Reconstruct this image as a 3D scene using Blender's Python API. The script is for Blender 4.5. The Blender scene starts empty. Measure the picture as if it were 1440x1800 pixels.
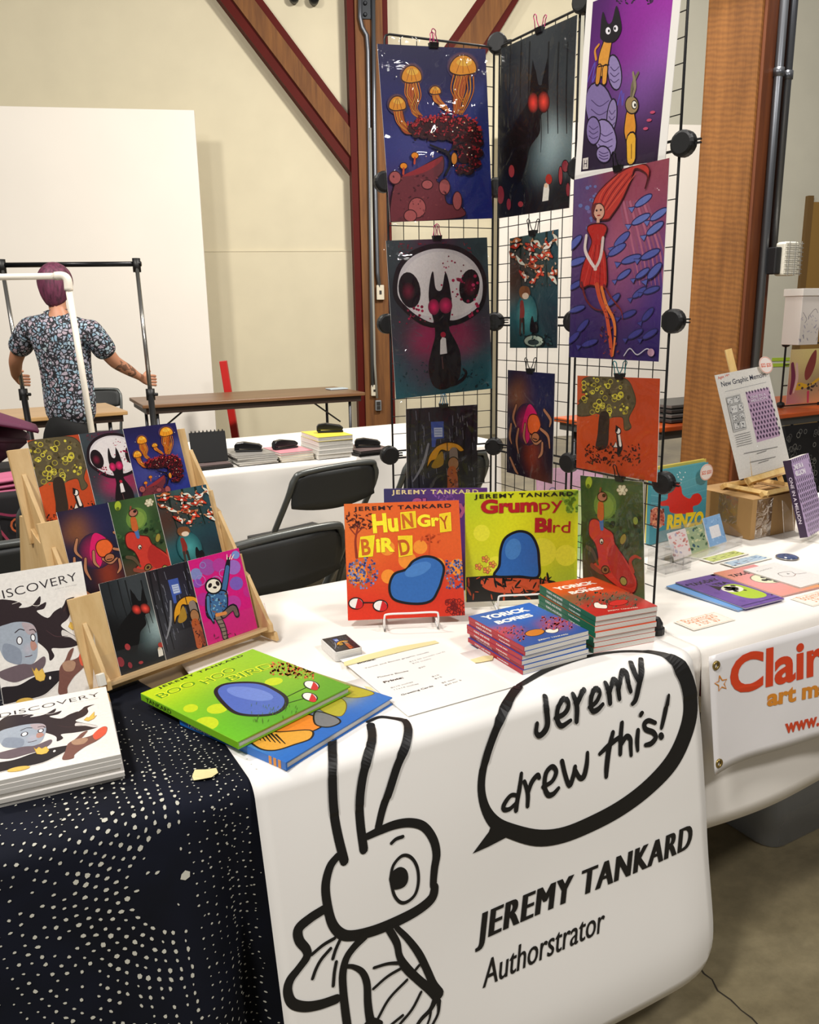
import bpy, bmesh, math, random
import numpy as np
from mathutils import Vector, Matrix, Euler
random.seed(7)
SC = bpy.context.scene
COL = SC.collection
R = math.radians
PI = math.pi

# ------------------------------------------------------------------ camera
FPX, CX, CY, CAMZ = 1440.0, 720.0, 900.0, 1.40
MC = np.array([[0.86990498, -0.12808496, 0.47629778],
               [-0.49297906, -0.19565596, 0.84775609],
               [-0.01539431, -0.97227207, -0.2333453]])
cam_d = bpy.data.cameras.new('camera')
cam_d.sensor_fit = 'HORIZONTAL'; cam_d.sensor_width = 36.0
cam_d.lens = 36.0 * FPX / 1440.0
cam_d.clip_start = 0.05; cam_d.clip_end = 100
cam = bpy.data.objects.new('camera', cam_d)
COL.objects.link(cam)
mw = Matrix.Identity(4)
for i in range(3):
    mw[i][0] = MC[i][0]; mw[i][1] = -MC[i][1]; mw[i][2] = -MC[i][2]
mw[2][3] = CAMZ
cam.matrix_world = mw
SC.camera = cam

# ------------------------------------------------------------------ light
SC.view_settings.view_transform = 'Standard'
SC.view_settings.look = 'None'
SC.view_settings.exposure = 0.0
SC.view_settings.gamma = 1.0
SC.view_settings.use_curve_mapping = False
world = bpy.data.worlds.new('world'); SC.world = world
world.use_nodes = True
world.node_tree.nodes['Background'].inputs[0].default_value = (1.0, 0.955, 0.90, 1)
world.node_tree.nodes['Background'].inputs[1].default_value = 0.19

def area(name, loc, target, size, power, color=(1, 0.945, 0.87)):
    d = bpy.data.lights.new(name, 'AREA'); d.shape = 'DISK'; d.size = size
    d.energy = power; d.color = color
    o = bpy.data.objects.new(name, d); COL.objects.link(o)
    o.location = loc
    o.rotation_euler = (Vector(target) - Vector(loc)).to_track_quat('-Z', 'Y').to_euler()
    return o
area('ceiling_lamp', (-1.9, 0.1, 4.6), (0.4, 1.8, 0.6), 0.7, 150, (1, 0.965, 0.92))
area('ceiling_lamp.001', (2.2, -1.6, 4.6), (1.2, 1.5, 0.5), 0.7, 105, (1, 0.965, 0.93))
area('ceiling_lamp.002', (-1.5, 3.4, 4.8), (2.2, 6.5, 0.8), 0.6, 175)
area('ceiling_lamp.003', (3.6, 3.0, 4.8), (4.6, 6.5, 0.8), 0.6, 340)

# ------------------------------------------------------------------ measuring helpers
def ray(px, py):
    return Vector((MC @ np.array([px - CX, py - CY, FPX])).tolist())
C0 = Vector((0, 0, CAMZ))
def W(px, py, z):
    d = ray(px, py); return C0 + d * ((z - CAMZ) / d.z)
def on_plane(px, py, p0, n):
    d = ray(px, py); p0 = Vector(p0); n = Vector(n)
    return C0 + d * ((p0 - C0).dot(n) / d.dot(n))
def at_depth(px, py, dep):
    return C0 + ray(px, py) * (dep / FPX)

# ------------------------------------------------------------------ materials
def lin(c):
    if isinstance(c, str):
        c = c.lstrip('#'); c = [int(c[i:i + 2], 16) / 255 for i in (0, 2, 4)]
    return tuple((v / 12.92 if v <= 0.04045 else ((v + 0.055) / 1.055) ** 2.4) for v in c)
MATS = {}
def nmat(name):
    m = bpy.data.materials.new(name); m.use_nodes = True
    return m, m.node_tree, m.node_tree.nodes['Principled BSDF']
def mat(name, col, rough=0.5, metal=0.0, noise=0.0, nscale=20.0, bump=0.0, bscale=60.0, spec=0.5, sheen=0.0):
    if name in MATS: return MATS[name]
    m, nt, b = nmat(name)
    c = lin(col)
    b.inputs['Base Color'].default_value = (*c, 1)
    b.inputs['Roughness'].default_value = rough
    b.inputs['Metallic'].default_value = metal
    b.inputs['Specular IOR Level'].default_value = spec
    if sheen: b.inputs['Sheen Weight'].default_value = sheen
    if noise or bump:
        tc = nt.nodes.new('ShaderNodeTexCoord')
    if noise:
        n = nt.nodes.new('ShaderNodeTexNoise'); n.inputs['Scale'].default_value = nscale; n.inputs['Detail'].default_value = 6
        nt.links.new(tc.outputs['Object'], n.inputs['Vector'])
        mr = nt.nodes.new('ShaderNodeMapRange'); mr.inputs[1].default_value = 0.3; mr.inputs[2].default_value = 0.7
        mr.inputs[3].default_value = 1 - noise; mr.inputs[4].default_value = 1 + noise
        nt.links.new(n.outputs['Fac'], mr.inputs[0])
        mx = nt.nodes.new('ShaderNodeMix'); mx.data_type = 'RGBA'; mx.blend_type = 'MULTIPLY'
        mx.inputs[0].default_value = 1; mx.inputs[6].default_value = (*c, 1)
        nt.links.new(mr.outputs[0], mx.inputs[7]); nt.links.new(mx.outputs[2], b.inputs['Base Color'])
    if bump:
        n2 = nt.nodes.new('ShaderNodeTexNoise'); n2.inputs['Scale'].default_value = bscale; n2.inputs['Detail'].default_value = 4
        nt.links.new(tc.outputs['Object'], n2.inputs['Vector'])
        bp = nt.nodes.new('ShaderNodeBump'); bp.inputs['Strength'].default_value = bump; bp.inputs['Distance'].default_value = 0.01
        nt.links.new(n2.outputs['Fac'], bp.inputs['Height']); nt.links.new(bp.outputs['Normal'], b.inputs['Normal'])
    MATS[name] = m
    return m
def attr_mat(name, rough, spec=0.5, coat=0.0):
    if name in MATS: return MATS[name]
    m, nt, b = nmat(name)
    a = nt.nodes.new('ShaderNodeVertexColor'); a.layer_name = 'col'
    if 'ink' in name:      # faint brush and paper grain in the print
        tc = nt.nodes.new('ShaderNodeTexCoord'); n = nt.nodes.new('ShaderNodeTexNoise'); n.inputs['Scale'].default_value = 160; n.inputs['Detail'].default_value = 5; n.inputs['Roughness'].default_value = 0.7
        mr = nt.nodes.new('ShaderNodeMapRange'); mr.inputs[1].default_value = 0.3; mr.inputs[2].default_value = 0.7; mr.inputs[3].default_value = 0.9; mr.inputs[4].default_value = 1.07
        mx = nt.nodes.new('ShaderNodeMix'); mx.data_type = 'RGBA'; mx.blend_type = 'MULTIPLY'; mx.inputs[0].default_value = 1
        nt.links.new(tc.outputs['Object'], n.inputs['Vector']); nt.links.new(n.outputs['Fac'], mr.inputs[0]); nt.links.new(a.outputs['Color'], mx.inputs[6]); nt.links.new(mr.outputs[0], mx.inputs[7]); nt.links.new(mx.outputs[2], b.inputs['Base Color'])
    else:
        nt.links.new(a.outputs['Color'], b.inputs['Base Color'])
    b.inputs['Roughness'].default_value = rough; b.inputs['Specular IOR Level'].default_value = spec
    b.inputs['Coat Weight'].default_value = coat; b.inputs['Coat Roughness'].default_value = 0.12
    MATS[name] = m
    return m
def clear_mat(name, tint=(1, 1, 1), gloss=0.10, rough=0.06, bump=0.0, bscale=14.0):
    """thin clear plastic: transparent with a fresnel gloss"""
    if name in MATS: return MATS[name]
    m = bpy.data.materials.new(name); m.use_nodes = True; nt = m.node_tree
    nt.nodes.remove(nt.nodes['Principled BSDF']); out = nt.nodes['Material Output']
    tr = nt.nodes.new('ShaderNodeBsdfTransparent'); tr.inputs[0].default_value = (*tint, 1)
    gl = nt.nodes.new('ShaderNodeBsdfGlossy'); gl.inputs['Roughness'].default_value = rough
    fr = nt.nodes.new('ShaderNodeLayerWeight'); fr.inputs[0].default_value = 0.25
    ma = nt.nodes.new('ShaderNodeMath'); ma.operation = 'MULTIPLY_ADD'; ma.inputs[1].default_value = 0.35; ma.inputs[2].default_value = gloss
    mx = nt.nodes.new('ShaderNodeMixShader')
    nt.links.new(fr.outputs['Fresnel'], ma.inputs[0]); nt.links.new(ma.outputs[0], mx.inputs[0])
    nt.links.new(tr.outputs[0], mx.inputs[1]); nt.links.new(gl.outputs[0], mx.inputs[2]); nt.links.new(mx.outputs[0], out.inputs[0])
    if bump:
        tc = nt.nodes.new('ShaderNodeTexCoord'); n = nt.nodes.new('ShaderNodeTexNoise')
        n.inputs['Scale'].default_value = bscale; n.inputs['Detail'].default_value = 2; n.inputs['Distortion'].default_value = 1.2
        nt.links.new(tc.outputs['Object'], n.inputs['Vector'])
        bp = nt.nodes.new('ShaderNodeBump'); bp.inputs['Strength'].default_value = bump; bp.inputs['Distance'].default_value = 0.02
        nt.links.new(n.outputs['Fac'], bp.inputs['Height']); nt.links.new(bp.outputs['Normal'], gl.inputs['Normal'])
    MATS[name] = m
    return m
def wood_mat(name, c1, c2, scale=8.0, axis='Z', rough=0.5, stretch=14.0, saw=0.0):
    if name in MATS: return MATS[name]
    m, nt, b = nmat(name)
    tc = nt.nodes.new('ShaderNodeTexCoord'); mp = nt.nodes.new('ShaderNodeMapping')
    s = [scale * 1.0] * 3; s['XYZ'.index(axis)] = scale / stretch
    mp.inputs['Scale'].default_value = s
    n = nt.nodes.new('ShaderNodeTexNoise'); n.inputs['Scale'].default_value = 3.0; n.inputs['Detail'].default_value = 8; n.inputs['Roughness'].default_value = 0.65
    cr = nt.nodes.new('ShaderNodeValToRGB')
    cr.color_ramp.elements[0].position = 0.3; cr.color_ramp.elements[0].color = (*lin(c1), 1)
    cr.color_ramp.elements[1].position = 0.7; cr.color_ramp.elements[1].color = (*lin(c2), 1)
    nt.links.new(tc.outputs['Object'], mp.inputs['Vector']); nt.links.new(mp.outputs[0], n.inputs['Vector'])
    nt.links.new(n.outputs['Fac'], cr.inputs[0])
    b.inputs['Roughness'].default_value = rough
    if saw:
        mp2 = nt.nodes.new('ShaderNodeMapping'); mp2.inputs['Rotation'].default_value = (R(24), R(-26), 0)
        wv = nt.nodes.new('ShaderNodeTexWave'); wv.wave_type = 'BANDS'; wv.bands_direction = 'Z'
        wv.inputs['Scale'].default_value = 14; wv.inputs['Distortion'].default_value = 3.5; wv.inputs['Detail'].default_value = 3; wv.inputs['Detail Scale'].default_value = 1.5
        nt.links.new(tc.outputs['Object'], mp2.inputs['Vector']); nt.links.new(mp2.outputs[0], wv.inputs['Vector'])
        mx = nt.nodes.new('ShaderNodeMix'); mx.data_type = 'RGBA'; mx.blend_type = 'OVERLAY'; mx.inputs[0].default_value = saw
        nt.links.new(cr.outputs[0], mx.inputs[6]); nt.links.new(wv.outputs['Color'], mx.inputs[7])
        nt.links.new(mx.outputs[2], b.inputs['Base Color'])
    else:
        nt.links.new(cr.outputs[0], b.inputs['Base Color'])
    MATS[name] = m
    return m

# ------------------------------------------------------------------ mesh helpers
class MB:
    def __init__(s): s.v = []; s.f = []
    def add(s, vs, fs):
        o = len(s.v); s.v += [tuple(v) for v in vs]; s.f += [tuple(o + i for i in f) for f in fs]; return s
    def box(s, lo, hi, M=None):
        x0, y0, z0 = lo; x1, y1, z1 = hi
        vs = [(x0, y0, z0), (x1, y0, z0), (x1, y1, z0), (x0, y1, z0), (x0, y0, z1), (x1, y0, z1), (x1, y1, z1), (x0, y1, z1)]
        if M is not None: vs = [M @ Vector(v) for v in vs]
        return s.add(vs, [(0, 3, 2, 1), (4, 5, 6, 7), (0, 1, 5, 4), (1, 2, 6, 5), (2, 3, 7, 6), (3, 0, 4, 7)])
    def tube(s, pts, r, n=8, closed=False, cap=True):
        pts = [Vector(p) for p in pts]; k = len(pts)
        rr = r if isinstance(r, (list, tuple)) else [r] * k
        t0 = None; rings = []; prev = None
        for i, p in enumerate(pts):
            if closed: t = (pts[(i + 1) % k] - pts[i - 1])
            else: t = (pts[min(i + 1, k - 1)] - pts[max(i - 1, 0)])
            t.normalize()
            if prev is None:
                a = Vector((0, 0, 1)) if abs(t.z) < 0.9 else Vector((1, 0, 0))
                u = t.cross(a).normalized()
            else:
                u = (prev - t * prev.dot(t)).normalized()
            prev = u; w = t.cross(u)
            rings.append([p + (u * math.cos(2 * PI * j / n) + w * math.sin(2 * PI * j / n)) * rr[i] for j in range(n)])
        vs = [v for rg in rings for v in rg]; fs = []
        for i in range(k if closed else k - 1):
            a = i * n; b = ((i + 1) % k) * n
            for j in range(n): fs.append((a + j, a + (j + 1) % n, b + (j + 1) % n, b + j))
        if cap and not closed:
            fs.append(tuple(range(n))[::-1]); fs.append(tuple((k - 1) * n + j for j in range(n)))
        return s.add(vs, fs)
    def prism(s, poly, y0, y1, axis='Y', M=None):
        """poly: 2-D outline; extruded along axis between y0 and y1"""
        k = len(poly); vs = []
        for y in (y0, y1):
            for (a, b) in poly:
                v = {'Y': (a, y, b), 'X': (y, a, b), 'Z': (a, b, y)}[axis]
                vs.append(M @ Vector(v) if M is not None else v)
        fs = [tuple(range(k)), tuple(range(2 * k - 1, k - 1, -1))] + [(i, i + k, (i + 1) % k + k, (i + 1) % k) for i in range(k)]
        return s.add(vs, fs)
    def lathe(s, prof, n=24, M=None):
        vs = []; fs = []
        for (r, z) in prof:
            for j in range(n):
                v = Vector((r * math.cos(2 * PI * j / n), r * math.sin(2 * PI * j / n), z)); vs.append(M @ v if M is not None else v)
        k = len(prof)
        for i in range(k - 1):
            for j in range(n): fs.append((i * n + j, i * n + (j + 1) % n, (i + 1) * n + (j + 1) % n, (i + 1) * n + j))
        fs.append(tuple(range(n))[::-1]); fs.append(tuple((k - 1) * n + j for j in range(n)))
        return s.add(vs, fs)
    def grid(s, fn, us, vs_):
        vs = [fn(u, v) for v in vs_ for u in us]; n = len(us)
        fs = [(j * n + i, j * n + i + 1, (j + 1) * n + i + 1, (j + 1) * n + i) for j in range(len(vs_) - 1) for i in range(n - 1)]
        return s.add(vs, fs)
    def mesh(s, name, fix=True):
        me = bpy.data.meshes.new(name); me.from_pydata(s.v, [], s.f)
        if fix:
            bm = bmesh.new(); bm.from_mesh(me); bmesh.ops.recalc_face_normals(bm, faces=bm.faces); bm.to_mesh(me); bm.free()
        me.update(); return me
    def build(s, name, m, parent=None, smooth=False, bevel=0.0, fix=True, solid=0.0, sub=0):
        return link(name, s.mesh(name, fix), m, parent, smooth, bevel, solid, sub)
def link(name, me, m, parent=None, smooth=False, bevel=0.0, solid=0.0, sub=0):
    if m is not None and not me.materials: me.materials.append(m)
    o = bpy.data.objects.new(name, me); COL.objects.link(o)
    if parent is not None: o.parent = parent
    if smooth:
        for p in me.polygons: p.use_smooth = True
    if sub:
        md = o.modifiers.new('sub', 'SUBSURF'); md.levels = sub; md.render_levels = sub
    if solid:
        md = o.modifiers.new('solid', 'SOLIDIFY'); md.thickness = solid; md.offset = 0
    if bevel:
        md = o.modifiers.new('bevel', 'BEVEL'); md.width = bevel; md.segments = 2; md.limit_method = 'ANGLE'
    return o
def tag(o, label, cat=None, group=None, kind=None):
    o['label'] = label
    if cat: o['category'] = cat
    if group: o['group'] = group
    if kind: o['kind'] = kind
    return o
def thing(name, label, cat, loc=(0, 0, 0), rot=(0, 0, 0), group=None):
    o = bpy.data.objects.new(name, None); COL.objects.link(o)
    o.empty_display_size = 0.05
    o.location = loc; o.rotation_euler = rot
    return tag(o, label, cat, group)
def box_part(name, lo, hi, m, parent, bevel=0.0):
    return MB().box(lo, hi).build(name, m, parent, bevel=bevel)
def cr_spline(pts, n=6, closed=False):
    """Catmull-Rom through 2-D/3-D points"""
    P = [np.array(p, float) for p in pts]; k = len(P); out = []
    rng = range(k if closed else k - 1)
    for i in rng:
        p0 = P[(i - 1) % k] if closed or i > 0 else 2 * P[0] - P[1]
        p1 = P[i]; p2 = P[(i + 1) % k]
        p3 = P[(i + 2) % k] if closed or i + 2 < k else 2 * P[-1] - P[-2]
        for j in range(n):
            t = j / n
            out.append(0.5 * ((2 * p1) + (p2 - p0) * t + (2 * p0 - 5 * p1 + 4 * p2 - p3) * t * t + (3 * p1 - p0 - 3 * p2 + p3) * t ** 3))
    if not closed: out.append(P[-1])
    return [tuple(o) for o in out]

# ------------------------------------------------------------------ flat printed pictures
_GL = {}
def glyphs(txt, bold=0.0, spacing=1.0):
    key = (txt, bold, spacing)
    if key in _GL: return _GL[key]
    cu = bpy.data.curves.new('t', 'FONT'); cu.body = txt; cu.size = 1.0; cu.fill_mode = 'FRONT'; cu.offset = bold
    cu.space_character = spacing; cu.resolution_u = 4
    o = bpy.data.objects.new('t', cu); COL.objects.link(o)
    dg = bpy.context.evaluated_depsgraph_get(); dg.update()
    me = o.evaluated_get(dg).to_mesh()
    v = np.array([tuple(q.co)[:2] for q in me.vertices]) if len(me.vertices) else np.zeros((1, 2))
    f = [tuple(p.vertices) for p in me.polygons]
    o.evaluated_get(dg).to_mesh_clear()
    bpy.data.objects.remove(o); bpy.data.curves.remove(cu)
    x0, x1 = v[:, 0].min(), v[:, 0].max()
    w = v.copy(); w[:, 0] = (v[:, 0] - x0) / max(x1 - x0, 1e-6); w[:, 1] = v[:, 1] / 0.73
    _GL[key] = (w, f, (x1 - x0) / 0.73); return _GL[key]

class Art:
    """vector picture on a w x h sheet; shapes may be given in measured photo coordinates through corners tl,tr,br,bl"""
    EPS = 2.5e-5
    def __init__(s, w, h, corners=None, zoom=None):
        s.w, s.h = w, h; s.V = []; s.F = []; s.C = []; s.layer = 0; s.zoom = zoom; s.Hm = None; s.k = 1.0
        s.rs = random.Random(11)
        if corners:
            src = [s._z(c) if zoom else c for c in corners]; dst = [(0, h), (w, h), (w, 0), (0, 0)]
            A = []; b = []
            for (x, y), (u, v) in zip(src, dst):
                A.append([x, y, 1, 0, 0, 0, -u * x, -u * y]); b.append(u)
                A.append([0, 0, 0, x, y, 1, -v * x, -v * y]); b.append(v)
            q = np.linalg.solve(np.array(A, float), np.array(b, float)); s.Hm = np.append(q, 1).reshape(3, 3)
            d = (math.dist(src[0], src[1]) + math.dist(src[3], src[2])) / 2; d2 = (math.dist(src[0], src[3]) + math.dist(src[1], src[2])) / 2
            s.k = 0.5 * (w / d + h / d2) / (zoom[2] if zoom else 1)
    def _z(s, p): return (s.zoom[0] + p[0] / s.zoom[2], s.zoom[1] + p[1] / s.zoom[2])
    def T(s, p):
        if s.zoom: p = s._z(p)
        if s.Hm is None: return (p[0], p[1])
        q = s.Hm @ np.array([p[0], p[1], 1.0]); return (q[0] / q[2], q[1] / q[2])
    def clampuv(s, p): return (min(max(p[0], 0), s.w), min(max(p[1], 0), s.h))
    def _emit(s, uv, faces, cols, clip=True):
        o = len(s.V); z = s.layer * s.EPS
        for p in uv:
            q = s.clampuv(p) if clip else p
            s.V.append((q[0], q[1], z))
        for f in faces:
            s.F.append(tuple(o + i for i in f)); s.C.append([cols[i] for i in f] if isinstance(cols, list) else [cols] * len(f))
        s.layer += 1
    def bg(s, ctrl, nx=26, ny=34, base=None):
        """soft painted ground: control points (x, y, colour, radius)"""
        cp = []
        for c in ctrl:
            u, v = s.T((c[0], c[1])); cp.append((u, v, np.array(lin(c[2])), c[3] * s.k))
        uv = []; cols = []
        for j in range(ny + 1):
            for i in range(nx + 1):
                u, v = s.w * i / nx, s.h * j / ny; wt = 0; cc = np.zeros(3)
                for (a, b, c, r) in cp:
                    q = math.exp(-((u - a) ** 2 + (v - b) ** 2) / (r * r)) + 1e-6; wt += q; cc += q * c
                uv.append((u, v)); cols.append(tuple(cc / wt))
        n = nx + 1
        s._emit(uv, [(j * n + i, j * n + i + 1, (j + 1) * n + i + 1, (j + 1) * n + i) for j in range(ny) for i in range(nx)], cols)
    def flat(s, col): s._emit([(0, 0), (s.w, 0), (s.w, s.h), (0, s.h)], [(0, 1, 2, 3)], lin(col))
    def poly(s, pts, col, smooth=False, n=5, line=None, lw=0):
        if smooth: pts = cr_spline(pts, n, True)
        uv = [s.T(p) for p in pts]; s._emit(uv, [tuple(range(len(uv)))], lin(col))
        if line: s.stroke(list(pts) + [pts[0]], lw, line, smooth=False)
    def ell(s, x, y, rx, ry, col, rot=0, n=20, line=None, lw=0, arc=(0, 360)):
        c, sn = math.cos(R(rot)), math.sin(R(rot)); pts = []
        for j in range(n):
            a = R(arc[0] + (arc[1] - arc[0]) * j / n); p, q = rx * math.cos(a), ry * math.sin(a); pts.append((x + p * c - q * sn, y + p * sn + q * c))
        s.poly(pts, col, line=line, lw=lw)
    def glow(s, x, y, rx, ry, col, edge, n=20, rot=0):
        """soft spot: fan from col at the centre to edge colour at the rim"""
        c, sn = math.cos(R(rot)), math.sin(R(rot)); uv = [s.T((x, y))]; cols = [lin(col)]
        e = lin(edge); m = tuple(0.45 * a + 0.55 * b for a, b in zip(lin(col), e))
        for k, cc in ((0.55, m), (1.0, e)):
            for j in range(n):
                a = 2 * PI * j / n; p, q = k * rx * math.cos(a), k * ry * math.sin(a); uv.append(s.T((x + p * c - q * sn, y + p * sn + q * c))); cols.append(cc)
        fs = [(0, 1 + j, 1 + (j + 1) % n) for j in range(n)] + [(1 + j, 1 + n + j, 1 + n + (j + 1) % n, 1 + (j + 1) % n) for j in range(n)]
        s._emit(uv, fs, cols)
    def stroke(s, pts, lw, col, smooth=True, n=5, cap=True, taper=None):
        """line of width lw (same units as pts; list allowed per point)"""
        k0 = len(pts)
        ws = list(lw) if isinstance(lw, (list, tuple)) else [lw] * k0
        if smooth and k0 > 2:
            q = cr_spline([(p[0], p[1], w) for p, w in zip(pts, ws)], n); pts = [(a, b) for a, b, c in q]; ws = [max(c, 0.01) for a, b, c in q]
        uv = [np.array(s.T(p)) for p in pts]; k = len(uv); L = []; Rr = []
        for i in range(k):
            d = uv[min(i + 1, k - 1)] - uv[max(i - 1, 0)]; l = np.hypot(*d)
            d = d / l if l > 1e-9 else np.array([1, 0]); nn = np.array([-d[1], d[0]]) * ws[i] * s.k / 2
            L.append(tuple(uv[i] + nn)); Rr.append(tuple(uv[i] - nn))
        c = lin(col); s._emit(L + Rr, [(i, i + 1, k + i + 1, k + i) for i in range(k - 1)], c)
        if cap:
            s.layer -= 1
            for e in (0, k - 1):
                r = ws[e] * s.k / 2; o = [tuple(uv[e] + r * np.array([math.cos(2 * PI * j / 10), math.sin(2 * PI * j / 10)])) for j in range(10)]
                s.layer += 0.2; s._emit(o, [tuple(range(10))], c); s.layer -= 1
            s.layer = math.ceil(s.layer + 0.5)
    def text(s, txt, p0, p1, cap, col, bold=0.0, shear=0.0, spacing=1.0, clip=True):
        """baseline from p0 to p1, cap height in the same units"""
        g, f, asp = glyphs(txt, bold, spacing)
        a = np.array(s.T(p0)); b = np.array(s.T(p1)); d = b - a; L = np.hypot(*d); n = np.array([-d[1], d[0]]) / L
        hh = cap * s.k
        uv = [tuple(a + d * q[0] + n * hh * q[1] + d / L * hh * q[1] * shear) for q in g]
        s._emit(uv, f, lin(col), clip)
    def dots(s, n, region, rmin, rmax, cols, ell=1.0, inside=None):
        """n scattered small marks in region (x0,y0,x1,y1)"""
        c0 = s.layer; uv = []; fs = []; cc = []
        for _ in range(n):
            x = s.rs.uniform(region[0], region[2]); y = s.rs.uniform(region[1], region[3])
            if inside and not inside(x, y): continue
            r = s.rs.uniform(rmin, rmax); a0 = s.rs.uniform(0, 6.28); o = len(uv); c = lin(s.rs.choice(cols)); m = 7
            for j in range(m):
                a = 2 * PI * j / m; p, q = r * math.cos(a), r * ell * math.sin(a)
                uv.append(s.T((x + p * math.cos(a0) - q * math.sin(a0), y + p * math.sin(a0) + q * math.cos(a0)))); cc.append(c)
            fs.append(tuple(range(o, o + m)))
        if uv: s._emit(uv, fs, cc)
    def rings(s, n, region, rmin, rmax, lw, cols, inside=None):
        for _ in range(n):
            x = s.rs.uniform(region[0], region[2]); y = s.rs.uniform(region[1], region[3])
            if inside and not inside(x, y): continue
            r = s.rs.uniform(rmin, rmax); pts = [(x + r * math.cos(2 * PI * j / 12), y + r * math.sin(2 * PI * j / 12)) for j in range(13)]
            s.stroke(pts, lw, s.rs.choice(cols), smooth=False, cap=False); s.layer -= 0.7
    def build(s, name, parent, m=None, fn=None, label=None):
        """fn maps (u, v, lift) to a point; default is an upright sheet facing -Y"""
        fn = fn or (lambda u, v, l: (u, -l - 4e-5, v))
        me = bpy.data.meshes.new(name); me.from_pydata([fn(*v) for v in s.V], [], s.F)
        at = me.color_attributes.new('col', 'FLOAT_COLOR', 'CORNER')
        flatc = np.ones((sum(len(c) for c in s.C), 4), np.float32); i = 0
        for c in s.C:
            for q in c: flatc[i, :3] = q; i += 1
        at.data.foreach_set('color', flatc.ravel())
        me.materials.append(m or attr_mat('printed_ink', 0.35)); me.update()
        o = bpy.data.objects.new(name, me); COL.objects.link(o); o.parent = parent
        if label: o['label'] = label
        return o
# ================================================================== THE SETTING
def concrete():
    m, nt, b = nmat('concrete_floor')
    tc = nt.nodes.new('ShaderNodeTexCoord')
    n1 = nt.nodes.new('ShaderNodeTexNoise'); n1.inputs['Scale'].default_value = 1.6; n1.inputs['Detail'].default_value = 10; n1.inputs['Roughness'].default_value = 0.62; n1.inputs['Distortion'].default_value = 0.6
    n2 = nt.nodes.new('ShaderNodeTexNoise'); n2.inputs['Scale'].default_value = 14; n2.inputs['Detail'].default_value = 8; n2.inputs['Roughness'].default_value = 0.7
    for n in (n1, n2): nt.links.new(tc.outputs['Object'], n.inputs['Vector'])
    cr = nt.nodes.new('ShaderNodeValToRGB'); e = cr.color_ramp.elements
    e[0].position = 0.32; e[0].color = (*lin('5f5643'), 1); e[1].position = 0.72; e[1].color = (*lin('9c9072'), 1)
    x = e.new(0.52); x.color = (*lin('7f7459'), 1)
    nt.links.new(n1.outputs['Fac'], cr.inputs[0])
    mr = nt.nodes.new('ShaderNodeMapRange'); mr.inputs[1].default_value = 0.3; mr.inputs[2].default_value = 0.75; mr.inputs[3].default_value = 0.78; mr.inputs[4].default_value = 1.25
    nt.links.new(n2.outputs['Fac'], mr.inputs[0])
    mx = nt.nodes.new('ShaderNodeMix'); mx.data_type = 'RGBA'; mx.blend_type = 'MULTIPLY'; mx.inputs[0].default_value = 1
    nt.links.new(cr.outputs[0], mx.inputs[6]); nt.links.new(mr.outputs[0], mx.inputs[7]); nt.links.new(mx.outputs[2], b.inputs['Base Color'])
    b.inputs['Roughness'].default_value = 0.32
    bp = nt.nodes.new('ShaderNodeBump'); bp.inputs['Strength'].default_value = 0.15; bp.inputs['Distance'].default_value = 0.01
    nt.links.new(n2.outputs['Fac'], bp.inputs['Height']); nt.links.new(bp.outputs['Normal'], b.inputs['Normal'])
    return m
fl = MB().box((-6, -3, -0.1), (12, 14, 0)).build('floor', concrete()); tag(fl, 'worn brown-grey polished concrete floor', kind='structure')
# hairline crack in the concrete
cpts = [W(px, py, 0.0) for px, py in [(1205, 1676), (1222, 1690), (1238, 1712), (1252, 1722), (1262, 1742), (1285, 1758), (1303, 1776), (1322, 1790), (1345, 1815)]]
def flatmap(u, v, l): return (u, v, 0.0006 + l)
ckk = Art(50, 50); ckk.stroke([(p.x, p.y) for p in cpts], [0.002, 0.003, 0.004, 0.003, 0.004, 0.004, 0.003, 0.004, 0.003], '2b2419', smooth=False)
ckk.build('crack', fl, attr_mat('crack_dark', 0.8), flatmap)

WALL_ANG = R(-20.5)
WO = at_depth(500, 600, 9.2); WO.z = 0
WM = Matrix.Translation(WO) @ Matrix.Rotation(WALL_ANG, 4, 'Z'); WMI = WM.inverted()
WN = (WM.to_3x3() @ Vector((0, -1, 0)))
def WL(px, py, c=0.0):
    """photo point on the plane c metres in front of the back wall -> wall coordinates (x along, z up)"""
    p = WMI @ on_plane(px, py, WO + WN * c, WN); return p.x, p.z
cream = mat('cream_wall_paint', 'd6cdb1', 0.75, noise=0.03, nscale=3)
grey_wall = mat('grey_wall_paint', 'c3c0b0', 0.75, noise=0.03, nscale=3)
white_paint = mat('white_board_paint', 'efe9df', 0.6, noise=0.015, nscale=2)
xsplit = WL(1015, 200)[0]
w = MB().box((-7, 0, 0), (xsplit, 0.2, 6)).build('wall_back', cream); w.matrix_world = WM; tag(w, 'tall cream painted back wall', kind='structure')
w2 = MB().box((xsplit, 0, 0), (10, 0.2, 6)).build('wall_right', grey_wall); w2.matrix_world = WM; tag(w2, 'grey-green painted wall at right', kind='structure')
# lower wall panel with its seam line
xa, zs = WL(300, 441, 0.02); xb, _ = WL(623, 438.5, 0.02)
pn = MB().box((xa, -0.02, 0), (xb, 0, zs)).build('lower_panel', cream, w, bevel=0.006)
w_trim = MB().box((xa, -0.026, zs - 0.012), (xb, -0.02, zs)).build('panel_edge', cream, w)
# baseboard far right white wall screens
zt = WL(1200, 220, 0.35)[1]; x0 = WL(878, 300, 0.35)[0]; x1 = WL(1330, 300, 0.35)[0]
mid = WL(1090, 300, 0.35)[0]
t = thing('partition_screen', 'tall white partition screen standing behind the print grid and timber post', 'screen'); t.matrix_world = WM
for i, (a, b) in enumerate(((x0, mid - 0.004), (mid + 0.004, x1))):
    MB().box((a, -0.38, 0), (b, -0.34, zt)).build('panel', white_paint, t, bevel=0.004)
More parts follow.
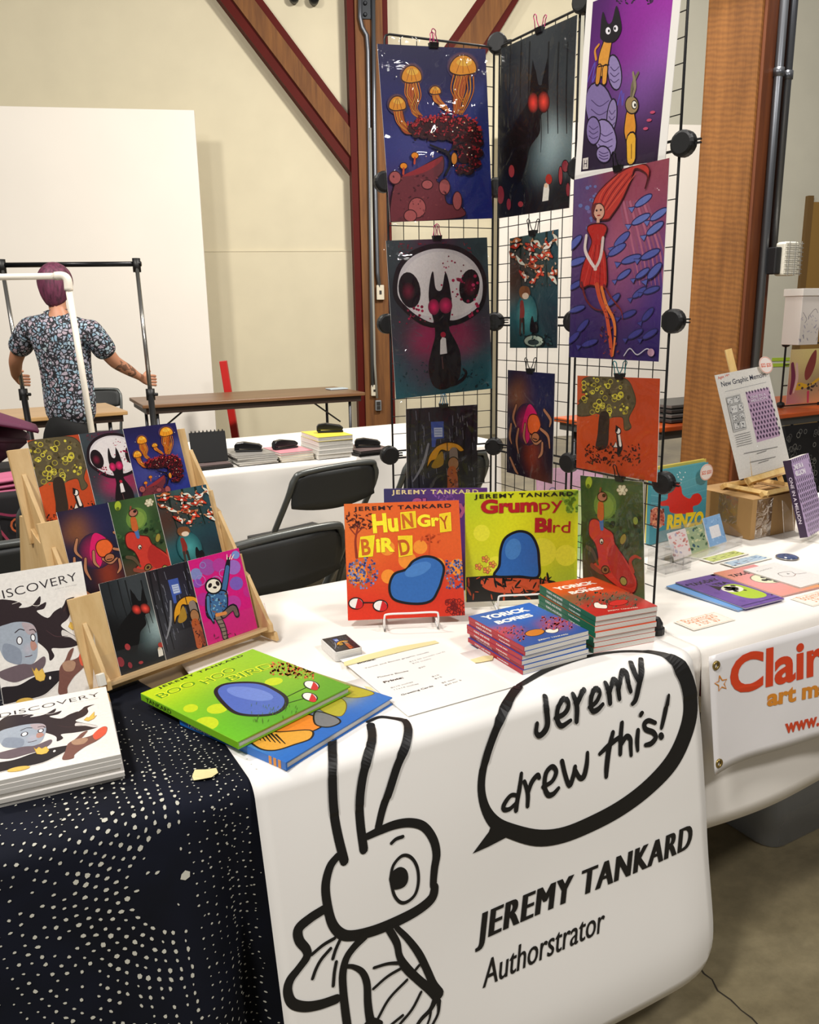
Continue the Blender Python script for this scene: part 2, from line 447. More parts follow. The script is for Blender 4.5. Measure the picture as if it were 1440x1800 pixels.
# big white board at left
t = thing('white_display_board', 'huge blank white display board standing behind the person', 'board'); t.matrix_world = WM
xr, zt = WL(340, 190, 0.75); xl = xr - 3.4
Mlean = Matrix.Translation((0, -0.75, 0)) @ Matrix.Rotation(R(-1.2), 4, 'X')
MB().box((xl, 0, 0.0), (xr, 0.05, zt), Mlean).build('board_face', white_paint, t, bevel=0.006)
for xx in (xr - 0.15, xl + 0.4):
    MB().box((xx, 0.05, 0), (xx + 0.05, 0.10, zt - 0.3), Mlean).build('brace', mat('raw_batten', 'b99a6c', 0.6), t)
# door at far right edge
xd, zd = WL(1425, 356)
t = MB().box((xd, -0.05, 0), (xd + 1.0, 0.02, zd)).build('door_1', mat('olive_door', '8f6d33', 0.55)); t.matrix_world = WM; tag(t, 'ochre brown door in the grey wall', kind='structure')
MB().box((xd - 0.07, -0.06, 0), (xd, 0.02, zd + 0.07)).build('door_frame', mat('door_frame_brown', '6e5228', 0.55), t)
# green stripes low on the grey wall
t = thing('wall_stripe', 'two lime green stripes taped along the grey wall', 'stripe'); t.matrix_world = WM
for py in (632, 642):
    xs, z0 = WL(1358, py, 0.01); xe, _ = WL(1470, py, 0.01)
    MB().box((xs, -0.012, z0 - 0.02), (xe, -0.0, z0 + 0.02)).build('stripe', mat('lime_stripe', 'a9c23a', 0.6), t)

# ---------------------------------------------------------------- timber frame on the back wall
dark_wood = wood_mat('dark_timber', '5a3414', '855626', 6, 'Z', 0.75)
maroon = mat('maroon_paint', '520f07', 0.6, noise=0.08, nscale=6, spec=0.15)
steel_dark = mat('black_steel_plate', '23262a', 0.45, 0.6)
conduit_m = mat('grey_conduit', '6d7076', 0.35, 0.7)
t = thing('timber_post', 'dark timber wall post with maroon edges, left of the print grid', 'post'); t.matrix_world = WM
c = 0.26
xL = WL(611, 60, c)[0]; xR = WL(682, 60, c)[0]
xa = WL(624, 60, c)[0]; xb = WL(672, 60, c)[0]
MB().box((xa, -0.30, 0), (xb, 0, 6)).build('core', dark_wood, t)
MB().box((xL, -0.26, 0), (xa, 0, 6)).build('edge_strip', maroon, t)
MB().box((xb, -0.26, 0), (xR, 0, 6)).build('edge_strip', maroon, t)
zp = WL(640, 34, 0.3)[1]; xp0 = WL(634, 20, 0.3)[0]; xp1 = WL(655, 20, 0.3)[0]
p = MB().box((xp0, -0.32, zp), (xp1, -0.30, 6)).build('steel_plate', steel_dark, t)
for q in (26, 6, -20):
    xx, zz = WL(642, q, 0.32)
    MB().lathe([(0.02, 0), (0.02, 0.015), (0.012, 0.022)], 10, Matrix.Translation((xx, -0.32, zz)) @ Matrix.Rotation(R(90), 4, 'X')).build('bolt', steel_dark, p)
def brace(lo, hi, strips, label, xoff=0):
    """sloping wall brace: lo, hi = ((left px),(right px)) ends"""
    t = thing('timber_brace', label, 'beam', group='diagonal braces'); t.matrix_world = WM
    for i, (f0, f1, m, dpt) in enumerate(strips):
        poly = []
        for (A, B), f in ((lo, f0), (lo, f1), (hi, f1), (hi, f0)):
            a = Vector(WL(*A, 0.22)); b = Vector(WL(*B, 0.22)); poly.append(tuple(a.lerp(b, f)))
        d = ((Vector(poly[3]) - Vector(poly[0])).normalized()) * 0.9
        poly = [poly[0], poly[1], tuple(Vector(poly[2]) + d), tuple(Vector(poly[3]) + d)]
        MB().prism(poly, -dpt, 0).build(['edge_strip', 'core', 'edge_strip'][i], m, t)
brace(((618, 304), (618, 208)), ((388, 0), (463, 0)), ((0, 0.28, maroon, 0.2), (0.28, 0.78, dark_wood, 0.24), (0.78, 1, maroon, 0.2)), 'long sloping timber brace rising left from the wall post')
brace(((772, 95), (855, 95)), ((838, 0), (911, 0)), ((0, 0.22, maroon, 0.2), (0.22, 0.8, dark_wood, 0.24), (0.8, 1, maroon, 0.2)), 'short sloping timber brace rising right above the jellyfish print')
# conduits on the post
def wall_tube(pts, c, r, name, label, cat, m=conduit_m):
    t = thing(name, label, cat); t.matrix_world = WM
    P = []
    for px, py in pts: x, z = WL(px, py, c); P.append((x, -c, z))
    MB().tube(P, r, 8).build('pipe', m, t, smooth=True)
    return t
t = wall_tube([(633, -30), (633, 30), (637, 48), (645, 62), (647, 90), (650, 300), (653, 520), (655, 680)], 0.34, 0.022, 'conduit', 'grey conduit with a bend running down the wall post to a switch box', 'pipe')
t2 = wall_tube([(656, -30), (658, 180), (660, 330), (664, 480), (667, 505)], 0.34, 0.022, 'conduit', 'straight grey conduit on the wall post beside the bent one', 'pipe')
t3 = wall_tube([(651, 225), (655, 470), (659, 640), (663, 700)], 0.36, 0.014, 'conduit', 'thin pale conduit clipped along the front of the wall post', 'pipe', mat('pale_conduit', 'a9a79d', 0.4, 0.3))
def wall_box(px0, py0, px1, py1, c, name, label, m, dots=()):
    x0, z1 = WL(px0, py0, c); x1, z0 = WL(px1, py1, c)
    t = thing(name, label, 'switch'); t.matrix_world = WM
    MB().box((x0, -c, z0), (x1, -c + 0.06, z1)).build('plate', m, t, bevel=0.008)
    for (fx, fz, w_, h_) in dots:
        MB().box((x0 + (x1 - x0) * fx - w_, -c - 0.006, z0 + (z1 - z0) * fz - h_), (x0 + (x1 - x0) * fx + w_, -c, z0 + (z1 - z0) * fz + h_)).build('slot', mat('slot_dark', '2a2522', 0.5), t)
ivory = mat('ivory_plastic', 'd9d0ba', 0.4)
wall_box(662, 501, 676, 527, 0.36, 'switch_plate', 'ivory switch plate high on the wall post', ivory, ((0.5, 0.5, 0.012, 0.02),))
wall_box(652.5, 677, 664.5, 696, 0.36, 'switch_plate', 'ivory switch plate with a dark knob above the outlet', ivory, ((0.5, 0.5, 0.012, 0.012),))
wall_box(660, 704, 671, 722, 0.36, 'wall_outlet', 'grey duplex outlet low on the wall post', mat('outlet_grey', '7c7f82', 0.4), ((0.5, 0.7, 0.02, 0.02), (0.5, 0.3, 0.02, 0.02)))
# high wall fixture peeking in at the top
for i, (px, py) in enumerate(((517, -6), (552, -3))):
    x, z = WL(px, py, 0.1)
    o = MB().lathe([(0.02, 0), (0.05, 0.02), (0.055, 0.10), (0.03, 0.14)], 14, Matrix.Translation((x, -0.02, z)) @ Matrix.Rotation(R(90), 4, 'X')).build('wall_knob', steel_dark, None, smooth=True)
    o.matrix_world = WM; o.name = 'wall_spotlight'; tag(o, ['left black fixture high on the wall between the braces', 'right black fixture high on the wall between the braces'][i], 'fixture', 'black wall fixtures')

# ---------------------------------------------------------------- big timber column at right
PD = 4.3
pc = at_depth(1304, 500, PD); pc.z = 0
saw_wood = wood_mat('sawn_timber', '764819', 'a86e33', 5, 'Z', 0.72, 10, saw=0.13)
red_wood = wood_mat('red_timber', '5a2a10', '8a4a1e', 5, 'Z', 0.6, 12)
t = thing('timber_column', 'massive rough-sawn timber column behind the tabletop easel', 'column', pc, (0, 0, 0))
cr_ = Vector((MC[0][0], MC[1][0], 0)).normalized()        # camera right on the ground
fw_ = Vector((MC[0][2], MC[1][2], 0)).normalized()
ang = math.atan2(cr_.y, cr_.x)
t.rotation_euler = (0, 0, ang)
# local x = to the right of the photo, y = away; near corner at the origin
A = (-0.215, 0.165); Bc = (0.0, 0.0); Cc = (0.20, 0.17)
Dd = (A[0] + Cc[0], A[1] + Cc[1])
MB().prism([Bc, A, Dd, Cc], 0, 4.5, 'Z').build('core', saw_wood, t, bevel=0.012)
# right side: red-stained plank face, with a dark rebate
def face_pt(f, off=0.0):
    d = Vector((Cc[0], Cc[1])); n = Vector((d.y, -d.x)).normalized(); q = d * f + n * off; return (q.x, q.y)
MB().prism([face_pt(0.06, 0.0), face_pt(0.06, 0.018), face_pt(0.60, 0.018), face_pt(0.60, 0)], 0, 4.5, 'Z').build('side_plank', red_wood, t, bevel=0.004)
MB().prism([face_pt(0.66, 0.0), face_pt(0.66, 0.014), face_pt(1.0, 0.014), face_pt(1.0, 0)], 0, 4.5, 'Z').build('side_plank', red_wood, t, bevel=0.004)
zz = at_depth(1290, 6, PD).z
MB().prism([(-0.23, 0.15), (0.01, -0.02), (0.01, 0.03), (-0.19, 0.19)], zz, zz + 0.4, 'Z').build('collar_block', wood_mat('dark_timber', '4a2f14', '6b4a24'), t, bevel=0.006)
def col_pipe(f, label, zb):
    o = thing('column_conduit', label, 'pipe', pc, (0, 0, ang), 'conduits on the column')
    a = face_pt(f, 0.04); MB().tube([(a[0], a[1], zb), (a[0], a[1], 4.5)], 0.021, 10).build('pipe', conduit_m, o, smooth=True)
    for zc in (at_depth(1380, 145, PD).z,):
        MB().tube([(a[0], a[1], zc - 0.02), (a[0], a[1], zc + 0.02)], 0.027, 10).build('coupling', conduit_m, o, smooth=True)
col_pipe(0.50, 'grey conduit running down the column, the left of two', 0.0)
col_pipe(0.86, 'grey conduit on the column ending at the caged lamp', at_depth(1400, 440, PD).z)
# caged wall lamp
lp = at_depth(1386, 455, PD - 0.02)
t = thing('caged_lamp', 'white bulkhead lamp in a wire cage on the column', 'lamp', lp, (0, 0, ang + R(20)))
lamp_w = mat('lamp_glass', 'e9e4d4', 0.35)
h_ = 0.085
MB().box((-0.045, -0.02, -h_), (0.05, 0.05, h_)).build('lens', lamp_w, t, bevel=0.012)
MB().box((-0.085, 0.0, -h_ * 0.9), (-0.045, 0.06, h_ * 0.7)).build('back_box', mat('black_box', '1b1b1d', 0.5), t, bevel=0.006)
wire = mat('cage_wire', 'bcbab3', 0.35, 0.7)
for i in range(8):
    z = -h_ + 0.01 + i * (2 * h_ - 0.02) / 7
    MB().tube([(-0.05, -0.03, z), (0.05, -0.035, z), (0.075, -0.02, z), (0.075, 0.05, z)], 0.002, 5).build('cage_bar', wire, t)
for x in (-0.03, 0.01, 0.05):
    MB().tube([(x, -0.034, -h_), (x, -0.034, h_)], 0.002, 5).build('cage_bar', wire, t)

# ================================================================== TABLES
cloth_w = mat('white_tablecloth', 'f0ebe3', 0.7, noise=0.02, nscale=5, bump=0.12, bscale=9)
TZ = 0.74
YF, YB = 1.055, 1.83
def legs(t, x0, x1, y0, y1, zt, m):
    for x in (x0, x1):
        for y in (y0, y1): MB().tube([(x, y, 0), (x, y, zt)], 0.014, 8).build('leg', m, t, smooth=True)
leg_m = mat('grey_table_leg', '55565a', 0.4, 0.7)
def folding_table(name, label, x0, x1, y0, y1, top_m, group=None, zt=TZ - 0.012, th=0.035, loc=(0, 0, 0), rz=0.0, apron=None):
    t = thing(name, label, 'table', loc, (0, 0, rz), group)
    MB().box((x0, y0, zt - th), (x1, y1, zt)).build('tabletop', top_m, t, bevel=0.006)
    if apron: MB().box((x0 + 0.03, y0 + 0.03, zt - th - 0.05), (x1 - 0.03, y1 - 0.03, zt - th)).build('apron', apron, t)
    legs(t, x0 + 0.12, x1 - 0.12, y0 + 0.08, y1 - 0.08, zt - th, leg_m)
    for x in (x0 + 0.12, x1 - 0.12):
        MB().tube([(x, y0 + 0.08, 0.2), (x, y1 - 0.08, 0.2)], 0.011, 8).build('crossbar', leg_m, t, smooth=True)
        xi = x + (0.35 if x < (x0 + x1) / 2 else -0.35); ym = (y0 + y1) / 2
        MB().tube([(x, ym - 0.05, 0.45), (xi, ym - 0.05, zt - th)], 0.008, 6).build('brace', leg_m, t, smooth=True)
    return t
ply = mat('table_ply', '9a815c', 0.5)
folding_table('folding_table', 'long folding display table under the navy and white cloths', -0.75, 1.26, YF + 0.02, YB, ply, 'front display tables')
folding_table('folding_table', 'folding display table under the right-hand white cloth', 1.30, 3.1, YF + 0.02, YB, ply, 'front display tables')

def drape(x0, x1, yf, yb, hem_f, hem_b, amp, nf, seed, r=0.02, zt=TZ, hem_l=None, hem_r=None, flare=0.02, nx=90):
    """cloth over a table: back hang, top, rounded front edge, rippled front hang; a grid of (x, profile)"""
    prof = [(yb + 0.012, hem_b)]
    prof += [(yb + 0.012, hem_b + (zt - r - hem_b) * k / 4) for k in range(1, 5)]
    prof += [(yb + 0.012 - r * 0.5 * k / 2, zt - r + r * k / 2) for k in (1, 2)]
    for k in range(1, 10): prof.append((yb + (yf - yb) * k / 10, zt))
    for a in (0, 22, 45, 68, 90): prof.append((yf + r - r * math.sin(R(a)), zt - r + r * math.cos(R(a))))
    nb = 14
    for k in range(1, nb + 1): prof.append((yf, zt - r + (hem_f - zt + r) * k / nb))
    rs = random.Random(seed); ph = [rs.uniform(0, 6.28) for _ in range(4)]; fq = [nf * rs.uniform(0.7, 1.3) for _ in range(4)]
    def fn(i, j):
        y, z = prof[int(j)]; x = x0 + (x1 - x0) * i / nx
        if j > 20:
            k = (zt - z) / (zt - hem_f)
            wv = sum(math.sin(fq[q] * x * 6.28 + ph[q]) for q in range(3)) / 3
            y += -flare * k + amp * wv * (k ** 0.8)
            x += 0.3 * amp * math.cos(fq[3] * x * 6.28 + ph[3]) * k
            z += 0.012 * math.sin(1.3 * fq[1] * x + ph[2]) * k
        elif 7 <= j <= 16:
            z += 0.0015 * math.sin(5 * x + ph[1]) * math.sin(7 * y + ph[2]) - 0.0015
        return (x, y, z)
    return MB().grid(fn, list(range(nx + 1)), list(range(len(prof))))
# navy dotted cloth
def navy():
    m, nt, b = nmat('navy_shibori_cloth')
    b.inputs['Base Color'].default_value = (*lin('0c0f1c'), 1); b.inputs['Roughness'].default_value = 0.85; b.inputs['Specular IOR Level'].default_value = 0.2
    tc = nt.nodes.new('ShaderNodeTexCoord'); n = nt.nodes.new('ShaderNodeTexNoise'); n.inputs['Scale'].default_value = 6; n.inputs['Detail'].default_value = 6
    cr = nt.nodes.new('ShaderNodeValToRGB'); cr.color_ramp.elements[0].position = 0.35; cr.color_ramp.elements[0].color = (*lin('070910'), 1)
    cr.color_ramp.elements[1].position = 0.75; cr.color_ramp.elements[1].color = (*lin('121626'), 1)
    nt.links.new(tc.outputs['Object'], n.inputs['Vector']); nt.links.new(n.outputs['Fac'], cr.inputs[0]); nt.links.new(cr.outputs[0], b.inputs['Base Color'])
    return m
# white cloth of the near table (x .29..1.27), then the neighbour's cloth
t = tag(drape(0.34, 1.262, YF, YB, 0.06, 0.35, 0.008, 2.0, 3).build('tablecloth', cloth_w, None, smooth=True, solid=0.002), 'white tablecloth under the bird books and paper banner', 'tablecloth')
t = tag(drape(1.263, 3.1, YF, YB, 0.335, 0.3, 0.012, 1.4, 8, flare=0.03).build('tablecloth', cloth_w, None, smooth=True, solid=0.002), 'short white tablecloth hanging at right behind the orange-lettered banner', 'tablecloth')
# ---- navy cloth with its dots
NZ = TZ + 0.003
def navy_pt(u, v):
    """u: metres along the table, v: arc length from the back edge (0) over the front edge down"""
    r = 0.03; top = YB - (YF - 0.012) - r + 0.0
    yf = YF - 0.014
    if v < top: return (u, YB - v, NZ)
    s = v - top
    if s < r * PI / 2:
        a = s / r; return (u, yf + r - r * math.sin(a), NZ - r + r * math.cos(a))
    d = s - r * PI / 2; k = d / 0.66
    # folds: broad swell, deep pleat near the right edge
    f = 0.018 * math.sin(5.1 * u + 0.6) + 0.012 * math.sin(9.5 * u + 2.0)
    pl = math.exp(-((u - 0.285) / 0.035) ** 2)
    y = yf - 0.10 * k - f * min(1, k * 1.4) + 0.055 * pl * min(1, k * 2.2) - 0.02 * math.exp(-((u - 0.19) / 0.05) ** 2) * min(1, k * 2)
    return (u + 0.012 * k * math.sin(7 * u), y, NZ - r - d)
us = [-0.75 + 1.115 * i / 110 for i in range(111)]
vs = [0, 0.1, 0.2, 0.3, 0.35, 0.4, 0.45, 0.5, 0.55, 0.6, 0.65, 0.7] + [0.72 + 0.72 * k / 44 for k in range(45)]
def navy_edge(u, v):
    y = YB - v; xr = 0.365 - 0.32 * min(max(0, y - 1.12), 0.38)
    return navy_pt(-0.75 + (u + 0.75) * (xr + 0.75) / 1.115, v)
nv = MB().grid(navy_edge, us, vs).build('navy_tablecloth', navy(), None, smooth=True, solid=0.0015)
tag(nv, 'navy tie-dyed tablecloth with rings of white dots hanging at front left', 'tablecloth')
# dots: concentric half rings around a centre on the front drop plus straight columns
def navy_uv(px, py):
    """photo point on the front drop -> (u, v)"""
    n = Vector((0, 1, -0.10 / 0.66)).normalized(); p = on_plane(px, py, (0, YF - 0.014, NZ - 0.03), n)
    r = 0.03; top = YB - (YF - 0.012) - r
    if p.z > NZ - 0.03:
        q = W(px, py, NZ); return q.x, min(YB - q.y, top)
    return p.x, top + r * PI / 2 + (NZ - r - p.z)
dv = []; df = []
rs = random.Random(5)
def dot(u, v, r, el=1.0, ang=0.0):
    o = len(dv); m = 6; ph = rs.uniform(0, 1); r *= 0.85
    for j in range(m):
        a = 2 * PI * j / m + ph; rr = r * rs.uniform(0.75, 1.2)
        p, q = rr * math.cos(a), rr * el * math.sin(a)
        x = Vector(navy_pt(u + p * math.cos(ang) - q * math.sin(ang), v + p * math.sin(ang) + q * math.cos(ang)))
        e = 0.002; nx_ = Vector(navy_pt(u + e, v)) - Vector(navy_pt(u - e, v)); ny_ = Vector(navy_pt(u, v + e)) - Vector(navy_pt(u, v - e))
        n = ny_.cross(nx_).normalized()
        if n.y > 0: n = -n
        if abs(n.y) < 0.2 and n.z < 0: n = -n
        dv.append(tuple(x + n * 0.0018))
    df.append(tuple(range(o, o + m)))
cu, cv = navy_uv(322, 1535)
for ring in range(1, 30):
    rad = 0.012 + ring * 0.0112
    n = int(PI * rad / 0.0125)
    dens = 1.0 if ring in (5, 6, 7, 8, 9, 10) else (0.85 if ring < 18 else 0.55)
    if ring < 5: dens = 0.22
    for k in range(n):
        a = R(88) + PI * (k + rs.uniform(-0.15, 0.15)) / n * 1.02
        if rs.random() > dens: continue
        du, dvv = rad * math.cos(a) * 1.15, -rad * math.sin(a) * 1.1
        u, v = cu + du, cv + dvv
        big = 0.0040 if ring in (5, 6, 7, 8, 9, 10) else (0.0032 if ring < 17 else 0.0020)
        dot(u, v, big * rs.uniform(0.7, 1.25), rs.uniform(0.55, 0.9), a)
dot(cu, cv, 0.008, 0.9)
for col in range(9):
    uu = cu + 0.012 + col * (0.013 if col < 5 else 0.011)
    v = cv - 0.33
    while v < cv + 0.42:
        if rs.random() < 0.9: dot(uu + rs.uniform(-0.002, 0.002), v, rs.uniform(0.0013, 0.0026), 0.8)
        v += rs.uniform(0.011, 0.017)
for col in range(7):   # columns of dots on the table top
    uu = 0.04 + col * 0.045
    v = 0.3
    while v < 0.78:
        if YB - v > 1.12 and uu > 0.34 - 0.32 * (YB - v - 1.12) - 0.03: v += 0.02; continue
        if rs.random() < 0.85: dot(uu + (v - 0.5) * 0.1 + rs.uniform(-0.002, 0.002), v, rs.uniform(0.0012, 0.0022), 0.6, 0.5)
        v += rs.uniform(0.012, 0.018)
for _ in range(650):
    u = rs.uniform(-0.45, 0.36); v = rs.uniform(0.45, 1.42)
    if math.hypot(u - cu, v - cv) < 0.33 and u < cu: continue
    if YB - v > 1.1 and u > 0.34 - 0.32 * (YB - v - 1.12) - 0.02: continue
    dot(u, v, rs.uniform(0.001, 0.0024), rs.uniform(0.4, 0.8), rs.uniform(0, 3))
me = bpy.data.meshes.new('dyed_dots'); me.from_pydata(dv, [], df); me.materials.append(mat('undyed_cotton', 'c4c2b4', 0.9))
o = link('dyed_dots', me, None, nv); o['kind'] = 'stuff'
# scrap of masking tape on the navy cloth
tp = W(366, 1371, NZ)
m = MB(); pts = [(-0.02, -0.008), (-0.008, -0.016), (0.004, -0.018), (0.017, -0.006), (0.018, 0.008), (0.004, 0.012), (-0.012, 0.015), (-0.019, 0.004)]
m.add([(tp.x + a, tp.y + b + 0.012, NZ + 0.0035 + 0.003 * (abs(b) > 0.013)) for a, b in pts], [tuple(range(8))])
tag(m.build('masking_tape', mat('masking_tape', 'e6d9a0', 0.6), None, solid=0.0004), 'crumpled scrap of masking tape on the navy cloth', 'tape')

# ================================================================== PAPER BANNER
BX0, BX1 = 0.317, 1.217
TILT = 0.125 / 0.62
BY, BZ = YF - 0.022, TZ + 0.004
BR = 0.03
BTOP = 0.215
BLEN = BTOP + BR * PI / 2 + 0.615
def ban(u, s, lift=0.0):
    """u across, s along the sheet from its back edge on the table"""
    x = BX0 + u
    if s < BTOP: return Vector((x, BY + BR + (BTOP - s), BZ + lift))
    d = s - BTOP; ct = math.atan(TILT); amax = PI / 2 - ct
    if d < BR * amax:
        a = d / BR; return Vector((x, BY + BR - (BR + lift) * math.sin(a), BZ - BR + (BR + lift) * math.cos(a)))
    e = d - BR * amax
    p = Vector((x, BY + BR - BR * math.sin(amax), BZ - BR + BR * math.cos(amax)))
    dn = Vector((0, -math.sin(ct), -math.cos(ct))); nn = Vector((0, -math.cos(ct), math.sin(ct)))
    wav = 0.004 * math.sin(9 * u + 1) * min(1, e / 0.3) + 0.003 * math.sin(14 * e) * (0.3 + u)
    # gentle curl at the lower right corner and lower edge
    ck_ = max(0, (u - 0.78) / 0.12) ** 2 * max(0, (e - 0.30) / 0.3) * 0.02
    bk = max(0, (e - 0.52) / 0.1) ** 2 * 0.012
    return p + dn * e + nn * (wav * (1 if e > 0.02 else e / 0.02) - ck_ - bk + lift)
def ban_uv(px, py):
    """photo point -> (u, s) on the banner, solved by bisection over s"""
    q = W(px, py, BZ)
    if q.y > BY + BR: return (q.x - BX0, BTOP - (q.y - BY - BR))
    ct = math.atan(TILT); amax = PI / 2 - ct
    p0 = ban(0, BTOP + BR * amax); n = Vector((0, -math.cos(ct), math.sin(ct)))
    r = on_plane(px, py, p0, n); dn = Vector((0, -math.sin(ct), -math.cos(ct)))
    e = (r - p0).dot(dn)
    if e > 0: return (r.x - BX0, BTOP + BR * amax + e)
    # in the bend: search
    best = None
    d = ray(px, py).normalized()
    for k in range(21):
        s = BTOP + BR * amax * k / 20; c = ban(0, s); t_ = None
        # closest approach in the y-z plane
        v = (c - C0); f = (v.y * d.y + v.z * d.z) / (d.y ** 2 + d.z ** 2); h = C0 + d * f; err = math.hypot(h.y - c.y, h.z - c.z)
        if best is None or err < best[0]: best = (err, h.x - BX0, s)
    return best[1], best[2]
paper = mat('banner_paper', 'f2efea', 0.55, noise=0.012, nscale=3)
BW = BX1 - BX0
uu = [BW * i / 44 for i in range(45)]
ss = [0.0, 0.06, 0.12, 0.18, BTOP - 0.02] + [BTOP + BR * 1.4 * k / 14 for k in range(15)] + [BTOP + 0.05 + (BLEN - BTOP - 0.05) * k / 34 for k in range(35)]
bt = thing('paper_banner', 'long white paper banner with black rabbit line drawing hanging over table front', 'banner')
def ban_edge(u, s):
    # rounded lower right corner
    rc = 0.05; du = u - (BW - rc); ds = s - (BLEN - rc)
    if du > 0 and ds > 0:
        l = math.hypot(du, ds)
        if l > rc: u = BW - rc + du * rc / l; s = BLEN - rc + ds * rc / l
    return ban(u, s)
MB().grid(ban_edge, uu, ss).build('paper_sheet', paper, bt, smooth=True, solid=0.0006)
def strokes_obj(name, items, label):
    """items: photo polylines with widths in px on the banner"""
    a = Art(50, 50); a.k = 1.0
    for it in items:
        pts, lw = it[0], it[1]; ws = lw if isinstance(lw, list) else [lw] * len(pts)
        q = cr_spline([(p[0], p[1], w_) for p, w_ in zip(pts, ws)], it[2] if len(it) > 2 else 6) if len(pts) > 2 else [(p[0], p[1], w_) for p, w_ in zip(pts, ws)]
        U = [ban_uv(x, y) for x, y, _ in q]
        S = []
        for (x, y, w_) in q:
            a0 = ban_uv(x, y); a1 = ban_uv(x + 4, y); S.append(w_ * math.dist(a0, a1) / 4 * 0.93)
        a.stroke(U, S, '0d0c0c', smooth=False)
    a.EPS = 1e-5
    return a.build(name, bt, attr_mat('black_print', 0.5), lambda u, s, l: ban(u, s, 0.0014 + 0.0016 * (BTOP - 0.03 < s < BTOP + 0.10) + l), label)
Z6 = lambda pts: [(400 + x / 3.0, 1200 + y / 3.0) for x, y in pts]      # measured in the left half
Z7 = lambda pts: [(780 + x / 2.648, 1120 + y / 2.648) for x, y in pts]  # measured in the right half
rab = [
 (Z6([(553, 300), (552, 420), (550, 520), (555, 660), (575, 790), (610, 935)]), 16.5),
 (Z6([(755, 225), (762, 300), (735, 400), (708, 500), (692, 620), (696, 740), (713, 875)]), 16),
 (Z6([(740, 210), (800, 185), (870, 190), (930, 205), (952, 250), (938, 330), (890, 440), (850, 560), (815, 660), (790, 760)]), [8, 9, 9, 13, 15, 15, 15, 15, 14, 13]),
 (Z6([(575, 910), (535, 965), (512, 1060), (520, 1160), (545, 1260), (590, 1315), (650, 1328), (760, 1305), (880, 1260), (1000, 1200), (1075, 1140), (1092, 1085), (1085, 1060), (1090, 980), (1100, 900), (1080, 820), (1030, 755), (960, 735), (880, 745), (800, 775), (728, 808)]), [13, 15, 16, 16, 17, 18, 18, 18, 18, 17, 17, 15, 13, 14, 15, 15, 15, 15, 15, 14, 12]),
 (Z6([(860, 842), (885, 820), (920, 808)]), 6),
 (Z6([(855, 1030), (870, 960), (915, 910), (960, 915), (995, 965), (1005, 1040), (990, 1110), (950, 1150), (910, 1155), (875, 1115), (855, 1030)]), 5.5),
 (Z6([(500, 1190), (430, 1235), (370, 1290), (372, 1350), (410, 1400), (412, 1440), (370, 1500), (325, 1560), (312, 1620), (335, 1680), (400, 1700), (480, 1690), (570, 1660)]), [16, 17, 18, 17, 16, 15, 14, 16, 17, 18, 18, 17, 16]),
 (Z6([(440, 1425), (500, 1375), (560, 1340)]), 6), (Z6([(590, 1345), (565, 1400), (550, 1448)]), 6),
 (Z6([(538, 1395), (490, 1450), (462, 1500), (443, 1552)]), 6), (Z6([(568, 1465), (558, 1520), (552, 1590)]), 6),
 (Z6([(720, 1330), (660, 1390), (620, 1450), (602, 1530), (605, 1620), (615, 1720), (630, 1830)]), [14, 13, 13, 14, 14, 15, 15]),
 (Z6([(622, 1488), (660, 1492), (705, 1520), (730, 1580), (735, 1680), (745, 1760), (765, 1830)]), [7, 8, 11, 13, 14, 15, 16]),
 (Z6([(850, 1300), (890, 1370), (905, 1440), (940, 1500), (1000, 1560), (1060, 1610), (1100, 1640)]), [13, 13, 12, 15, 14, 15, 20]),
 (Z6([(890, 1290), (950, 1350), (1010, 1430), (1055, 1520), (1085, 1590), (1115, 1640)]), [9, 11, 13, 13, 14, 18]),
 (Z6([(768, 1498), (840, 1478), (905, 1475)]), [5, 5, 6]), (Z6([(765, 1608), (840, 1545), (920, 1500)]), 5),
 (Z6([(785, 1770), (850, 1660), (945, 1565)]), 5), (Z6([(900, 1800), (970, 1720), (1020, 1630)]), 5),
 (Z6([(985, 1520), (1010, 1490)]), 5), (Z6([(855, 1800), (920, 1750)]), 5),
 (Z6([(1100, 1660), (1070, 1720), (1020, 1770), (985, 1820)]), [12, 8, 7, 6]), (Z6([(1115, 1680), (1110, 1740), (1085, 1790), (1060, 1830)]), [8, 5, 5, 5]),
 (Z6([(1075, 1700), (1066, 1760), (1045, 1815)]), 4),
 (Z6([(730, 1800), (760, 1785), (800, 1790)]), [14, 16, 10]),
]
strokes_obj('rabbit_drawing', rab, 'black brush line drawing of a rabbit in profile')
# pupil of the eye as a filled shape
def fill_obj(name, polys, label=None):
    a = Art(50, 50)
    for pl in polys:
        U = [ban_uv(x, y) for x, y in pl]; a._emit(U, [tuple(range(len(U)))], lin('0d0c0c'))
    return a.build(name, bt, attr_mat('black_print', 0.5), lambda u, s, l: ban(u, s, 0.0015 + l), label)
fill_obj('drawn_pupil', [cr_spline(Z6([(856, 1030), (866, 992), (905, 968), (940, 985), (950, 1030), (935, 1068), (900, 1085), (868, 1082)]), 4, True)])
bub = [(Z7([(345, 238), (290, 320), (235, 440), (190, 570), (172, 690), (190, 790), (240, 865), (320, 905), (440, 935), (560, 920), (700, 860), (830, 785), (950, 690), (1050, 580), (1110, 460), (1140, 340), (1130, 220), (1090, 130), (1020, 85), (900, 68), (760, 75), (620, 105), (480, 155), (352, 228)]),
        [20, 17, 14, 14, 14, 16, 21, 23, 25, 24, 24, 24, 25, 27, 27, 27, 26, 24, 17, 10, 10, 13, 15, 13], 5)]
strokes_obj('speech_bubble', bub, 'thick black speech bubble outline')
fill_obj('bubble_tail', [Z7([(225, 860), (210, 905), (135, 1008), (210, 975), (300, 928), (330, 900), (270, 880)])])
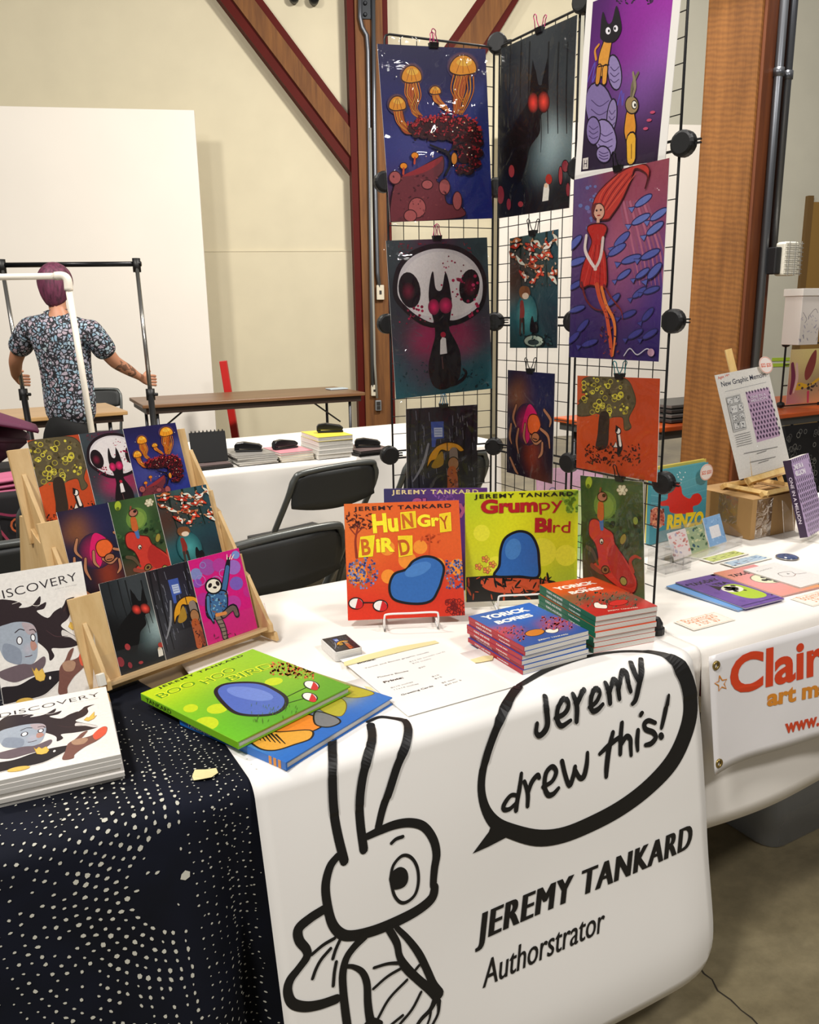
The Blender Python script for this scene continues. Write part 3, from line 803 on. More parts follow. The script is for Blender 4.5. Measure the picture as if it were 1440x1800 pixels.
hw = [
 (Z7([(470, 280), (475, 340), (478, 400), (465, 435), (440, 455), (425, 440), (430, 400)]), [9, 10, 10, 10, 9, 8, 7]),
 (Z7([(515, 375), (555, 355), (575, 325), (570, 290), (545, 295), (525, 340), (525, 390), (545, 410), (585, 385)]), [7, 8, 8, 7, 8, 8, 9, 8, 6]),
 (Z7([(598, 265), (615, 320), (612, 390)]), [8, 9, 8]), (Z7([(612, 330), (630, 280), (650, 245)]), [6, 8, 8]),
 (Z7([(672, 325), (705, 300), (722, 262), (712, 240), (690, 255), (680, 300), (685, 340), (710, 335), (735, 310)]), [6, 7, 7, 7, 8, 8, 8, 8, 6]),
 (Z7([(750, 215), (765, 260), (768, 305)]), [8, 9, 8]), (Z7([(768, 260), (785, 205), (800, 205), (808, 245), (812, 285)]), [6, 8, 8, 8, 7]),
 (Z7([(812, 240), (828, 165), (845, 165), (855, 215), (865, 250)]), [6, 8, 9, 8, 7]),
 (Z7([(870, 120), (885, 170), (905, 205)]), [9, 10, 8]), (Z7([(918, 105), (915, 170), (900, 240), (885, 290), (870, 308)]), [9, 10, 9, 8, 6]),
 (Z7([(358, 632), (350, 700), (340, 760), (335, 805)]), [6, 8, 8, 8]), (Z7([(345, 735), (310, 735), (280, 775), (278, 800), (305, 798), (335, 770)]), [6, 7, 8, 8, 7, 6]),
 (Z7([(372, 670), (388, 725), (388, 785)]), [7, 8, 7]), (Z7([(388, 730), (405, 675), (432, 640), (440, 652)]), [6, 8, 8, 7]),
 (Z7([(458, 695), (500, 668), (518, 625), (500, 600), (472, 630), (465, 690), (480, 730), (505, 728), (530, 700)]), [7, 7, 8, 8, 8, 8, 9, 8, 6]),
 (Z7([(545, 575), (560, 640), (580, 688), (598, 640), (605, 600)]), [8, 8, 8, 8, 7]), (Z7([(605, 615), (625, 650), (645, 645), (658, 590), (662, 535)]), [7, 8, 9, 8, 6]),
 (Z7([(780, 440), (760, 520), (750, 600), (748, 645)]), [7, 9, 9, 7]), (Z7([(718, 540), (760, 500), (805, 465)]), [6, 8, 7]), 
 (Z7([(822, 395), (815, 460), (812, 540)]), [7, 8, 7]), (Z7([(815, 500), (840, 460), (858, 470), (860, 510), (862, 545)]), [6, 8, 8, 7, 6]),
 (Z7([(895, 430), (890, 480), (892, 522)]), [7, 8, 6]), (Z7([(908, 358), (912, 352)]), 8),
 (Z7([(975, 395), (945, 385), (925, 400), (930, 425), (965, 440), (975, 465), (955, 490), (928, 498)]), [6, 7, 8, 8, 8, 8, 8, 6]),
 (Z7([(1038, 268), (1025, 330), (1008, 400), (1003, 418)]), [5, 8, 7, 6]), (Z7([(1000, 455), (1002, 458)]), 10),
]
strokes_obj('handwriting', hw, 'black brush lettering reading Jeremy drew this!')
def ban_text(name, txt, p0, p1, top0, bold, shear):
    """text whose baseline runs p0 -> p1; top0 is a photo point at cap height above p0"""
    a = Art(50, 50)
    U0 = np.array(ban_uv(*p0)); U1 = np.array(ban_uv(*p1)); T0 = np.array(ban_uv(*top0)); g, f, _ = glyphs(txt, 0.0, 1.15 if bold else 1.0)
    up = T0 - U0; ax = (U1 - U0) / np.hypot(*(U1 - U0)); hh = np.hypot(*up)
    for sft in ((-0.066, -0.044, -0.022, 0, 0.022, 0.044, 0.066) if bold else (-0.012, 0.012)):
        a._emit([tuple(U0 + (U1 - U0) * q[0] + up * q[1] + ax * hh * sft) for q in g], f, lin('100e0e'))
    return a.build(name, bt, attr_mat('black_print', 0.5), lambda u, s, l: ban(u, s, 0.0015 + l))
ban_text('bold_lettering', 'JEREMY TANKARD', Z7([(163, 1425)])[0], Z7([(1148, 978)])[0], Z7([(178, 1285)])[0], 0.001, 0)
ban_text('thin_lettering', 'Authorstrator', Z7([(186, 1638)])[0], Z7([(742, 1368)])[0], Z7([(200, 1502)])[0], 0.0, 0)
# masking tape holding the price list and the banner
# ================================================================== PICTURES (vector prints)
Q_JELLY = [(55, 180), (518, 203), (548, 925), (100, 942)]
def d_jelly(a):
    a.bg([(60, 200, '1a1540', 160), (300, 220, '1d1848', 160), (500, 240, '23215a', 160), (110, 400, '2a2a70', 130), (300, 560, '2b2d78', 130), (510, 420, '4a559a', 60), (500, 620, '33408f', 110),
          (480, 850, '232f86', 150), (200, 620, '4a4f94', 90), (100, 680, '2d3482', 90), (140, 860, '5a2c3c', 120), (350, 900, '2a2f78', 70)])
    def jelly(x, y, rx, ry, tails):
        a.glow(x, y, rx * 1.25, ry * 1.35, 'e08a1e', '2a2358')
        e_ = tails[0][-1]; m_ = tails[0][len(tails[0]) // 2]
        a.stroke([(x, y + ry * 0.5), m_, e_], [rx * 1.25, rx * 0.85, rx * 0.3], '4a1a0c'); a.stroke([(x, y + ry * 0.5), m_, e_], [rx * 1.05, rx * 0.65, rx * 0.2], 'b8501a')
        for t in tails:
            for q_ in (-0.16, 0.0, 0.17):
                tt = [(p_[0] + q_ * rx * (1.6 - i_ * 0.3), p_[1]) for i_, p_ in enumerate(t)]
                a.stroke(tt, [7, 6, 5, 4, 3][:len(t)], '3a120c'); a.stroke(tt, [4.5, 4, 3, 2.5, 2][:len(t)], 'e0781e' if q_ else 'f0a02c')
        a.poly([(x - rx, y + ry * 0.45), (x - rx * 0.9, y - ry * 0.3), (x - rx * 0.4, y - ry * 0.9), (x + rx * 0.3, y - ry * 0.95), (x + rx * 0.9, y - ry * 0.35), (x + rx, y + ry * 0.5), (x + rx * 0.4, y + ry * 0.75), (x - rx * 0.4, y + ry * 0.8)], 'eb9a22', True, line='3a1608', lw=4)
        a.ell(x + rx * 0.1, y - ry * 0.35, rx * 0.6, ry * 0.35, 'f6bf45')
        for k in (-0.5, 0, 0.5): a.stroke([(x + k * rx, y + ry * 0.6), (x + k * rx * 0.6, y - ry * 0.1), (x + k * 0.2 * rx, y - ry * 0.7)], 2.2, '9a4a10')
    jelly(200, 312, 42, 40, [[(185, 345), (180, 390), (195, 420), (205, 470), (225, 490)], [(205, 350), (215, 400), (200, 450), (230, 480)], [(218, 345), (230, 400), (215, 450), (240, 485)]])
    jelly(420, 275, 56, 46, [[(395, 310), (380, 370), (395, 420), (385, 470)], [(415, 315), (400, 390), (420, 430), (395, 475)], [(435, 315), (440, 370), (420, 430), (410, 480)], [(450, 320), (452, 380), (435, 430), (415, 470)]])
    jelly(300, 378, 24, 20, [[(295, 395), (300, 420), (325, 440), (350, 465)], [(305, 395), (320, 420), (345, 445), (360, 470)]])
    jelly(136, 435, 36, 34, [[(130, 465), (140, 510), (165, 540), (200, 560)], [(145, 465), (150, 500), (185, 535), (215, 545)]])
    clump = [(205, 535, 26), (235, 515, 30), (265, 520, 34), (300, 515, 34), (340, 505, 38), (375, 520, 36), (410, 515, 38), (445, 525, 34), (470, 555, 30), (478, 595, 28), (480, 640, 26), (470, 685, 26), (440, 715, 24), (405, 715, 20), (250, 560, 24), (290, 565, 28), (330, 560, 32), (375, 565, 34), (420, 570, 34), (440, 615, 34), (425, 660, 30), (395, 610, 24), (215, 560, 18)]
    for x, y, r in clump: a.ell(x, y + 4, r, r * 0.8, '3a0a10', line='1c0508', lw=3, n=14)
    for x, y, r in clump: a.dots(9, (x - r, y - r, x + r, y + r * 0.3), 3, 8, ['8c1a24', '6a121c', 'a3242c'], 0.6)
    a.dots(120, (200, 530, 490, 720), 3, 9, ['1c0609', '2c080e', '4a0e16'], 0.6, inside=lambda x, y: not (x < 380 and y > 590))
    for x, y, r in clump[:9]: a.dots(7, (x - r, y - r * 0.9, x + r, y - r * 0.2), 4, 8, ['c03030', 'a82830'], 0.6)
    a.dots(16, (240, 490, 470, 660), 2, 4, ['f6c9a0', 'ffe6c8'])
    a.stroke([(275, 610), (320, 630), (350, 645), (360, 690), (340, 740)], [8, 12, 14, 12, 9], '120a14')
    a.stroke([(345, 650), (390, 610), (420, 600)], [10, 8, 4], '120a14'); a.stroke([(355, 690), (390, 650), (400, 640)], [8, 6, 3], '120a14')
    a.ell(378, 668, 13, 26, 'dd8a26', line='2a1008', lw=3)
    a.poly([(95, 900), (115, 790), (150, 745), (215, 715), (300, 668), (330, 660), (330, 720), (300, 760), (330, 790), (345, 860), (400, 870), (405, 922), (105, 942)], '6a2c34', True, line='2a0c12', lw=4)
    a.poly([(150, 745), (215, 712), (260, 690), (325, 660), (310, 690), (240, 730)], '8e2a30', True)
    for (x, y, rx, ry) in ((215, 880, 38, 44), (185, 915, 28, 26), (335, 790, 24, 34), (390, 850, 20, 40), (120, 750, 26, 28), (260, 780, 24, 20)):
        a.ell(x, y, rx, ry, 'a05050', line='3a1218', lw=4)
    a.dots(40, (110, 740, 340, 930), 3, 8, ['4a1c24', '7d3a3e'], 0.6)
    for (x, y) in ((158, 700), (207, 655)):
        a.ell(x, y, 16, 14, 'e0851e', line='3a1608', lw=3); a.stroke([(x, y + 10), (x - 2, y + 34)], 9, 'b8452a')
    a.dots(6, (60, 200, 520, 640), 2, 4, ['f0ece0'])

Q_DARK = [(580, 208), (900, 60), (866, 878), (562, 920)]
def d_dark(a):
    a.bg([(600, 240, '22262a', 100), (740, 150, '3b4044', 110), (880, 120, '2a2e31', 90), (650, 420, '2b2f33', 70), (740, 520, '55605f', 50), (830, 330, '3a4043', 60), (850, 480, '2a2f30', 60), (600, 560, '0c0b0c', 90),
          (690, 600, '0c0a0b', 80), (800, 600, 'b4c8ca', 62), (760, 660, '8aa2a6', 60), (840, 640, '5b6e70', 50), (720, 690, '37474a', 50), (640, 800, '0e1214', 110), (800, 830, '15191b', 110), (580, 870, '121316', 80)])
    for x in (620, 665, 700, 780, 822, 860): a.stroke([(x, 180), (x - 6, 380), (x - 4, 560)], [9, 7, 4], '17191b')
    a.poly([(570, 700), (600, 590), (640, 510), (690, 430), (705, 350), (722, 290), (735, 352), (752, 352), (766, 300), (775, 380), (772, 450), (745, 490), (740, 560), (700, 620), (680, 700), (640, 780)], '0a0809', True)
    a.poly([(700, 370), (712, 250), (735, 350)], '0a0809'); a.poly([(750, 350), (775, 240), (780, 380)], '0a0809')
    a.glow(714, 432, 24, 44, 'ff4a3c', '24090a'); a.glow(758, 428, 26, 46, 'ff5040', '2a0c0c')
    a.stroke([(745, 470), (748, 560), (745, 640)], [4, 3, 2], '0b0b0c')
    for i, (x, y, rx, ry) in enumerate(((575, 820, 16, 40), (622, 720, 13, 28), (850, 700, 15, 26), (830, 740, 9, 40), (610, 860, 10, 26), (660, 860, 12, 14), (862, 800, 9, 30))): a.ell(x, y, rx, ry, 'a8393c' if i % 2 else '8c2b34', line='1a0a0c', lw=3)
    a.poly([(752, 850), (758, 790), (765, 772), (778, 770), (782, 800), (778, 845)], 'ece8dc'); a.ell(780, 755, 14, 22, 'b03428'); a.ell(768, 782, 8, 10, 'e6c7a6')

Q_PURP = [(970, 58), (1282, -50), (1247, 578), (935, 655)]
def d_purp(a):
    a.bg([(1000, 70, '4a1560', 110), (1150, 60, '8d1f97', 110), (1260, 40, 'a02aa6', 110), (1230, 180, '9a58b4', 70), (1150, 180, '86288f', 90), (1000, 250, '5a1f70', 90), (1180, 330, '7f4f9c', 90), (1100, 400, '5a3674', 70), (1230, 430, '4b2a58', 90),
          (1150, 520, '32203a', 80), (960, 560, '271a30', 90), (1100, 600, '2a1c33', 100), (1230, 560, '241728', 80), (960, 400, '40245a', 60)])
    a.dots(46, (1020, -10, 1200, 60), 5, 11, ['241129', '3a1742'], 0.45)
    for pts in ([(955, 330), (985, 260), (975, 330), (1000, 280), (992, 350)], [(1080, 400), (1095, 350), (1100, 400), (1105, 360)]): a.stroke(pts, 5, '5b4fb0')
    rock = ['8f7fb0', '7d6c9f', '8a7aa8']
    for i, (x, y, rx, ry, ro) in enumerate(((1065, 290, 28, 60, -10), (1008, 420, 58, 92, -12), (1060, 440, 20, 60, 5), (1035, 520, 46, 66, -15), (985, 500, 30, 50, 0), (1030, 580, 30, 30, 0))):
        a.ell(x, y, rx, ry, rock[i % 3], ro, line='1a1024', lw=5)
        for k in range(3): a.stroke([(x - rx * 0.6, y - ry * 0.3 + k * ry * 0.35), (x, y - ry * 0.1 + k * ry * 0.33), (x + rx * 0.65, y - ry * 0.35 + k * ry * 0.36)], 3, '4a3a66')
    a.stroke([(1035, 185), (1022, 240), (1018, 285)], [46, 58, 50], '1d1114'); a.stroke([(1035, 190), (1022, 240), (1018, 282)], [38, 50, 42], 'd9963a'); a.stroke([(1003, 280), (998, 328)], [30, 26], '1d1114', smooth=False); a.stroke([(1003, 280), (998, 325)], [22, 19], 'c98430', smooth=False); a.stroke([(1028, 280), (1026, 326)], [30, 26], '1d1114', smooth=False); a.stroke([(1028, 280), (1026, 323)], [22, 19], 'd9963a', smooth=False)
    a.stroke([(1000, 275), (1042, 265)], 4, '2a160c', smooth=False); a.stroke([(990, 250), (985, 220), (1000, 200)], [10, 9, 8], 'd08a30')
    a.poly([(1004, 165), (1012, 90), (1032, 126), (1050, 120), (1066, 68), (1084, 112), (1088, 150), (1066, 184), (1035, 192), (1012, 184)], '18131a', True)
    a.ell(1036, 152, 10, 12, 'eeeaf2'); a.ell(1066, 143, 9, 11, 'eeeaf2'); a.ell(1039, 152, 4, 5, '111111'); a.ell(1063, 143, 4, 5, '111111')
    a.stroke([(1134, 428), (1136, 475), (1138, 508)], [44, 58, 48], '1d1114'); a.stroke([(1134, 430), (1136, 475), (1138, 506)], [36, 50, 40], 'd98f2e')
    a.stroke([(1142, 512), (1145, 582)], [48, 44], '1d1114', smooth=False); a.stroke([(1142, 514), (1145, 580)], [40, 36], 'e0a832', smooth=False); a.stroke([(1144, 530), (1146, 580)], 3, '5a3a10', smooth=False)
    a.ell(1140, 395, 26, 30, '9a8258', line='1d1412', lw=4); a.stroke([(1135, 365), (1142, 320), (1160, 285)], [8, 14, 10], '6f6450'); a.stroke([(1142, 368), (1150, 330), (1140, 285)], [8, 12, 8], '8c8064')
    a.ell(1150, 393, 10, 14, 'f0ece0', line='1d1412', lw=3); a.ell(1153, 394, 4, 6, '15110f')
    for (x, y) in ((1210, 440), (1222, 412), (1198, 470)): a.ell(x, y, 10, 5, 'c04a6a', -15)
    a.poly([(945, 605), (968, 598), (968, 640), (945, 645)], 'cfc7c0'); a.stroke([(952, 612), (950, 636)], 3, '2a1c33', smooth=False); a.stroke([(962, 609), (961, 634)], 3, '2a1c33', smooth=False); a.stroke([(951, 624), (962, 621)], 3, '2a1c33', smooth=False)

Q_SKULL = [(100, 100), (520, 92), (540, 725), (128, 775)]
def d_skull(a):
    a.bg([(110, 120, '3a4348', 100), (300, 105, '4a2c40', 80), (500, 110, '2f4248', 100), (120, 350, '2f3238', 90), (515, 350, '3a3a44', 80), (150, 500, '3a3640', 90), (250, 520, 'a8285a', 60), (430, 520, '9a2550', 60), (500, 480, '4a3a4a', 60),
          (140, 650, '2b4c55', 80), (220, 640, '4d3448', 70), (480, 620, '21525c', 90), (140, 750, '1f5c66', 90), (400, 720, '1c525c', 90), (530, 700, '1a5c68', 80)])
    for _ in range(60):
        x, y = a.rs.uniform(110, 520), a.rs.uniform(440, 640); a.stroke([(x, y), (x + a.rs.uniform(-34, 34), y + a.rs.uniform(-20, 20))], 1.3, a.rs.choice(['5b5560', '6a4a5c', '466068']), smooth=False, cap=False); a.layer -= 0.8
    a.dots(70, (150, 110, 460, 160), 3, 7, ['8a1c30', '6a1a2c'], 0.4)
    a.dots(60, (140, 600, 530, 740), 4, 9, ['123038', '16383f'], 0.4)
    a.poly([(136, 330), (146, 230), (195, 165), (265, 132), (330, 125), (405, 140), (470, 185), (505, 250), (508, 330), (486, 385), (434, 425), (380, 445), (330, 440), (290, 455), (240, 435), (185, 395)], 'd9d2d4', True, 6, line='1d0d14', lw=20)
    a.poly([(160, 330), (172, 240), (220, 180), (300, 150), (385, 160), (455, 210), (486, 280), (482, 350), (425, 405), (340, 420), (230, 405)], 'e6dfde', True, 6)
    a.ell(195, 307, 46, 76, '190a10', -8); a.glow(190, 312, 30, 40, '7a1834', '190a10'); a.ell(446, 293, 42, 72, '190a10', 8); a.glow(448, 295, 30, 42, '6e1632', '190a10')
    a.dots(34, (330, 240, 480, 430), 3, 8, ['b51d4c', 'd0386a', '9a1640']); a.dots(20, (150, 370, 300, 450), 3, 7, ['8a1438', 'b51d4c']); a.dots(14, (330, 150, 450, 260), 2, 4, ['b51d4c', '7a2a40'])
    a.poly([(275, 320), (285, 250), (296, 232), (305, 300), (330, 305), (345, 235), (358, 262), (368, 320), (372, 370), (365, 420), (360, 470), (385, 520), (405, 570), (408, 640), (395, 690), (340, 730), (290, 715), (270, 640), (285, 560), (300, 500), (295, 440), (280, 380)], '150c10', True, 4)
    a.glow(296, 378, 24, 34, 'f0276e', '7a1a3c'); a.glow(346, 372, 28, 34, 'f02a70', '7a1a3c')
    a.stroke([(300, 455), (250, 450), (200, 420)], [16, 10, 6], '150c10'); a.stroke([(355, 455), (400, 440), (440, 420)], [14, 9, 5], '150c10')
    a.stroke([(300, 700), (360, 712), (410, 690), (430, 660), (418, 642)], [8, 14, 14, 12, 8], '150c10')
    a.poly([(320, 580), (322, 520), (330, 505), (345, 510), (350, 575)], 'e8e2e0'); a.ell(334, 495, 11, 12, 'b02038')
    a.stroke([(328, 590), (332, 640)], 5, '5a3a3a'); 

Q_KOI = [(615, 90), (825, 52), (812, 558), (614, 560)]
def d_koi(a):
    a.bg([(630, 110, '2a4a4a', 60), (720, 90, '3a5a5a', 60), (810, 80, '2a5060', 60), (640, 200, '4a2a20', 60), (740, 220, '3a3a30', 60), (800, 220, '25464c', 60), (640, 320, '4a3326', 50), (720, 330, '1f4a52', 60), (800, 340, '1d3f4a', 60),
          (650, 420, '256068', 60), (760, 430, '22303a', 60), (800, 500, '1c2f38', 60), (640, 540, '14393c', 60), (720, 520, '1f4f54', 60)])
    for x in (665, 720, 775): a.stroke([(x, 60), (x - 4, 180), (x, 300)], [12, 9, 5], '11261f')
    for k in range(30):
        x, y = a.rs.uniform(628, 815), a.rs.uniform(95, 275); an = a.rs.uniform(0, 6.28); L = a.rs.uniform(16, 30); c = a.rs.choice(['c9402a', 'e0e0d0', 'b8321f', 'd9472c', 'efe6da', 'd86a30', 'c06a3a', 'a84a2a'])
        p = [(x - L * math.cos(an), y - L * math.sin(an)), (x + 5 * math.sin(an), y - 5 * math.cos(an)), (x + L * math.cos(an), y + L * math.sin(an))]
        a.stroke(p, [5, 20, 9], '2a140c'); a.stroke(p, [3, 15, 6], c); a.ell(x, y, 5, 7, 'f0e6d8' if c[0] in 'cbda' else 'd04a2a', math.degrees(an)); a.stroke([p[0], (p[0][0] - 9 * math.cos(an + 0.6), p[0][1] - 9 * math.sin(an + 0.6))], 6, 'c88a60', smooth=False)
    a.dots(60, (620, 90, 820, 300), 2, 5, ['7a3a24', '1a3a38', 'e0b89a'], 0.6)
    a.glow(690, 420, 46, 90, '4aa0a0', '21585e')
    a.stroke([(670, 370), (672, 410), (668, 440)], [20, 26, 22], '8a2a22'); a.stroke([(665, 440), (662, 500)], [13, 10], '3a3530', smooth=False); a.stroke([(676, 440), (678, 498)], [13, 10], '2f2a26', smooth=False)
    a.ell(682, 328, 22, 26, '8a5a34'); a.ell(686, 340, 14, 14, 'e8d0b8'); a.poly([(660, 330), (668, 300), (700, 302), (706, 335), (690, 325)], '7a4a2a', True)
    a.poly([(705, 490), (708, 440), (716, 425), (722, 450), (732, 448), (738, 470), (732, 492)], '0c0e12', True)
    a.ell(720, 530, 42, 26, '9aa898', line='14201e', lw=5); a.ell(718, 535, 24, 12, '2a3a3a'); a.dots(20, (700, 500, 812, 555), 3, 8, ['13201f', '2a4a4a'], 0.6)

Q_MER = [(880, -157), (1290, -244), (1242, 612), (872, 600)]
def d_mer(a):
    a.bg([(900, -130, '5a4a7a', 110), (1050, -170, '8a3a50', 100), (1250, -200, '9a4a58', 120), (920, 0, '6a4a78', 100), (1150, -40, 'a04a62', 110), (1260, 0, '8a4060', 100), (900, 150, '5a3a70', 100), (1120, 130, 'b0607e', 90), (1220, 160, '6a4488', 100),
          (900, 350, '4a2f68', 110), (1120, 300, '8a4a74', 90), (1220, 360, '4a3080', 110), (900, 560, '2a1c5a', 110), (1080, 520, '3a2058', 110), (1220, 560, '2a1a5c', 120)])
    for k in range(9): a.stroke([(1080 + 14 * k, -60), (1120 + 18 * k, 150), (1150 + 16 * k, 300)], [10, 8, 3], 'b86a84' if k % 2 else '9a5672', cap=False)
    a.dots(14, (890, -150, 1000, 60), 5, 12, ['6a76b0', '7c6aa0'])
    rs = a.rs
    fish = [(1180, -60), (1245, 0), (1170, 20), (1090, 105), (1070, 150), (1130, 190), (1210, 170), (1100, 255), (1230, 60), (1165, 330), (1215, 320), (1200, 420), (1120, 420), (900, 200), (895, 300), (905, 400), (930, 470), (890, 520), (960, 540), (1150, 500), (1210, 500), (890, 120), (1060, 360), (1180, 250), (1230, 240)]
    for i, (x, y) in enumerate(fish):
        s = 1.0 if y < 250 else 0.8; an = rs.uniform(-50, -20); c = ['6a7ac0', '5a64b0', '4a4f9a', '3f3c88'][min(3, int((y + 60) / 160))]
        a.ell(x, y, 44 * s, 15 * s, c, an, line='2a2458', lw=4)
        ca, sa = math.cos(R(an)), math.sin(R(an)); tx, ty = x - 44 * s * ca, y - 44 * s * sa
        a.poly([(tx, ty), (tx - 26 * s * ca + 14 * s * sa, ty - 26 * s * sa - 14 * s * ca), (tx - 26 * s * ca - 14 * s * sa, ty - 26 * s * sa + 14 * s * ca)], c, line='2a2458', lw=3)
    # hair
    a.poly([(965, -30), (985, -90), (1040, -150), (1110, -200), (1180, -220), (1210, -190), (1190, -110), (1200, -170), (1150, -200), (1130, -150), (1090, -60), (1050, 0), (1030, 20), (975, 15)], 'c23a30', True, line='5a1214', lw=5)
    for k in range(7): a.stroke([(985 + 8 * k, -20), (1010 + 14 * k, -100), (1080 + 12 * k, -180)], [3, 4, 2], '7c1a1c' if k % 2 else 'dd5a44', cap=False)
    a.ell(995, -15, 24, 36, 'd9a890', line='3a1a18', lw=4)
    a.poly([(968, 10), (962, -30), (975, -50), (985, -52), (976, -20)], '6a2a2a', True); a.ell(985, -20, 4, 5, '2a1416'); a.ell(1003, -22, 4, 5, '2a1416'); a.stroke([(989, 2), (1000, 1)], 4, '9a1c20', smooth=False)
    a.stroke([(992, 20), (992, 45)], 16, 'd9a890', smooth=False)
    a.poly([(945, 60), (965, 40), (1010, 38), (1030, 55), (1020, 90), (1005, 120), (1025, 170), (1032, 250), (1030, 300), (1010, 310), (960, 300), (920, 310), (925, 230), (955, 150), (965, 110)], 'b8261f', True, line='4a0c10', lw=5)
    for k in range(5): a.stroke([(975 + 8 * k, 130), (955 + 16 * k, 220), (935 + 22 * k, 300)], 3, '7a1216' if k % 2 else 'd8483a')
    a.stroke([(942, 90), (938, 150), (962, 200), (985, 232)], [14, 15, 14, 12], 'e2d2cc'); a.stroke([(1014, 100), (1008, 160), (998, 200), (980, 232)], [14, 15, 14, 12], 'd8c4be')
    a.stroke([(925, 290), (945, 360), (985, 400), (1040, 405)], [12, 9, 6, 4], '6a1c24'); a.stroke([(1020, 300), (1050, 350), (1090, 400), (1100, 440)], [10, 7, 5, 3], '7a2026')
    a.stroke([(990, 300), (1005, 360), (1030, 420), (1040, 470), (1050, 540), (1055, 590)], [22, 20, 18, 18, 18, 12], 'c9502c'); a.stroke([(1010, 310), (1030, 380), (1060, 440), (1068, 500), (1060, 590)], [14, 14, 14, 12, 6], 'e07a34')
    a.dots(30, (1000, 380, 1080, 600), 3, 8, ['3a1420', '8a2c24'], 0.5)
    a.stroke([(1105, 590), (1130, 560), (1160, 585), (1200, 560), (1225, 580)], 4, 'c8c4cc'); a.ell(1216, 575, 14, 16, 'b08a9c')

Q_CREAT = [(615, 648), (820, 662), (782, 1130), (592, 1078)]
def d_creat(a):
    a.bg([(640, 680, '1c1a38', 70), (740, 690, '20204a', 70), (800, 700, '181a3c', 60), (660, 750, 'a0602a', 45), (700, 760, '3a2a48', 40), (760, 780, '26264e', 50), (640, 880, '241f38', 60), (770, 900, '1c1a30', 60), (700, 1010, '9a3a1c', 40),
          (650, 1000, '1a1626', 50), (750, 1040, '1c1626', 50), (640, 1080, '1a1428', 50), (730, 1100, '5a2a1c', 40)])
    a.glow(690, 880, 55, 90, 'c01a5a', '241f38')
    a.poly([(690, 810), (712, 800), (735, 860), (700, 930), (680, 960), (665, 900)], 'd81a66', True)
    a.poly([(690, 870), (705, 840), (735, 845), (745, 890), (720, 920), (695, 915)], 'e8662a', True, line='5a1c10', lw=4)
    for pts in ([(645, 800), (630, 850), (640, 890)], [(650, 900), (640, 950), (645, 1000)], [(620, 880), (612, 930), (618, 960)], [(765, 820), (790, 860), (785, 890)], [(745, 900), (775, 930), (780, 980)], [(700, 930), (720, 960), (745, 950)], [(610, 1020), (630, 1070), (640, 1085)], [(750, 960), (745, 1000), (730, 1020)], [(680, 880), (672, 930), (680, 960)]):
        a.stroke(pts, [13, 15, 8], '140c10'); a.stroke(pts, [9, 11, 5], 'b57a58')
    a.ell(722, 935, 17, 20, 'b57048', line='1c0c0c', lw=4); a.stroke([(712, 940), (728, 945)], 4, '3a1414', smooth=False)

Q_ORANGE = [(910, 670), (1258, 684), (1226, 1122), (888, 1062)]
def d_orange(a):
    a.bg([(930, 720, 'c05024', 90), (1200, 720, 'b8441e', 90), (1200, 900, 'c44a20', 100), (920, 900, 'c8501f', 90), (920, 1040, 'bf4519', 90), (1150, 1080, 'b83f18', 110), (1050, 1000, 'b84a20', 80)])
    a.poly([(930, 690), (990, 672), (1060, 674), (1120, 690), (1145, 740), (1150, 790), (1120, 850), (1128, 890), (1100, 900), (1095, 850), (1060, 845), (1030, 850), (985, 830), (950, 840), (905, 840), (893, 810), (925, 780), (945, 750)], '5d5238', True, line='463c28', lw=4)
    a.dots(150, (900, 680, 1140, 860), 4, 12, ['6b6040', '4f452c', '77683e', '5a4c30'], 0.8, inside=lambda x, y: (x - 1030) ** 2 / 13500 + (y - 760) ** 2 / 8800 < 1)
    a.rings(30, (920, 690, 1130, 830), 6, 11, 3.2, ['c9b838', 'ddd04a', 'a89a38'])
    a.dots(26, (900, 680, 1120, 840), 4, 8, ['d9cc48', 'b8a83a'])
    a.poly([(1000, 830), (1036, 830), (1034, 900), (1022, 975), (976, 980), (985, 920)], '33271d', True)
    a.dots(150, (930, 960, 1160, 1050), 3, 9, ['4a2216', '2f1812', '6a2c18'], 0.5)
    a.stroke([(1072, 925), (1078, 970), (1070, 1000)], [18, 26, 16], '1a1414'); a.stroke([(1076, 920), (1080, 965)], [10, 12], 'e8e0d4', smooth=False)
    a.ell(1073, 905, 11, 14, 'eae4da', line='1a1414', lw=4); a.poly([(1062, 905), (1064, 880), (1076, 888), (1068, 912)], '1a1414')
    a.poly([(1048, 975), (1062, 950), (1068, 975)], 'd8d0c4', line='1a1414', lw=3)

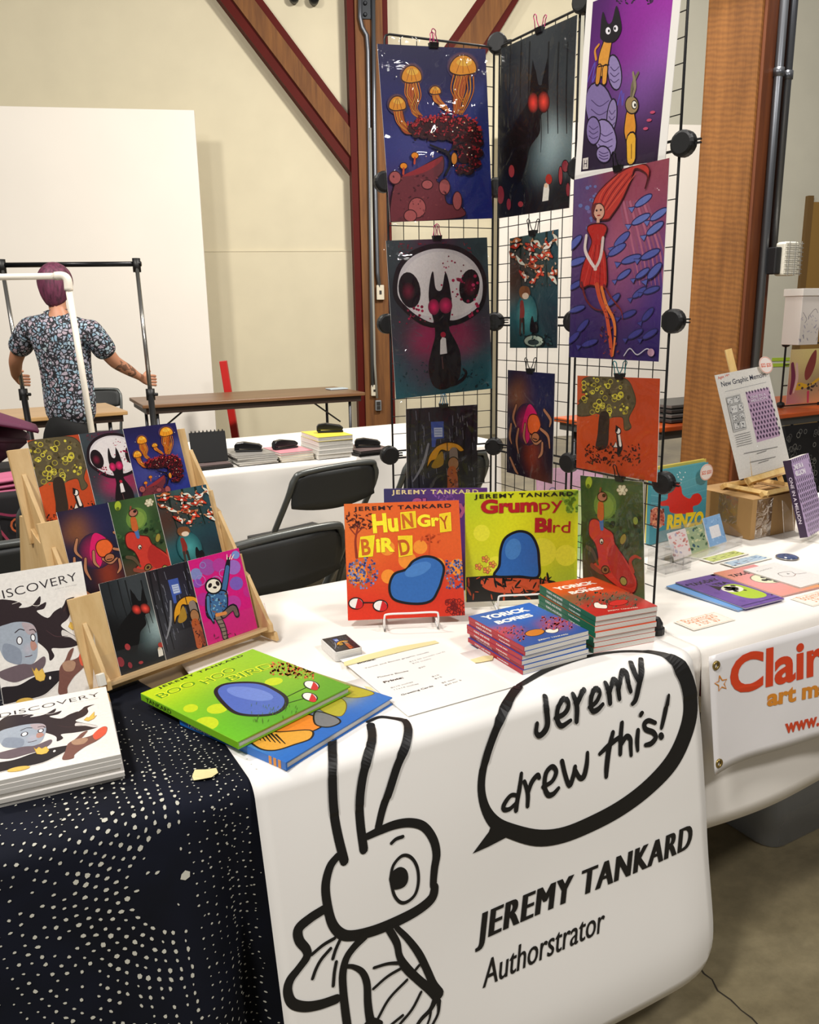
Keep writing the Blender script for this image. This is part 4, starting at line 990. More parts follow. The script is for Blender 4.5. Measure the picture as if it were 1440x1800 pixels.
Q_UMB = [(180, 826), (472, 795), (478, 1175), (182, 1195)]
def d_umb(a):
    a.bg([(190, 840, '2a2226', 70), (300, 830, '221c26', 70), (440, 830, '1e1a26', 70), (200, 950, '2c2c30', 70), (300, 950, '2a2a3c', 60), (450, 950, '201c2a', 70), (220, 1080, '3a3a40', 70), (340, 1080, '1c1a20', 60), (450, 1080, '1a181e', 70), (330, 1180, '1c1a20', 80)])
    for x in (200, 235, 380, 425, 458): a.stroke([(x, 810), (x - 8, 980), (x - 4, 1160)], [10, 7, 5], '141217')
    a.stroke([(268, 960), (250, 1030), (225, 1080), (205, 1110)], [9, 12, 9, 5], '8a8a90')
    a.poly([(278, 872), (330, 868), (332, 935), (300, 940), (296, 972), (282, 972)], '3f57a8'); a.poly([(290, 895), (325, 893), (326, 930), (292, 932)], 'b9c4e0')
    for y in (902, 912, 922): a.stroke([(294, y), (322, y - 1)], 2, '4a5fa0', smooth=False)
    for _ in range(46):
        x, y = a.rs.uniform(190, 465), a.rs.uniform(815, 1100); a.stroke([(x, y), (x + 3, y + a.rs.uniform(15, 40))], 1.3, '8f90a0', smooth=False, cap=False); a.layer -= 0.8
    a.poly([(262, 1055), (270, 1010), (300, 970), (345, 952), (390, 958), (418, 982), (400, 990), (378, 975), (350, 990), (320, 985), (300, 1020), (280, 1030)], 'dd9a22', True, line='2a1808', lw=5)
    a.poly([(280, 1050), (300, 1015), (325, 990), (330, 1040), (300, 1058)], 'a8802a', True)
    a.stroke([(345, 955), (350, 1070)], 4, '2a2018', smooth=False)
    a.stroke([(372, 990), (376, 1060)], [36, 40], '8a7a70', smooth=False); a.ell(372, 1040, 24, 28, 'a5724a', line='1c100c', lw=4)
    a.stroke([(366, 1070), (370, 1120), (360, 1170)], [40, 46, 30], 'b0562a'); a.stroke([(385, 1120), (390, 1170)], [18, 16], '8a3c20', smooth=False); a.dots(20, (350, 1065, 395, 1165), 3, 7, ['3a140c', '7a2c18'], 0.5)

Q_GREEN = [(1062, 45), (1330, 75), (1318, 560), (1065, 490)]
def d_green(a):
    a.bg([(1080, 70, '2f4a22', 60), (1180, 70, '3c5a30', 60), (1300, 90, '4a6038', 60), (1090, 170, '33512e', 60), (1170, 180, '5a8040', 50), (1270, 190, '2c4424', 60), (1090, 300, '24381e', 60), (1260, 300, '2f4524', 60), (1300, 400, '4a5a34', 60),
          (1090, 430, '4a3a2a', 50), (1200, 520, '45502c', 60), (1300, 540, '5a6a40', 60)])
    a.dots(70, (1065, 210, 1320, 350), 6, 14, ['2b4726', '1f3319', '3c5c30'])
    a.ell(1165, 170, 48, 58, '6a8a3c'); a.ell(1165, 175, 36, 44, '7d9a44')
    a.ell(1098, 75, 15, 26, 'a6b832', 8, line='4a5a1c', lw=3); a.ell(1095, 90, 7, 9, '5a6a1c')
    for k in range(6): a.ell(1240 + 13 * math.cos(k * 1.05), 108 + 13 * math.sin(k * 1.05), 11, 9, 'd9d0b0', k * 60, line='7a7050', lw=2)
    a.ell(1240, 108, 8, 8, 'e8e0c0')
    a.ell(1293, 235, 11, 17, '8a9a3a', line='3a4a1c', lw=2); a.ell(1238, 310, 12, 22, '9a8a3a', 20, line='5a3a1c', lw=2)
    a.poly([(1100, 235), (1130, 228), (1160, 260), (1195, 285), (1205, 330), (1240, 380), (1270, 430), (1290, 480), (1280, 520), (1250, 528), (1215, 505), (1170, 470), (1140, 440), (1110, 410), (1130, 390), (1120, 330), (1095, 290)], 'c93a2c', True, line='4a100c', lw=5)
    a.poly([(1200, 330), (1235, 385), (1265, 440), (1280, 495), (1240, 500), (1190, 450), (1170, 380)], 'b02a24', True)
    a.ell(1234, 478, 14, 18, '9aa04a', -20, line='4a100c', lw=4); a.ell(1147, 318, 8, 12, 'eae4d0', line='3a0c0c', lw=3); a.ell(1148, 322, 4, 5, '15100c')
    a.stroke([(1275, 440), (1265, 400), (1285, 380), (1310, 388)], [16, 14, 11, 7], 'b8442f'); a.stroke([(1105, 415), (1140, 440), (1180, 440)], [20, 16, 9], '8a4434')
    a.stroke([(1085, 340), (1110, 360), (1130, 410)], [16, 18, 10], '5a4a34'); a.ell(1160, 432, 16, 16, '8a6a3c', line='3a1c10', lw=4); a.ell(1160, 432, 7, 7, '2a1810')
    a.stroke([(1148, 215), (1150, 265)], [24, 18], '4a70a8', smooth=False); a.stroke([(1148, 170), (1146, 215)], [30, 34], 'c4602c', smooth=False)
    a.ell(1155, 135, 20, 20, 'b0705a', line='2a1410', lw=4); a.ell(1163, 130, 8, 8, '22140f'); a.stroke([(1146, 112), (1150, 100)], 9, '8a4a30', smooth=False)

Q_SLOTH = [(955, 770), (1205, 706), (1307, 1110), (1050, 1200)]
def d_sloth(a):
    a.flat('d0177c')
    for i, (x, y, r, c) in enumerate(((995, 835, 30, '7f86c0'), (1050, 800, 40, '9a4aa0'), (1180, 800, 36, '9a6ac0'), (1195, 880, 34, '7a5ab8'), (1110, 790, 34, 'b03a98'), (1030, 960, 34, 'b02c90'), (1180, 980, 40, 'b83a9a'), (1260, 920, 30, 'c02a88'), (1190, 740, 20, '7a90d0'), (1000, 880, 22, '8a4ab0'))):
        a.ell(x, y, r, r, c)
    a.rings(8, (980, 730, 1230, 980), 14, 26, 2.5, ['b08ad0', '8a9ad8'])
    a.stroke([(1125, 950), (1140, 870), (1150, 800), (1156, 760)], [34, 34, 28, 18], '17141c'); a.stroke([(1125, 945), (1140, 870), (1150, 800)], [24, 25, 20], '3f6a9a')
    for dx in (-8, 4, 14): a.stroke([(1156 + dx, 760), (1160 + dx * 1.6, 738)], [6, 3], 'efe0d0', smooth=False)
    a.poly([(1050, 930), (1100, 915), (1145, 925), (1150, 1000), (1140, 1050), (1090, 1060), (1050, 1050), (1040, 990)], '3f6a9a', True, line='15131a', lw=7)
    a.dots(50, (1045, 930, 1145, 1040), 4, 8, ['2a3c66', '7ab0cc', '8a5a3c'], 0.6)
    a.stroke([(1052, 950), (1055, 1020), (1080, 1080)], [24, 24, 12], '17141c'); a.stroke([(1052, 950), (1056, 1020), (1078, 1070)], [15, 15, 6], '4a7aa6')
    a.stroke([(1100, 1050), (1125, 1100), (1140, 1160)], [36, 34, 30], '15131a'); a.stroke([(1100, 1050), (1125, 1100), (1138, 1155)], [26, 24, 20], '8a7a6a')
    for k in range(5): a.stroke([(1095 + 9 * k, 1068 + 20 * k), (1125 + 8 * k, 1062 + 20 * k)], 4, '2a2220', smooth=False)
    a.stroke([(1130, 1040), (1180, 1000), (1200, 1040)], [34, 34, 28], '15131a'); a.stroke([(1130, 1040), (1178, 1004), (1198, 1036)], [24, 24, 18], '6a5a52'); a.stroke([(1095, 1040), (1140, 1030)], [16, 16], 'd98a4a', smooth=False)
    a.ell(1080, 893, 44, 42, '15131a', -15); a.ell(1080, 893, 36, 34, 'ece4d4', -15); a.ell(1062, 890, 9, 13, '22181a', 30); a.ell(1100, 880, 9, 13, '22181a', -30); a.ell(1086, 900, 10, 6, '22181a')
    a.dots(24, (1080, 1130, 1240, 1190), 3, 12, ['2a0c1c', '6a0f40'], 0.3)

# ================================================================== WIRE GRID DISPLAY
GA, GB, GC, GD = Vector((0.943, 1.775)), Vector((1.236, 1.743)), Vector((1.238, 1.446)), Vector((1.242, 1.160))
GS = 0.3177
blk_wire = mat('black_coated_wire', '121214', 0.45, 0.2)
blk_plast = mat('black_plastic', '0a0a0b', 0.5)
gt = thing('wire_grid_display', 'black wire grid display with plastic connectors standing on white table', 'display', (0, 0, 0))
def tube_me(L, r):
    m = MB().tube([(0, 0, 0), (0, 0, L)], r, 5); return m.mesh('wire')
wm = {}
for (P, Qp) in ((GA, GB), (GB, GC), (GC, GD)):
    d = (Qp - P); L = d.length; dn = d.normalized(); ins = 0.009
    for k in range(4):
        z0 = TZ + 0.006 + k * GS + ins; z1 = TZ + 0.006 + (k + 1) * GS - ins
        a3 = Vector((P.x + dn.x * ins, P.y + dn.y * ins, z0)); ang_ = math.atan2(dn.y, dn.x)
        w_ = L - 2 * ins; h_ = z1 - z0
        c_ = 0.012
        loop = [(c_, 0, 0), (w_ - c_, 0, 0), (w_ - 0.003, 0, 0.003), (w_, 0, c_), (w_, 0, h_ - c_), (w_ - 0.003, 0, h_ - 0.003), (w_ - c_, 0, h_), (c_, 0, h_), (0.003, 0, h_ - 0.003), (0, 0, h_ - c_), (0, 0, c_), (0.003, 0, 0.003)]
        key = (round(w_, 3), round(h_, 3))
        if key not in wm:
            me_v = tube_me(h_, 0.0011); me_h = tube_me(w_, 0.0011)
            for q in (me_v, me_h): q.materials.append(blk_wire)
            fm = MB().tube(loop, 0.0026, 6, closed=True).mesh('grid_panel'); fm.materials.append(blk_wire); wm[key] = (me_v, me_h, fm)
        me_v, me_h, fm = wm[key]
        pf = link('grid_panel', fm, None, gt, smooth=True); pf.location = a3; pf.rotation_euler = (0, 0, ang_)
        for i in range(1, 7):
            o = link('wire', me_v, None, pf); o.location = (w_ * i / 7, 0.0018, 0)
            o = link('wire', me_h, None, pf); o.location = (0, -0.0018, h_ * i / 7); o.rotation_euler = (0, R(90), 0)
cprof = [(0.018, -0.012), (0.0215, -0.0105), (0.0235, -0.007), (0.0235, 0.007), (0.0215, 0.0105), (0.018, 0.012)]
cme = MB().lathe(cprof, 20).mesh('connector'); cme.materials.append(blk_plast)
pin_me = MB().box((-0.004, -0.003, 0), (-0.001, 0.003, 0.034)).box((0.002, -0.003, 0), (0.005, 0.003, 0.034)).mesh('pin'); pin_me.materials.append(blk_plast)
foot_me = MB().lathe([(0.019, 0), (0.019, 0.012), (0.015, 0.014), (0.015, 0.022), (0.008, 0.034), (0.003, 0.036)], 12).mesh('foot'); foot_me.materials.append(blk_plast)
for (P, az) in ((GA, 80), (GB, 40), (GC, 10), (GD, 14)):
    for k in range(5):
        if k == 0:
            o = link('foot', foot_me, None, gt); o.location = (P.x, P.y, TZ + 0.001); continue
        if k == 4 and P is GA: continue
        o = link('connector', cme, None, gt, smooth=False); o.location = (P.x, P.y, TZ + 0.006 + k * GS)
        o.rotation_euler = (0, R(-90), R(az))
        q = link('pin', pin_me, None, o); q.rotation_euler = (R(90), 0, 0); q.location = (0, -0.0, 0)

# ---------------------------------------------------------------- prints hung on the grid
sleeve_m = clear_mat('clear_sleeve', gloss=0.03, rough=0.07, bump=0.9, bscale=13)
sheet_m = mat('print_paper', 'f1eee8', 0.5)
nAB = Vector((GB.y - GA.y, -(GB.x - GA.x), 0)).normalized()      # faces the viewer
if nAB.y > 0: nAB = -nAB
def hang(name, label, px, q, fn, plane, size, border=None, sleeve=True, off=0.013, group='art prints clipped to the wire grid', smargin=0.008):
    if plane == 'AB': P0 = Vector((GA.x, GA.y, 0)) + nAB * off; n = nAB
    else: n = Vector((-1, 0.01, 0)).normalized(); P0 = Vector((GC.x, GC.y, 0)) + n * off
    c = [on_plane(x, y, P0, n) for x, y in px]
    xd = ((c[1] - c[0]) + (c[2] - c[3])).normalized(); yd = -n; zd = xd.cross(yd).normalized(); xd = yd.cross(zd)
    cen = (c[0] + c[1] + c[2] + c[3]) / 4; w_, h_ = size
    o = cen - xd * w_ / 2 - zd * h_ / 2
    M4 = Matrix((xd, yd, zd)).transposed().to_4x4(); M4.translation = o
    t = thing(name, label, 'print', group=group); t.matrix_world = M4
    box_part('paper', (0, 0, 0), (w_, 0.0012, h_), sheet_m, t)
    bw = border or 0
    a = Art(w_ - 2 * bw, h_ - 2 * bw, q); fn(a)
    a.build('picture', t, None, lambda u, v, l: (u + bw, -l - 6e-5, v + bw))
    if sleeve:
        sm = smargin; nx, nz = 8, 10; rs_ = random.Random(len(label))
        ph = [rs_.uniform(0, 6) for _ in range(3)]
        MB().grid(lambda i, j: (-sm + (w_ + 2 * sm) * i / nx, -0.0042 - 0.0012 * math.sin(0.9 * i + ph[0]) * math.sin(0.8 * j + ph[1]), -sm + (h_ + 3 * sm) * j / nz), range(nx + 1), range(nz + 1)).build('sleeve', sleeve_m, t, smooth=True, fix=False)
    return t, cen, xd, zd, w_, h_
def z3(pts): return [(640 + x / 2.4, y / 2.4) for x, y in pts]
def z4(pts): return [(640 + x / 2.4, 380 + y / 2.4) for x, y in pts]
PR = {}
PR['jelly'] = hang('art_print', 'large blue print of orange jellyfish above a red tree', z3(Q_JELLY), Q_JELLY, d_jelly, 'AB', (0.270, 0.372))
PR['skull'] = hang('art_print', 'large print of a big white skull mask behind a black cat shape', z4(Q_SKULL), Q_SKULL, d_skull, 'AB', (0.266, 0.367), off=0.016)
PR['umb'] = hang('art_print', 'small dark print of rain and a yellow umbrella', z4(Q_UMB), Q_UMB, d_umb, 'AB', (0.197, 0.235))
PR['dark'] = hang('art_print', 'large black print of a misty forest with glowing red eyes', z3(Q_DARK), Q_DARK, d_dark, 'CD', (0.268, 0.372))
PR['koi'] = hang('art_print', 'small teal print of red and white fish above a child', z4(Q_KOI), Q_KOI, d_koi, 'CD', (0.182, 0.257))
PR['purp'] = hang('art_print', 'large violet print with a broad white border, no sleeve', z3([(950, 28), (1300, -82), (1272, 640), (915, 712)]), Q_PURP, d_purp, 'CD', (0.256, 0.352), border=0.019, sleeve=False)
PR['mer'] = hang('art_print', 'large purple print of a red-haired swimmer among blue fish', z4(Q_MER), Q_MER, d_mer, 'CD', (0.268, 0.370), off=0.016)
PR['creat'] = hang('art_print', 'small dark print with a pink and orange parasol shape', z4(Q_CREAT), Q_CREAT, d_creat, 'CD', (0.184, 0.258))
PR['orange'] = hang('art_print', 'small orange print of a round-leafed tree', z4(Q_ORANGE), Q_ORANGE, d_orange, 'CD', (0.244, 0.205), off=0.018)
zg = [(580 + x / 2.4, 820 + y / 2.4) for x, y in Q_GREEN]
PR['green'] = hang('art_print', 'green print of a red dragon behind the book stacks', zg, Q_GREEN, d_green, 'CD', (0.193, 0.252), off=0.018)
# ---------------------------------------------------------------- binder clips
def clip(label, cen, xd, zd, dx, dz, col, s=1.0):
    t = thing('binder_clip', label, 'clip', group='binder clips on the wire grid'); yd = zd.cross(xd)
    M4 = Matrix((xd, yd, zd)).transposed().to_4x4(); M4.translation = cen + xd * dx + zd * dz - yd * 0.0; t.matrix_world = M4
    MB().prism([(-0.0075, 0.0), (0.0075, 0.0), (0.0035, -0.012), (-0.0035, -0.012)][::-1], -0.011 * s, 0.011 * s, 'X').build('body', blk_plast, t, bevel=0.001)
    hm = mat('clip_wire_' + col, {'black': '1a1a1c', 'pink': 'b5306a', 'blue': '3a86b0', 'teal': '2a7f86'}[col], 0.35, 0.5)
    for sg in (-1, 1):
        lp = cr_spline([(-0.007, sg * 0.007, -0.002), (-0.005, sg * 0.009, 0.006), (-0.004, sg * 0.010, 0.014), (-0.005, sg * 0.011, 0.021), (0, sg * 0.0115, 0.025), (0.005, sg * 0.011, 0.021), (0.004, sg * 0.010, 0.014), (0.005, sg * 0.009, 0.006), (0.007, sg * 0.007, -0.002)], 3)
        lp = [(x * s + sg * 0.004 * (z / 0.025), y, z) for x, y, z in lp]
        MB().tube(lp, 0.0011, 5).build('handle', hm, t, smooth=True)
for key, dx, col, lab in (('jelly', 0.002, 'pink', 'pink-handled clip above the jellyfish print'), ('skull', -0.002, 'pink', 'pink-handled clip above the white skull print'), ('umb', 0.004, 'blue', 'blue-handled clip above the yellow umbrella print'), ('dark', 0.01, 'pink', 'pink-handled clip above the misty forest print'),
                          ('koi', 0.0, 'black', 'black clip above the small fish print'), ('mer', 0.0, 'black', 'black clip at the top of the swimmer print'), ('creat', 0.0, 'black', 'black clip above the parasol print'), ('orange', 0.01, 'teal', 'teal-handled clip above the orange tree print'), ('green', 0.03, 'black', 'black clip above the red dragon print')):
    t_, cen, xd, zd, w_, h_ = PR[key]; clip(lab, cen, xd, zd, dx, h_ / 2 + 0.008, col)
# ================================================================== BOOKS
pages_m = mat('book_pages', 'dcd8cf', 0.8, noise=0.04, nscale=90)
def paper_edges():
    m, nt, b = nmat('page_edges')
    tc = nt.nodes.new('ShaderNodeTexCoord'); wv = nt.nodes.new('ShaderNodeTexWave'); wv.wave_type = 'BANDS'; wv.bands_direction = 'Y'
    wv.inputs['Scale'].default_value = 220; wv.inputs['Distortion'].default_value = 1.0
    cr = nt.nodes.new('ShaderNodeValToRGB'); cr.color_ramp.elements[0].color = (*lin('b9b5ac'), 1); cr.color_ramp.elements[1].color = (*lin('e6e2da'), 1)
    nt.links.new(tc.outputs['Object'], wv.inputs['Vector']); nt.links.new(wv.outputs['Fac'], cr.inputs[0]); nt.links.new(cr.outputs[0], b.inputs['Base Color'])
    b.inputs['Roughness'].default_value = 0.8; return m
pedge = paper_edges()
ink = attr_mat('printed_ink', 0.35)
def book(label, w, h, t, loc, yaw, tilt, cover, art=None, quad=None, hard=True, group=None, spine=None, spine_txt='ffffff', roll=0.0, name='picture_book', spine_m=None, cat='book', artfn=None):
    """front cover at y=0 facing -Y, spine at x=0, foot at z=0"""
    b = thing(name, label, cat, loc, (-tilt, roll, yaw), group)
    c = 0.0022 if hard else 0.0008; ov = 0.003 if hard else 0.0
    front = box_part('front_cover', (0.0, 0, 0), (w, c, h), cover, b, bevel=0.0004)
    box_part('back_cover', (0.0, t - c, 0), (w, t, h), cover, b, bevel=0.0004)
    sp = box_part('spine', (-0.0006, 0.0, 0), (c, t, h), spine_m or cover, b, bevel=0.0008)
    box_part('pages', (c, c, ov), (w - ov - 0.0004, t - c, h - ov - 0.0004), pedge, b)
    if art:
        a = Art(w, h, quad); art(a); a.build('cover_art', front, artfn)
    if spine:
        for (txt, f0, f1, fh) in spine:
            a = Art(50, 50); g, f, _ = glyphs(txt, 0.01)
            a._emit([(h * f0 + (f1 - f0) * h * q[0], t * (0.5 - fh / 2) + t * fh * q[1]) for q in g], f, lin(spine_txt))
            a.build('spine_lettering', sp, None, lambda u, v, l: (-0.0009 - l, t - v, h - u))
    return b
def draw_author(a, p0, p1, cap, col): a.text('JEREMY TANKARD', p0, p1, cap, col, bold=0.03, spacing=1.25)
Q_HUN = [(58, 165), (545, 143), (572, 635), (78, 655)]
def d_hungry(a):
    a.bg([(80, 180, 'd96a2a', 150), (300, 160, 'dd5f1c', 150), (530, 170, 'd8561e', 150), (100, 350, 'df6a25', 120), (300, 330, 'd8521c', 120), (530, 330, 'd85a20', 120), (100, 600, 'd4331c', 130), (300, 470, 'cf4a1c', 100), (500, 560, 'c8301a', 130), (300, 620, 'cc2c18', 130)], 16, 16)
    for (x, y, r) in ((380, 345, 30), (325, 400, 38), (540, 430, 36), (245, 470, 30), (115, 460, 40), (455, 420, 30), (240, 350, 32)): a.ell(x, y, r, r, 'e88a2c')
    a.dots(18, (370, 290, 460, 330), 6, 18, ['c2481a'], 0.4); a.stroke([(420, 310), (418, 400)], 7, 'c2481a', smooth=False)
    a.stroke([(112, 390), (106, 320), (115, 260), (105, 230)], [12, 9, 7, 4], '8a2c14'); a.stroke([(112, 290), (140, 260)], 5, '8a2c14', smooth=False); a.stroke([(110, 300), (85, 270)], 5, '8a2c14', smooth=False)
    a.dots(60, (68, 205, 172, 270), 4, 12, ['4a1c10', '5f2212'], 0.35)
    a.dots(190, (75, 390, 200, 520), 3, 6, ['4a5a9a', '7a86b4', '2f3a70', 'b0663a'], inside=lambda x, y: (x - 135) ** 2 / 4200 + (y - 455) ** 2 / 4600 < 1)
    a.dots(110, (490, 400, 570, 520), 3, 6, ['4a5a9a', '7a86b4', '2f3a70', 'b0663a'])
    a.rings(40, (490, 570, 570, 632), 6, 10, 2.5, ['6a0f10'])
    draw_author(a, (98, 194), (512, 174), 17, '2a1012')
    Yl = 'f2e22a'
    a.text('Hu', (180, 284), (288, 274), 78, Yl, bold=0.045); a.poly([(296, 200), (358, 193), (362, 262), (300, 272)], 'e9c71c', line=Yl, lw=3); a.text('N', (306, 264), (352, 258), 60, 'c4601a', bold=0.04)
    a.text('Gr', (368, 258), (462, 252), 50, Yl, bold=0.045); a.poly([(462, 205), (508, 196), (512, 275), (466, 282)], 'e9c71c', line=Yl, lw=3); a.text('Y', (470, 270), (506, 264), 58, 'b04a16', bold=0.01)
    a.poly([(128, 305), (186, 296), (178, 385), (120, 390)], 'e9d51c', line=Yl, lw=3); a.text('B', (134, 380), (172, 376), 68, 'c4601a', bold=0.03)
    a.text('iR', (194, 366), (272, 362), 58, Yl, bold=0.045); a.poly([(286, 300), (345, 297), (346, 378), (290, 388)], 'e9c71c', line=Yl, lw=3); a.text('D', (296, 380), (340, 372), 66, 'b9521a', bold=0.03)
    # plain blue rounded shape
    a.poly([(250, 510), (270, 460), (320, 440), (350, 405), (400, 385), (450, 395), (480, 430), (470, 490), (455, 530), (430, 570), (380, 585), (310, 580), (262, 560)], '2f63a8', True, 6, line='111116', lw=10)
    a.ell(370, 440, 60, 26, '4579ba', -22)
    a.stroke([(120, 580), (200, 580)], 5, '151214', smooth=False)
    for x, y in ((110, 583), (212, 593)): a.ell(x, y, 30, 23, 'e8e2dc', line='151214', lw=5); a.ell(x, y, 29, 22, 'c41f24', 20, arc=(-90, 90))
Q_GRU = [(573, 110), (1052, 108), (1045, 560), (568, 580)]
def d_grumpy(a):
    a.bg([(590, 130, 'b8cf2a', 140), (800, 160, 'dfe01c', 150), (1040, 130, '8fae2c', 80), (600, 320, 'dcdc1e', 120), (800, 350, 'e6e21c', 150), (1030, 300, 'e0de1e', 120), (640, 450, 'c2cc2e', 100), (1000, 440, 'bcca30', 90), (1030, 520, 'a8bc34', 80)], 16, 16)
    for (x, y, r) in ((900, 365, 60), (1000, 380, 45), (640, 280, 36), (700, 420, 40)): a.ell(x, y, r, r, 'ece83a')
    a.dots(50, (990, 115, 1050, 200), 6, 16, ['7ea02c', '8cb03a'], 0.5)
    a.poly([(568, 470), (700, 462), (860, 470), (950, 488), (1000, 520), (1046, 520), (1045, 575), (568, 585)], '15130f'); a.poly([(640, 480), (740, 474), (880, 480), (930, 500), (880, 530), (740, 540), (650, 520)], 'c9502c', True)
    a.dots(60, (575, 465, 960, 560), 8, 26, ['15130f', 'b8481f', '1a150f'], 0.22); a.dots(40, (900, 540, 1046, 580), 6, 14, ['5a6a1c', '2a2a12'], 0.3)
    for (x, y) in ((625, 425), (655, 392), (660, 440), (685, 415)):
        for k in range(5): a.ell(x + 10 * math.cos(k * 1.26), y + 8 * math.sin(k * 1.26), 8, 6, 'e07a4a' if k % 2 else 'e8b03a', k * 72, line='8a3a1c', lw=1.5)
    draw_author(a, (610, 132), (1030, 130), 17, '2a2412')
    a.text('Grum', (638, 194), (882, 190), 55, 'b81f24', bold=0.05); a.text('py', (888, 190), (988, 180), 52, 'b81f24', bold=0.0); a.text('Bi', (868, 277), (940, 277), 58, 'b81f24', bold=0.05); a.text('rd', (944, 282), (1016, 284), 52, 'b81f24', bold=0.0)
    a.poly([(695, 465), (715, 420), (722, 350), (745, 300), (800, 275), (850, 290), (878, 340), (885, 400), (880, 470), (800, 468)], '2f66b0', True, 6, line='111116', lw=11)
    a.ell(775, 350, 34, 46, '4680c2', 15)
Q_SLP = [(228, 92), (676, 72), (690, 500), (240, 520)]
def d_sleepy(a):
    a.bg([(240, 110, '3a3d68', 120), (450, 90, '5a3a80', 120), (660, 90, '6a3a90', 120), (300, 300, '33366a', 160), (600, 300, '5a3080', 160), (450, 480, '2a2c5c', 160)], 12, 12)
    a.dots(40, (450, 95, 540, 140), 4, 12, ['8a5aa8'], 0.4)
    draw_author(a, (262, 112), (638, 96), 18, 'e8d9a0'); a.text('Sleepy', (352, 185), (600, 178), 62, '4a1f60', bold=0.06); a.text('Sleepy', (352, 185), (600, 178), 62, 'b05a8a', bold=0.03)
orange_c = mat('orange_cover', 'd3561f', 0.35); yellow_c = mat('yellow_cover', 'dcdc24', 0.35); purple_c = mat('purple_cover', '43356e', 0.35)
book('Hungry Bird picture book with orange cover standing on a wire easel', 0.256, 0.256, 0.010, (0.701, 1.527, 0.758), -0.431, 0.371, orange_c, d_hungry, Q_HUN)
book('Grumpy Bird picture book with yellow-green cover standing behind book stacks', 0.258, 0.253, 0.010, (0.984, 1.491, 0.757), -0.439, 0.06, yellow_c, d_grumpy, Q_GRU)
book('purple picture book half hidden behind the Hungry Bird book', 0.25, 0.25, 0.010, (0.886, 1.703, 0.743), -0.539, 0.10, purple_c, d_sleepy, Q_SLP)
# wire easels
wht_wire = mat('white_coated_wire', 'ecebe8', 0.35)
def easel(label, loc, yaw, w_, tilt):
    t = thing('wire_easel', label, 'stand', loc, (0, 0, yaw), 'white wire book easels')
    z0 = 0.014
    # front lip, two runners on the table, back frame
    MB().tube(cr_spline([(-w_ / 2, 0.012, z0), (-w_ / 2, -0.03, z0), (-w_ / 2, -0.036, z0 + 0.022), (-w_ / 2 + 0.008, -0.036, z0 + 0.028), (0, -0.036, z0 + 0.028), (w_ / 2 - 0.008, -0.036, z0 + 0.028), (w_ / 2, -0.036, z0 + 0.022), (w_ / 2, -0.03, z0), (w_ / 2, 0.012, z0)], 4), 0.0022, 7).build('front_lip', wht_wire, t, smooth=True)
    for sg in (-1, 1):
        MB().tube([(sg * w_ / 2, -0.03, z0), (sg * w_ / 2, -0.032, 0.003), (sg * w_ / 2, 0.10, 0.003), (sg * w_ / 2, 0.012, z0)], 0.0022, 7).build('runner', wht_wire, t, smooth=True)
    b = 0.012
    MB().tube([(-w_ / 2, b, z0), (-w_ / 2 + 0.01, b + 0.02 + 0.12 * math.sin(tilt), 0.13), (w_ / 2 - 0.01, b + 0.02 + 0.12 * math.sin(tilt), 0.13), (w_ / 2, b, z0)], 0.0022, 7).build('back_frame', wht_wire, t, smooth=True)
easel('white wire easel holding the orange Hungry Bird book', (0.701 + 0.135 * 0.908, 1.527 - 0.135 * 0.418, TZ), -0.431, 0.115, 0.371)
easel('white wire easel holding the yellow-green Grumpy Bird book', (0.984 + 0.125 * 0.905, 1.491 - 0.125 * 0.425, TZ), -0.439, 0.115, 0.1)

# ---- flat picture books at the front
Q_BOO = [(68, 400), (655, 184), (1138, 352), (575, 632)]     # (220,1080) x2.88
def d_boo(a):
    a.bg([(120, 400, 'c4d818', 160), (400, 290, 'a8cf1c', 160), (640, 210, '8fc22a', 130), (300, 480, '7fbf1e', 130), (560, 400, '6fae24', 150), (800, 330, '86b826', 120), (1080, 350, '5fa026', 150), (500, 590, '6cc01c', 150), (700, 500, '4f9a22', 130)], 18, 18)
    for (x, y, rx, ry) in ((410, 545, 66, 34), (330, 470, 40, 20), (470, 470, 56, 24), (760, 335, 46, 18)): a.ell(x, y, rx, ry, 'c3d41c', -8)
    draw_author(a, (168, 378), (612, 216), 17, '22280c')
    def T2(t_, p0, p1, cap):
        a.text(t_, p0, p1, cap, 'eef02a', bold=0.045); a.text(t_, p0, p1, cap * 0.96, '5a9416', bold=0.004)
    T2('BOO', (178, 425), (372, 352), 52); T2('HOO', (418, 352), (580, 282), 52); T2('BIRD', (542, 338), (775, 262), 54)
    a.dots(200, (740, 245, 960, 320), 4, 8, ['c9502a', '8a8a2a', 'd97a3a', 'a8b83a'], 0.7, inside=lambda x, y: abs((y - 282) - 0.16 * (x - 850)) < 34)
    a.poly([(465, 390), (500, 355), (590, 342), (690, 345), (760, 370), (820, 410), (815, 455), (760, 490), (660, 500), (570, 490), (510, 450)], '4c68b8', True, 6, line='131318', lw=16); a.ell(640, 395, 120, 30, '6a84cc', 8)
    a.stroke([(830, 405), (945, 350)], 4, '151515', smooth=False); a.stroke([(820, 440), (930, 408)], 4, '151515', smooth=False)
    for x, y in ((948, 350), (940, 406)): a.ell(x, y, 38, 19, 'e6e6e0', 12, line='151515', lw=5); a.ell(x, y, 37, 18, 'c8282a', 30, arc=(-90, 90))
    for _ in range(60):
        x, y = a.rs.uniform(640, 900), a.rs.uniform(440, 540); a.stroke([(x, y), (x + a.rs.uniform(-3, 6), y - 12)], 1.6, '47701c', smooth=False, cap=False); a.layer -= 0.8
Q_TIG = [(280, 525), (900, 240), (1368, 430), (830, 745)]
